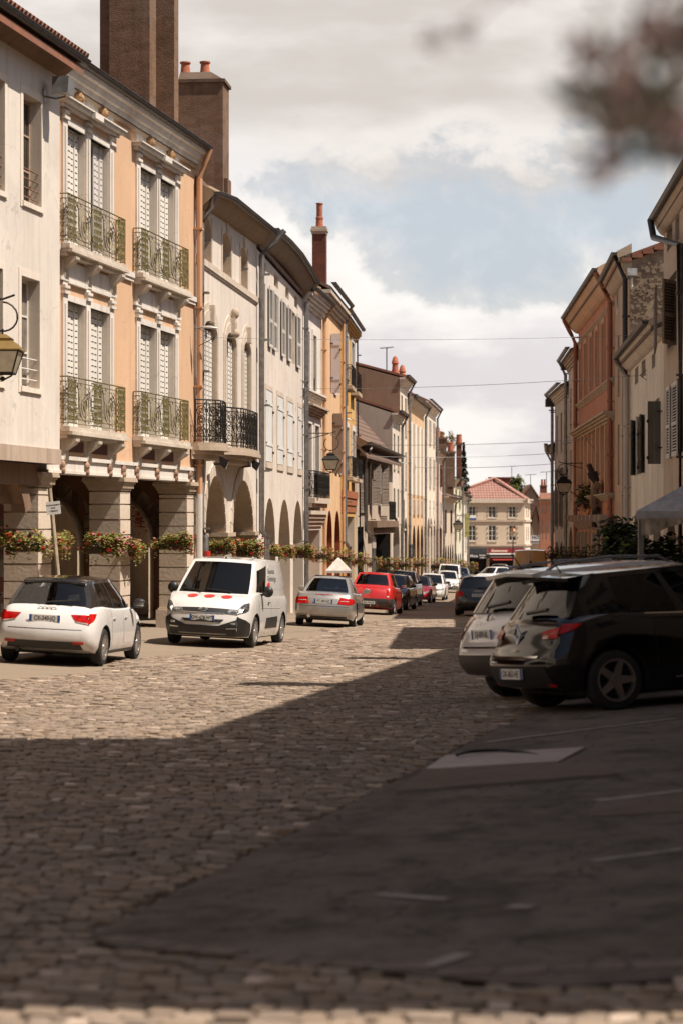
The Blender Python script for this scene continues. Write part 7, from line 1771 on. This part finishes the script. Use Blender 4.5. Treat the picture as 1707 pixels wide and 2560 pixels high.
# ------------------------------------------------------------------ flowers, lamps, cables and the rest
M_leafA = leafmat('geranium_leaf', (.15, .17, .035), (.42, .39, .10)); M_leafB = leafmat('yellowed_leaf', (.26, .24, .07), (.42, .36, .14)); M_leafD = leafmat('dark_leaf', (.016, .026, .009), (.045, .060, .018))
M_flred = leafmat('red_petal', (.50, .025, .02), (.62, .10, .06)); M_flpink = leafmat('pink_petal', (.62, .22, .22), (.70, .36, .34)); M_planter = plain('planter_brown', (.09, .06, .045), .7)
def leaves(m, rr, n, place, s0, s1):
    for _ in range(n):
        c = place(rr); s = rr.uniform(s0, s1); a = rr.uniform(0, 6.28); t = rr.uniform(-.9, .9)
        x = Vector((math.cos(a), math.sin(a), rr.uniform(-.4, .4))) * s; y = Vector((-math.sin(a) * math.cos(t), math.cos(a) * math.cos(t), math.sin(t))) * s * .8
        b = len(m.v); m.v += [c - x - y * .5, c + x * .2 - y, c + x + y * .1, c + x * .1 + y]; m.f.append([b, b + 1, b + 2, b + 3]); m.m.append(m.cur)
def basket_proto(seed, n, flow, Lh=.52, dark=False):
    rr = random.Random(seed); t = thing('flower_basket', 'geranium basket', 'flower basket', (0, 0, 0), 'flower baskets along the arcades')
    m = MB(); m.prism([(-Lh * .75, -.02), (Lh * .75, -.02), (Lh * .66, -.2), (-Lh * .66, -.2)], -.10, .10); m.tube([(0, .08, -.05), (0, .34, .10)], .012, 4); m.build('planter', M_planter, t)
    lumps = [(rr.uniform(-Lh, Lh), rr.uniform(-.12, .12), rr.uniform(-.18, .2), rr.uniform(.12, .22)) for _ in range(20)]
    def place(r):
        l = r.choice(lumps); a = Vector((r.gauss(0, 1), r.gauss(0, 1), r.gauss(0, 1))).normalized() * l[3] * r.uniform(.55, 1.05)
        p = Vector((l[0], l[1], l[2])) + a; p.z -= .35 * max(0, abs(p.x) - Lh * .7); return p
    m = MB(); leaves(m, rr, n, place, .026, .052); m.cur = 1; leaves(m, rr, n // 2, place, .026, .05)
    for k in range(rr.randint(5, 8)):      # trailing sprigs
        x0 = rr.uniform(-Lh, Lh); y0 = rr.uniform(-.15, .1); ln = rr.uniform(.2, .42)
        leaves(m, rr, 14, lambda r: Vector((x0 + r.uniform(-.04, .04) + .1 * (x0 > 0), y0 - .08, -.1 - r.random() * ln)), .018, .036)
    m.build('foliage', [M_leafD, M_leafA] if dark else [M_leafA, M_leafB], t, recalc=False)
    m = MB()
    for _ in range(flow):
        c = place(rr) * 1.1; leaves(m, rr, 9, lambda r: c + Vector((r.gauss(0, .018), r.gauss(0, .018) - .02, r.gauss(0, .016))), .024, .042); m.cur = 1 - m.cur if rr.random() < .4 else m.cur
    m.build('blossom', [M_flred, M_flpink] if seed % 2 else [M_flpink, M_flred], t, recalc=False)
    return t
protos = [basket_proto(1, 1000, 75), basket_proto(3, 1000, 60), basket_proto(2, 1000, 70), basket_proto(5, 420, 40), basket_proto(8, 420, 16, dark=True)]
used = [False] * len(protos)
def Y_near(y): return y < 58
def basket(k, x, y, z, rz, sc, label, group='flower baskets along the arcades'):
    o = protos[k] if not used[k] else copy_tree(protos[k]); used[k] = True
    o.location = (x, y, z); o.rotation_euler = (0, 0, rz); k_ = .78 if Y_near(y) else .72; o.scale = (sc * k_,) * 3; o['label'] = label; o['group'] = group
    return o
def bpx(k, px, py, Y, rz, sc, label, **kw): p = wpx(px, py, Y); return basket(k, p.x, p.y, p.z, rz, sc, label, **kw)
bpx(0, 63, 1357, 43.2, -.18, 1.12, 'basket thick with red geraniums on the nearest pillar behind the white hatchback')
bpx(2, 150, 1357, 44.1, 1.38, .95, 'pink flowering basket on the street face of the nearest pillar, beside the leaning sign post')
bpx(1, 257, 1364, 48.9, -.18, 1.18, 'wide red geranium basket on the middle pillar of the orange house')
bpx(0, 338, 1372, 49.8, 1.38, .95, 'narrow red basket on the street face of the middle rusticated pillar')
bpx(2, 430, 1357, 54.7, -.18, 1.12, 'green basket with few pink blooms on the last pillar of the orange house')
bpx(2, 543, 1370, 60.5, -.1, 1.15, 'pink and green basket in the first tall stone arch beyond the red standpipe')
bpx(1, 612, 1374, 65.8, -.1, 1.45, 'broad flower basket in the second tall stone arch over the white van')
for k, (px, py, Y, sc, tx) in enumerate(((674, 1376, 69.8, 1.0, 'pink-dotted basket on the first slim pier of the shuttered house'), (706, 1380, 72.5, 1.05, 'reddish basket between the first two arches of the shuttered house'), (746, 1381, 77, 1.3, 'full basket on the last pier of the shuttered house'), (797, 1385, 85, 1.4, 'leafy basket before the narrow white house, above the white parasol'), (848, 1391, 93, 1.5, 'flower basket under the apricot house, above the red saloon'), (889, 1398, 101, 1.5, 'flower basket under the ochre house'),
        (929, 1405, 114, 1.3, 'flower basket beside the small sign post at the low timbered house'), (965, 1408, 122, 1.6, 'long flower basket under the big louvred shutters'), (1005, 1408, 133, 1.7, 'flower basket below the grey gabled house'), (1045, 1407, 147, 1.7, 'flower basket beyond the tickets sign'), (1090, 1410, 166, 2.4, 'long flower basket behind the white high van'), (1140, 1412, 192, 2.2, 'flower basket near the far end of the sunny arcade'), (1173, 1415, 212, 2.0, 'last flower basket before the square'))):
    bpx(3 if k > 2 else k % 3, px, py, Y, -.1, sc, tx)
for k, (px, py, Y, sc, tx) in enumerate(((1398, 1383, 118, 1.9, 'dark flower trough far down the shady arcade'), (1432, 1385, 107, 1.9, 'dark flower trough below the lantern of the shady side'), (1470, 1387, 96, 1.9, 'dark flower trough below the wooden figure'), (1512, 1389, 87, 1.9, 'dark flower trough next to the leafy hedge'))): bpx(4, px, py, Y, .05, sc, tx, group='flower troughs of the shady side')
bpx(4, 1462, 1240, 94, 1.5, 2.6, 'dark shrubby planter with a few red flowers hung on the salmon house ledge', group='planters on the salmon house'); o = bpx(0, 1508, 1228, 87.5, 1.5, 1.5, 'bright red geranium planter beside the driftwood figure', group='planters on the salmon house')
# driftwood figure on the salmon house
p = wpx(1497, 1300, 88.0); t = thing('driftwood_figure', 'tall driftwood figure with raised branch arms fixed to the salmon house', 'sculpture', p); s_ = 88 / FPX
m = MB(); m.smooth = True
q = lambda px, py, d=0: tuple(Vector((p.x + (px - 1497) * s_, p.y + d, CAMH + (HYP - py) * s_)))
m.tube([q(1496, 1205), q(1487, 1235), q(1484, 1262), q(1492, 1285), q(1503, 1300)], .22, 8, r1=.16); m.tube([q(1500, 1220), q(1503, 1250), q(1506, 1285)], .24, 8, r1=.18)
m.build('torso', M_beam, t); m = MB(); m.smooth = True; m.tube([q(1490, 1205), q(1480, 1185), q(1470, 1160)], .16, 7, r1=.10); m.tube([q(1488, 1205), q(1474, 1192), q(1469, 1182)], .12, 6, r1=.05); m.tube([q(1488, 1200), q(1487, 1178)], .11, 6, r1=.08); m.tube([q(1494, 1188), q(1502, 1176)], .03, 5)
m.build('raised_arm', plain('dark_driftwood', (.04, .028, .02), .9, var=.3), t)
for a, b, c in (((1492, 1268), (1487, 1290), (1484, 1318)), ((1507, 1268), (1508, 1285), (1506, 1305))): m = MB(); m.smooth = True; m.tube([q(*a), q(*b), q(*c)], .21, 7, r1=.11); m.build('leg', MATS['dark_driftwood'], t)

p = wpx(354, 1292, 61); t = thing('flower_arrangement', 'coral red bouquet hanging in the dark shop arch of the orange house', 'bouquet', p); rr = random.Random(9); m = MB(); leaves(m, rr, 260, lambda r: p + Vector((r.gauss(0, .16), r.gauss(0, .08), r.gauss(0, .2))), .03, .06); m.build('blossom', leafmat('coral_petal', (.50, .09, .05), (.62, .22, .14)), t, recalc=False); m = MB(); m.tube([tuple(p + Vector((0, 0, -.3))), tuple(p + Vector((.0, 0, 1.0)))], .012, 5); m.build('stem', M_beam, t)
def lantern(px, pyt, pyb, Y, wall_px, arm_py, label, sc=1.0):
    """Four-sided street lantern hanging from a scrolled bracket; wall_px is where the bracket meets the wall."""
    top = wpx(px, pyt, Y); bot = wpx(px, pyb, Y); h = top.z - bot.z; arm = wpx(px, arm_py, Y).z; x, y = top.x, Y; xw = (wall_px - CXP) / FPX * Y
    t = thing('wall_lantern', label, 'lantern', (x, y, bot.z)); d = 1 if x > xw else -1
    r1, r0 = h * .42, h * .26; zg0, zg1 = bot.z + h * .08, bot.z + h * .60
    m = MB()
    a = [m.pt(x + sx * r0, y + sy * r0, zg0) for sx, sy in ((-1, -1), (1, -1), (1, 1), (-1, 1))]; b = [m.pt(x + sx * r1, y + sy * r1, zg1) for sx, sy in ((-1, -1), (1, -1), (1, 1), (-1, 1))]
    for k in range(4): m.f.append([a[k], a[(k + 1) % 4], b[(k + 1) % 4], b[k]]); m.m.append(0)
    m.build('glass', M_lantern, t)
    m = MB(); rr = h * .022
    for sx, sy in ((-1, -1), (1, -1), (1, 1), (-1, 1)): m.tube([(x + sx * r0, y + sy * r0, zg0), (x + sx * r1, y + sy * r1, zg1)], rr, 5)
    for r, z in ((r0, zg0), (r1, zg1)): m.tube([(x - r, y - r, z), (x + r, y - r, z), (x + r, y + r, z), (x - r, y + r, z)], rr * 1.2, 5, closed=True)
    for s in (-1, 1): m.tube([(x + s * r0, y, zg0), (x + s * r0 * .7, y, bot.z + .01), (x, y, bot.z - h * .08)], rr, 5)
    m.ball((x, y, bot.z - h * .05), h * .06)
    m.build('frame', M_iron, t)
    m = MB(); q = lambda r, z: [m.pt(x + sx * r, y + sy * r, z) for sx, sy in ((-1, -1), (1, -1), (1, 1), (-1, 1))]
    R = [q(r1 * 1.08, zg1), q(r1 * 1.1, zg1 + h * .03), q(r1 * .75, zg1 + h * .2), q(r1 * .5, zg1 + h * .24), q(r1 * .55, zg1 + h * .30), q(r1 * .2, zg1 + h * .40)]
    for u, v in zip(R, R[1:]):
        for k in range(4): m.f.append([u[k], u[(k + 1) % 4], v[(k + 1) % 4], v[k]]); m.m.append(0)
    m.f.append(R[-1]); m.m.append(0); m.build('lamp_hood', plain('brass_hood', (.26, .17, .055), .5, .4) if sc > 1 else M_iron, t)
    m = MB(); r = (arm - top.z) * .45; zc = top.z + r * 1.05
    m.tube([(xw, y, arm), (x, y, arm), (x + d * h * .28, y, arm + h * .10)], h * .028, 6); m.tube([(xw, y, arm - h * .75 * abs(x - xw) / max(h * 1.7, .01) * .6), (x - d * h * .1, y, arm - h * .03)], h * .024, 6)
    m.tube([(x + d * r * math.sin(a) * (1 - .05 * a), y, zc + r * math.cos(a) * (1 - .05 * a)) for a in np.linspace(0, 5.6, 18)], h * .024, 5); m.tube([(x, y, top.z - h * .05), (x, y, zc - r * .7)], h * .022, 5)
    m.build('bracket', M_iron, t)
lantern(8, 836, 942, 40.0, -60, 748, 'old brass-hooded lantern on an iron bracket cut by the picture edge', 1.2)
lantern(826.5, 1131, 1178, 83.5, 764, 1083, 'black street lantern on a long arm between the shuttered and the apricot house')
lantern(1407, 1190, 1234, 98.5, 1456, 1158, 'black street lantern on the salmon house, with dull buff glass')
lantern(1144, 1300, 1327, 195, 1162, 1288, 'distant lantern over the sunny pavement near the yellow-green shutter')
p = wpx(1281, 1334, 236); t = thing('street_lamp', 'standing street lamp with a copper hood before the restaurant windows', 'street lamp', (p.x, p.y, gz(p.x, p.y)))
m = MB(); m.tube([(p.x, p.y, gz(p.x, p.y)), (p.x, p.y, p.z - .3)], .06, 8); m.build('post', M_iron, t); m = MB(); m.lathe([(.18, -.32), (.34, .25)], tuple(p), 8); m.build('glass', M_lantern, t); m = MB(); m.lathe([(.42, .25), (.3, .5), (.1, .6), (.08, .75)], tuple(p), 8); m.build('lamp_hood', plain('copper_hood', (.3, .14, .07), .5, .5), t)
def cobra(px0, px1, py, Y, label, d=1):
    a, b = wpx(px0, py, Y), wpx(px1, py + 3, Y); t = thing('wall_lamp', label, 'street lamp', b); L = (b - a).length; x = (b - a).normalized()
    m = MB(); m.smooth = True; n = 9; rows = []
    for k in range(n + 1):
        s = k / n; c = a + x * (L * s); r = L * (.05 + .16 * math.sin(math.pi * min(1, s * 1.02)) ** .8); rows.append([m.pt(c.x, c.y + r * .9 * math.cos(q), c.z + (r * .62 * math.sin(q) if math.sin(q) > 0 else r * .3 * math.sin(q))) for q in np.linspace(0, 2 * math.pi, 13)[:-1]])
    for u, v in zip(rows, rows[1:]):
        for k in range(12): m.f.append([u[k], u[(k + 1) % 12], v[(k + 1) % 12], v[k]]); m.m.append(0)
    m.f += [rows[0], rows[-1]]; m.m += [0, 0]; m.build('lamp_housing', plain('lamp_grey', (.48, .46, .43), .4), t)
    m = MB(); m.tube([a + x * L * .1, a - x * L * .45 + Vector((0, 0, -L * .12))], L * .05, 6); m.build('arm', M_zinc, t)
cobra(506, 547, 818, 55.4, 'grey street lamp head on the grey downpipe of the stone arches house'); cobra(856, 880, 1047, 99, 'grey street lamp head on the ochre house'); cobra(1002, 1018, 1157, 133, 'small pale lamp head on the gabled cream house'); cobra(1092, 1106, 1233, 172, 'distant pale lamp head before the striped far houses')
cobra(1651, 1619, 930, 66, 'grey lamp head on the low white house of the shady side'); cobra(1418, 1397, 1106, 101, 'flat lamp head on the cable bracket of the salmon house')
def cable(p0, p1, label, sag=.12):
    a, b = wpx(*p0), wpx(*p1); t = thing('overhead_cable', label, 'cable', a, 'cables across the street'); m = MB(); n = 16
    pts = [a.lerp(b, k / n) - Vector((0, 0, sag * 4 * (k / n) * (1 - k / n))) for k in range(n + 1)]
    m.tube([tuple(q) for q in pts], .005 * a.y / 55, 4); m.build('wire', M_zinc, t)
    m = MB()
    for e, q in ((a, pts[2]), (b, pts[-3])):
        m = MB()
        for s in (-1, 1): m.tube([tuple(e + Vector((0, 0, .28 * s * a.y / 70))), tuple(e.lerp(q, .25))], .010, 4)
        m.build('wire_anchor', M_iron, t)
cable((497, 843, 55.6), (1760, 831, 58), 'nearest cable from the stone arches house to the tall brown-grey house'); cable((752, 972, 80), (1632, 936, 66), 'cable from the shuttered house to the lamp of the low white house'); cable((876, 1111, 102), (1486, 1097, 88), 'cable from the ochre house to the salmon house'); cable((930, 1141, 114), (1388, 1133, 120), 'upper of two far cables ending at the bracketed stone house'); cable((1030, 1168, 146), (1388, 1159, 120.5), 'lowest far cable ending at the bracketed stone house')
def spot(px, py, Y, wpx_, label, two=False):
    c = wpx(px, py, Y); t = thing('spotlight', label, 'spotlight', c); b = wpx(wpx_, py + 8, Y + .1)
    m = MB(); m.tube([tuple(b), tuple(c + Vector((0, 0, -.06)))], .025, 5)
    if two: m.tube([tuple(c + Vector((-.1, 0, -.06))), tuple(c + Vector((-.3, .0, .15)))], .02, 5)
    m.build('bracket', M_iron, t)
    for k in range(2 if two else 1):
        o = c + Vector((-.28 * k + (.14 if two else 0), 0, .12 * k)); m = MB(); P = [Vector((x, y, z)) for x, y, z in ((-.14, -.15, .16), (.12, -.15, .02), (.02, -.15, -.2), (-.1, -.15, -.1))]
        lo = [o + v for v in P]; hi = [o + Vector((v.x, .15, v.z)) for v in P]; i = len(m.v); m.v += lo + hi
        m.f += [[0, 1, 2, 3], [7, 6, 5, 4]] + [[j, (j + 1) % 4, 4 + (j + 1) % 4, 4 + j] for j in range(4)]; m.m += [0] * 6; m.build('lamp_housing', M_black, t)
        m = MB(); m.v += [o + Vector(v) for v in ((.13, -.14, .02), (.13, .14, .02), (.05, .14, -.2), (.05, -.14, -.2))]; m.f.append([0, 1, 2, 3]); m.m.append(0); m.build('lamp_glass', M_lampglass, t)
spot(561, 1153, 57.8, 536, 'single black spotlight over the first tall stone arch'); spot(628, 1160, 62.2, 606, 'pair of black spotlights under the bowed balcony', True)
# signs
p = wpx(136, 1270, 42.6); g = gz(-5.6, 42.6); t = thing('sign_post', 'leaning pale post with a small white parking notice by the nearest pillar', 'sign', (wpx(152, 0, 42.6).x, 42.6, g))
m = MB(); m.smooth = True; m.tube([tuple(wpx(154, 1520, 42.7)), tuple(wpx(125, 1221, 42.7))], .042, 8); m.build('post', plain('pale_post', (.42, .35, .24), .6, var=.2), t)
m = MB(); a = math.radians(-6); R = Matrix.Rotation(a, 4, 'Y'); w, h = .135, .125
m.box(-w, w, -.012, .012, -h, h); m.v = [R @ v + p + Vector((0, -.10, 0)) for v in m.v]; b = m.build('sign_plate', M_white, t)
for tx, z, s in (('STATIONNEMENT', .055, .034), ('PRIV\u00c9', .0, .034), ('\u2190 R\u00c9SERV\u00c9', -.06, .036)): q = R @ Vector((0, 0, z)) + p + Vector((0, -.1135, 0)); text(tx.replace('\u2190', '<'), 'lettering', M_ink, b, basis(q, R @ Vector((1, 0, 0)), R @ Vector((0, 0, 1))), s, ext=.0005, bold=.0006)
p = wpx(1028, 1378, 138); t = thing('tickets_sign', 'narrow dark hanging sign with TICKETS in vertical letters', 'sign', (p.x, p.y, gz(p.x, p.y)))
m = MB(); m.prism([(p.x - .13, p.z + .43), (p.x + .13, p.z + .43), (p.x + .13, p.z - .36), (p.x, p.z - .47), (p.x - .13, p.z - .36)], 137.95, 138.05); b = m.build('board', plain('sign_slate2', (.05, .05, .055), .5), t)
for k, ch in enumerate('TICKETS'): text(ch, 'lettering', M_white, b, basis((p.x, 137.93, p.z + .35 - .105 * k), (1, 0, 0), (0, 0, 1)), .13, bold=.003)
m = MB(); m.tube([(p.x - .16, 138, gz(p.x, 138)), (p.x - .16, 138, p.z + .5)], .03, 6); m.build('post', M_zinc, t)
p = wpx(1034, 1431, 126); t = thing('parking_sign', 'small dark parking sign with a white letter P above the white car', 'sign', (p.x, p.y, gz(p.x, p.y))); m = MB(); m.box(p.x - .1, p.x + .1, 125.97, 126.03, p.z - .14, p.z + .14); b = m.build('board', MATS['sign_slate2'], t); text('P', 'lettering', M_white, b, basis((p.x, 125.95, p.z), (1, 0, 0), (0, 0, 1)), .22, bold=.006); m = MB(); m.tube([(p.x, 126, gz(p.x, 126)), (p.x, 126, p.z - .14)], .025, 6); m.build('post', M_zinc, t)
p = wpx(931, 1343, 110); t = thing('sign_post', 'thin post with a small plate by the low timbered house', 'sign', (p.x, p.y, gz(p.x, p.y))); m = MB(); m.tube([(p.x, 110, gz(p.x, 110)), (p.x, 110, p.z)], .035, 6); m.build('post', M_zinc, t); m = MB(); m.box(p.x - .02, p.x + .16, 109.93, 109.96, p.z - .55, p.z - .25); m.build('sign_plate', M_white, t)
# parasol in front of the narrow white house
p = wpx(846, 1392, 84); g = gz(p.x, 84); t = thing('parasol', 'white square parasol over a red base behind the silver coupe', 'parasol', (p.x, 84, g)); m = MB(); r, z0, z1 = .42, wpx(0, 1426, 84).z, p.z
for k in range(4):
    a, b = [(p.x + r * 1.15 * sx, 84 + r * sy) for sx, sy in (((-1, -1), (1, -1)), ((1, -1), (1, 1)), ((1, 1), (-1, 1)), ((-1, 1), (-1, -1)))[k]]
    i = len(m.v); m.v += [Vector((*a, z0)), Vector((*b, z0)), Vector((p.x, 84, z1)), Vector((*a, z0 - .09)), Vector((*b, z0 - .09))]; m.f += [[i, i + 1, i + 2], [i, i + 1, i + 4, i + 3]]; m.m += [0, 0]
m.build('canopy', plain('parasol_cloth', (.60, .55, .49), .8), t); m = MB(); m.tube([(p.x, 84, g), (p.x, 84, z1)], .03, 6); m.build('pole', M_beam, t); m = MB(); m.tube([(p.x + .35, 84, g), (p.x + .35, 84, z0 - .1)], .055, 8); m.build('red_post', M_red, t)
# restaurant tent and hedges on the shady side
Y = 37.; X0 = wpx(1601, 0, Y).x; ze = wpx(0, 1278, Y).z; t = thing('marquee', 'grey canvas terrace tent with a scalloped clear valance at the picture edge', 'tent', (X0 + 1.5, Y + 1.5, gz(X0, Y)))
zr = ze + .95; w, d = 3.2, 3.4; TF = Fr((X0, Y), (X0 + .145 * d, Y + d * .99), -1)      # u along the street, -w away from it
q = lambda u, v, z: TF.P(u, -v, z)
m = MB(); e = [q(0, -.08, ze), q(0, w, ze), q(d, w, ze), q(d, -.08, ze), q(d / 2, w / 2, zr)]
m.v = e + [v - Vector((0, 0, .13)) for v in e[:4]]; m.f = [[k, (k + 1) % 4, 4] for k in range(4)] + [[k, (k + 1) % 4, 5 + (k + 1) % 4, 5 + k] for k in range(4)]; m.m = [0] * 8; m.build('roof', plain('grey_canvas', (.42, .395, .38), .8, var=.15), t)
m = MB(); n = 40
for s0, s1 in (((-.02, 0), (-.02, w)), ((0, -.02), (d, -.02))):
    lo = []
    for k in range(n + 1):
        u, v = [s0[j] + (s1[j] - s0[j]) * k / n for j in (0, 1)]; ar = max(0, math.sin(math.pi * ((k / n * 2) % 1))); zz = ze - .405 + .2 * (ar > .35) * (ar - .35) / .65; wv = .02 * math.sin(k * 2.3)
        a_, b_ = q(u, v, ze - .12), q(u + wv * (s0[0] == s1[0]), v + wv * (s0[0] != s1[0]), zz); lo.append((m.pt(*a_), m.pt(*b_)))
    for u, v in zip(lo, lo[1:]): m.f.append([u[0], v[0], v[1], u[1]]); m.m.append(0)
m.build('valance', plain('buff_canvas', (.40, .32, .23), .8, var=.3), t)
for u, v in ((0, 0), (0, w), (d, w), (d, 0)): p = q(u, v, 0); m = MB(); m.box(p.x - .04, p.x + .05, p.y + .01, p.y + .10, gz(p.x, p.y), ze - .12); m.build('tent_pole', plain('tent_pole_grey', (.20, .17, .145), .5), t)
def hedge(name, label, x0, x1, y0, y1, h, n, seed):
    rr = random.Random(seed); z = gz((x0 + x1) / 2, (y0 + y1) / 2); t = thing(name, label, 'hedge', ((x0 + x1) / 2, (y0 + y1) / 2, z))
    m = MB(); m.box(x0, x1, y0, y1, z, z + .35); m.build('planter', M_planter, t); m = MB()
    lum = [(rr.uniform(x0, x1), rr.uniform(y0, y1), z + (h - .3) * rr.random() ** .8 + .3, rr.uniform(.2, .36)) for _ in range(60)]
    def pl(r): l = r.choice(lum); return Vector(l[:3]) + Vector((r.gauss(0, 1), r.gauss(0, 1), r.gauss(0, 1))).normalized() * l[3] * r.uniform(.5, 1.05)
    leaves(m, rr, n, pl, .04, .085); m.cur = 1; leaves(m, rr, n // 6, pl, .035, .07); m.build('foliage', [M_leafD, M_leafA], t, recalc=False)
    m = MB()
    for k in range(7): x = x0 + (x1 - x0) * (k + .5) / 7; m.tube([(x, (y0 + y1) / 2, z + .3), (x + rr.uniform(-.2, .2), (y0 + y1) / 2, z + h * .8)], .02, 5)
    m.build('stem', M_beam, t)
a, b = wpx(1485, 0, 44).x, wpx(1592, 0, 44).x; hedge('hedge', 'dark laurel hedge in a trough to the side of the grey tent', a + .25, b, 43.6, 44.6, 2.45, 4200, 3)
hedge('hedge', 'tall black-green hedge inside the terrace tent', X0 + .15, X0 + 3.1, 39.6, 40.3, 1.95, 4200, 4)
# yellow-green shutter standing open near the square
hs = [o for o in bpy.data.objects if o.name == 'slate_roofed_house'][0]; a, b = wpx(1160, 1284, 207), wpx(1171.5, 1343, 207)
G = Fr((a.x, 207.), (b.x, 207.1), 1); m = MB(G)
for k in range(5): m.box(G.L * k / 5 + .005, G.L * (k + 1) / 5 - .005, -.04, .0, b.z, a.z)
for z in (.2, .8): m.box(0, G.L, .0, .03, b.z + (a.z - b.z) * z, b.z + (a.z - b.z) * z + .1)
m.build('shutter', M_shyell, hs)
# trees
def tree(name, label, px, pyt, pyb, halfw, Y, conifer, mats, n, seed):
    rr = random.Random(seed); top = wpx(px, pyt, Y); base = wpx(px, pyb, Y); g = gz(top.x, Y) - .5; r = halfw * Y / FPX; H = top.z - base.z
    t = thing(name, label, 'tree', (top.x, Y, g)); m = MB(); m.tube([(top.x, Y, g), (top.x, Y, base.z + H * .5), (top.x, Y, top.z - H * .1)], r * .10, 7, r1=r * .03)
    for k in range(8): a = rr.uniform(0, 6.28); z = base.z + H * rr.uniform(.1, .7); m.tube([(top.x, Y, z), (top.x + math.cos(a) * r * .6, Y + math.sin(a) * r * .6, z + H * (.0 if conifer else .15))], r * .03, 5, r1=r * .01)
    m.build('trunk', M_beam, t); m = MB()
    if conifer:
        def pl(q): tt = q.random() ** .85; a = q.uniform(0, 6.28); rad = r * ((1 - tt) ** .9 * (.72 + .28 * math.sin(tt * 55 + math.sin(a * 3)))) * q.uniform(.1, 1) ** .45; return Vector((top.x + math.cos(a) * rad, Y + math.sin(a) * rad, base.z + H * tt - rad * .3))
    else:
        lum = [(rr.gauss(0, .42), rr.gauss(0, .42), rr.uniform(.1, .88), rr.uniform(.14, .28)) for _ in range(22)]
        def pl(q): l = q.choice(lum); v = Vector((q.gauss(0, 1), q.gauss(0, 1), q.gauss(0, 1))).normalized() * l[3] * q.uniform(.6, 1.05); return Vector((top.x + (l[0] + v.x) * r * 1.3, Y + (l[1] + v.y) * r, base.z + H * (l[2] + v.z)))
    leaves(m, rr, n, pl, r * .07, r * .16); m.cur = 1; leaves(m, rr, n // 3, pl, r * .06, r * .14); m.build('crown', mats, t, recalc=False)
M_autumn = leafmat('autumn_leaf', (.22, .12, .05), (.33, .19, .09)); M_fresh = leafmat('fresh_leaf', (.10, .13, .025), (.20, .22, .06)); M_fir = leafmat('fir_needle', (.022, .032, .018), (.05, .062, .032))
tree('fir_tree', 'dark pointed fir behind the last chimneys of the sunny row', 1158, 1106, 1250, 22, 225, True, [M_fir, M_leafD], 2600, 1)
tree('leafy_tree', 'bright green leafy tree behind the pink hipped roof', 1283, 1190, 1245, 26, 300, False, [M_fresh, M_leafA], 1500, 2); tree('autumn_tree', 'rusty brown tree showing behind the broad brown chimney', 1103, 1076, 1140, 24, 235, False, [M_autumn, M_leafA], 1300, 3)
tree('far_tree', 'dark tree peeping over the end of the pink roof', 1214, 1203, 1250, 14, 300, False, [M_leafD, M_leafA], 700, 5)
# oleander close to the camera, its tips hanging into the picture
t = thing('oleander', 'blurred pink flowering shrub whose tips hang into the top of the picture', 'shrub', (.95, 2.3, gz(.95, 2.3))); g = gz(.95, 2.3)
m = MB(); m.lathe([(.20, 0), (.26, .36), (.28, .36), (.28, .42), (.22, .42)], (.95, 2.3, g), 16); m.build('pot', M_pot, t)
rr = random.Random(11); st = MB(); lf = MB(); fl = MB(); tips = [(1630, 300, 1), (1560, 200, 0), (1660, 215, 1), (1560, 175, 0), (1480, 165, 2), (1690, 60, 1), (1720, 330, 1), (1650, 30, 2), (1600, 330, 1), (1140, 85, 3), (1320, -25, 3), (1760, 150, 1), (1540, 300, 1)]
for px, py, kind in tips:
    Y = 2.15 + rr.uniform(-.12, .15); e = wpx(px, py, Y); s0 = Vector((.95 + rr.uniform(-.08, .08), 2.3, g + .4)); m1 = Vector((.72 + rr.uniform(0, .2), 2.28, 1.9 + rr.uniform(0, .3)))
    m2 = e + Vector((.18, .02, .10 if kind != 3 else .16)); pts = [s0.lerp(m1, k / 5) for k in range(5)] + [m1.lerp(m2, k / 4) for k in range(4)] + [m2.lerp(e, k / 3) for k in range(4)]
    st.tube([tuple(q) for q in pts], .005, 5, r1=.0015)
    nleaf = {0: 8, 1: 16, 2: 3, 3: 0}[kind]
    for k in range(nleaf + 10):
        q = e if k < nleaf else s0.lerp(m1, rr.uniform(.4, 1)); a = rr.uniform(0, 6.28); dr = Vector((math.cos(a), rr.uniform(-.5, .5), math.sin(a))).normalized(); ln = rr.uniform(.02, .042) if k < nleaf else .09; o = q + Vector((rr.gauss(0, .024), rr.gauss(0, .03), rr.gauss(0, .02))); sd_ = dr.cross(Vector((0, 1, 0))).normalized() * ln * .17
        b = len(lf.v); lf.v += [o, o + dr * ln * .5 + sd_, o + dr * ln, o + dr * ln * .5 - sd_]; lf.f.append([b, b + 1, b + 2, b + 3]); lf.m.append(0)
    for k in range({0: 5, 1: 3, 2: 5, 3: 2}[kind]):
        o = e + Vector((rr.gauss(0, .024), rr.gauss(0, .02), rr.gauss(0, .022))); s = .010 if kind == 3 else .013
        for j in range(5): a = j * 1.257; b = len(fl.v); c = o + Vector((math.cos(a), 0, math.sin(a))) * s; fl.v += [o, c + Vector((-math.sin(a), .3, math.cos(a))) * s * .5, c * 1 + Vector((math.cos(a), .2, math.sin(a))) * s * .4, c - Vector((-math.sin(a), -.3, math.cos(a))) * s * .5]; fl.f.append([b, b + 1, b + 2, b + 3]); fl.m.append(0)
st.build('stem', M_beam, t); lf.build('foliage', M_leafD, t, recalc=False); fl.build('blossom', leafmat('oleander_petal', (.13, .075, .075), (.42, .30, .29)), t, recalc=False)
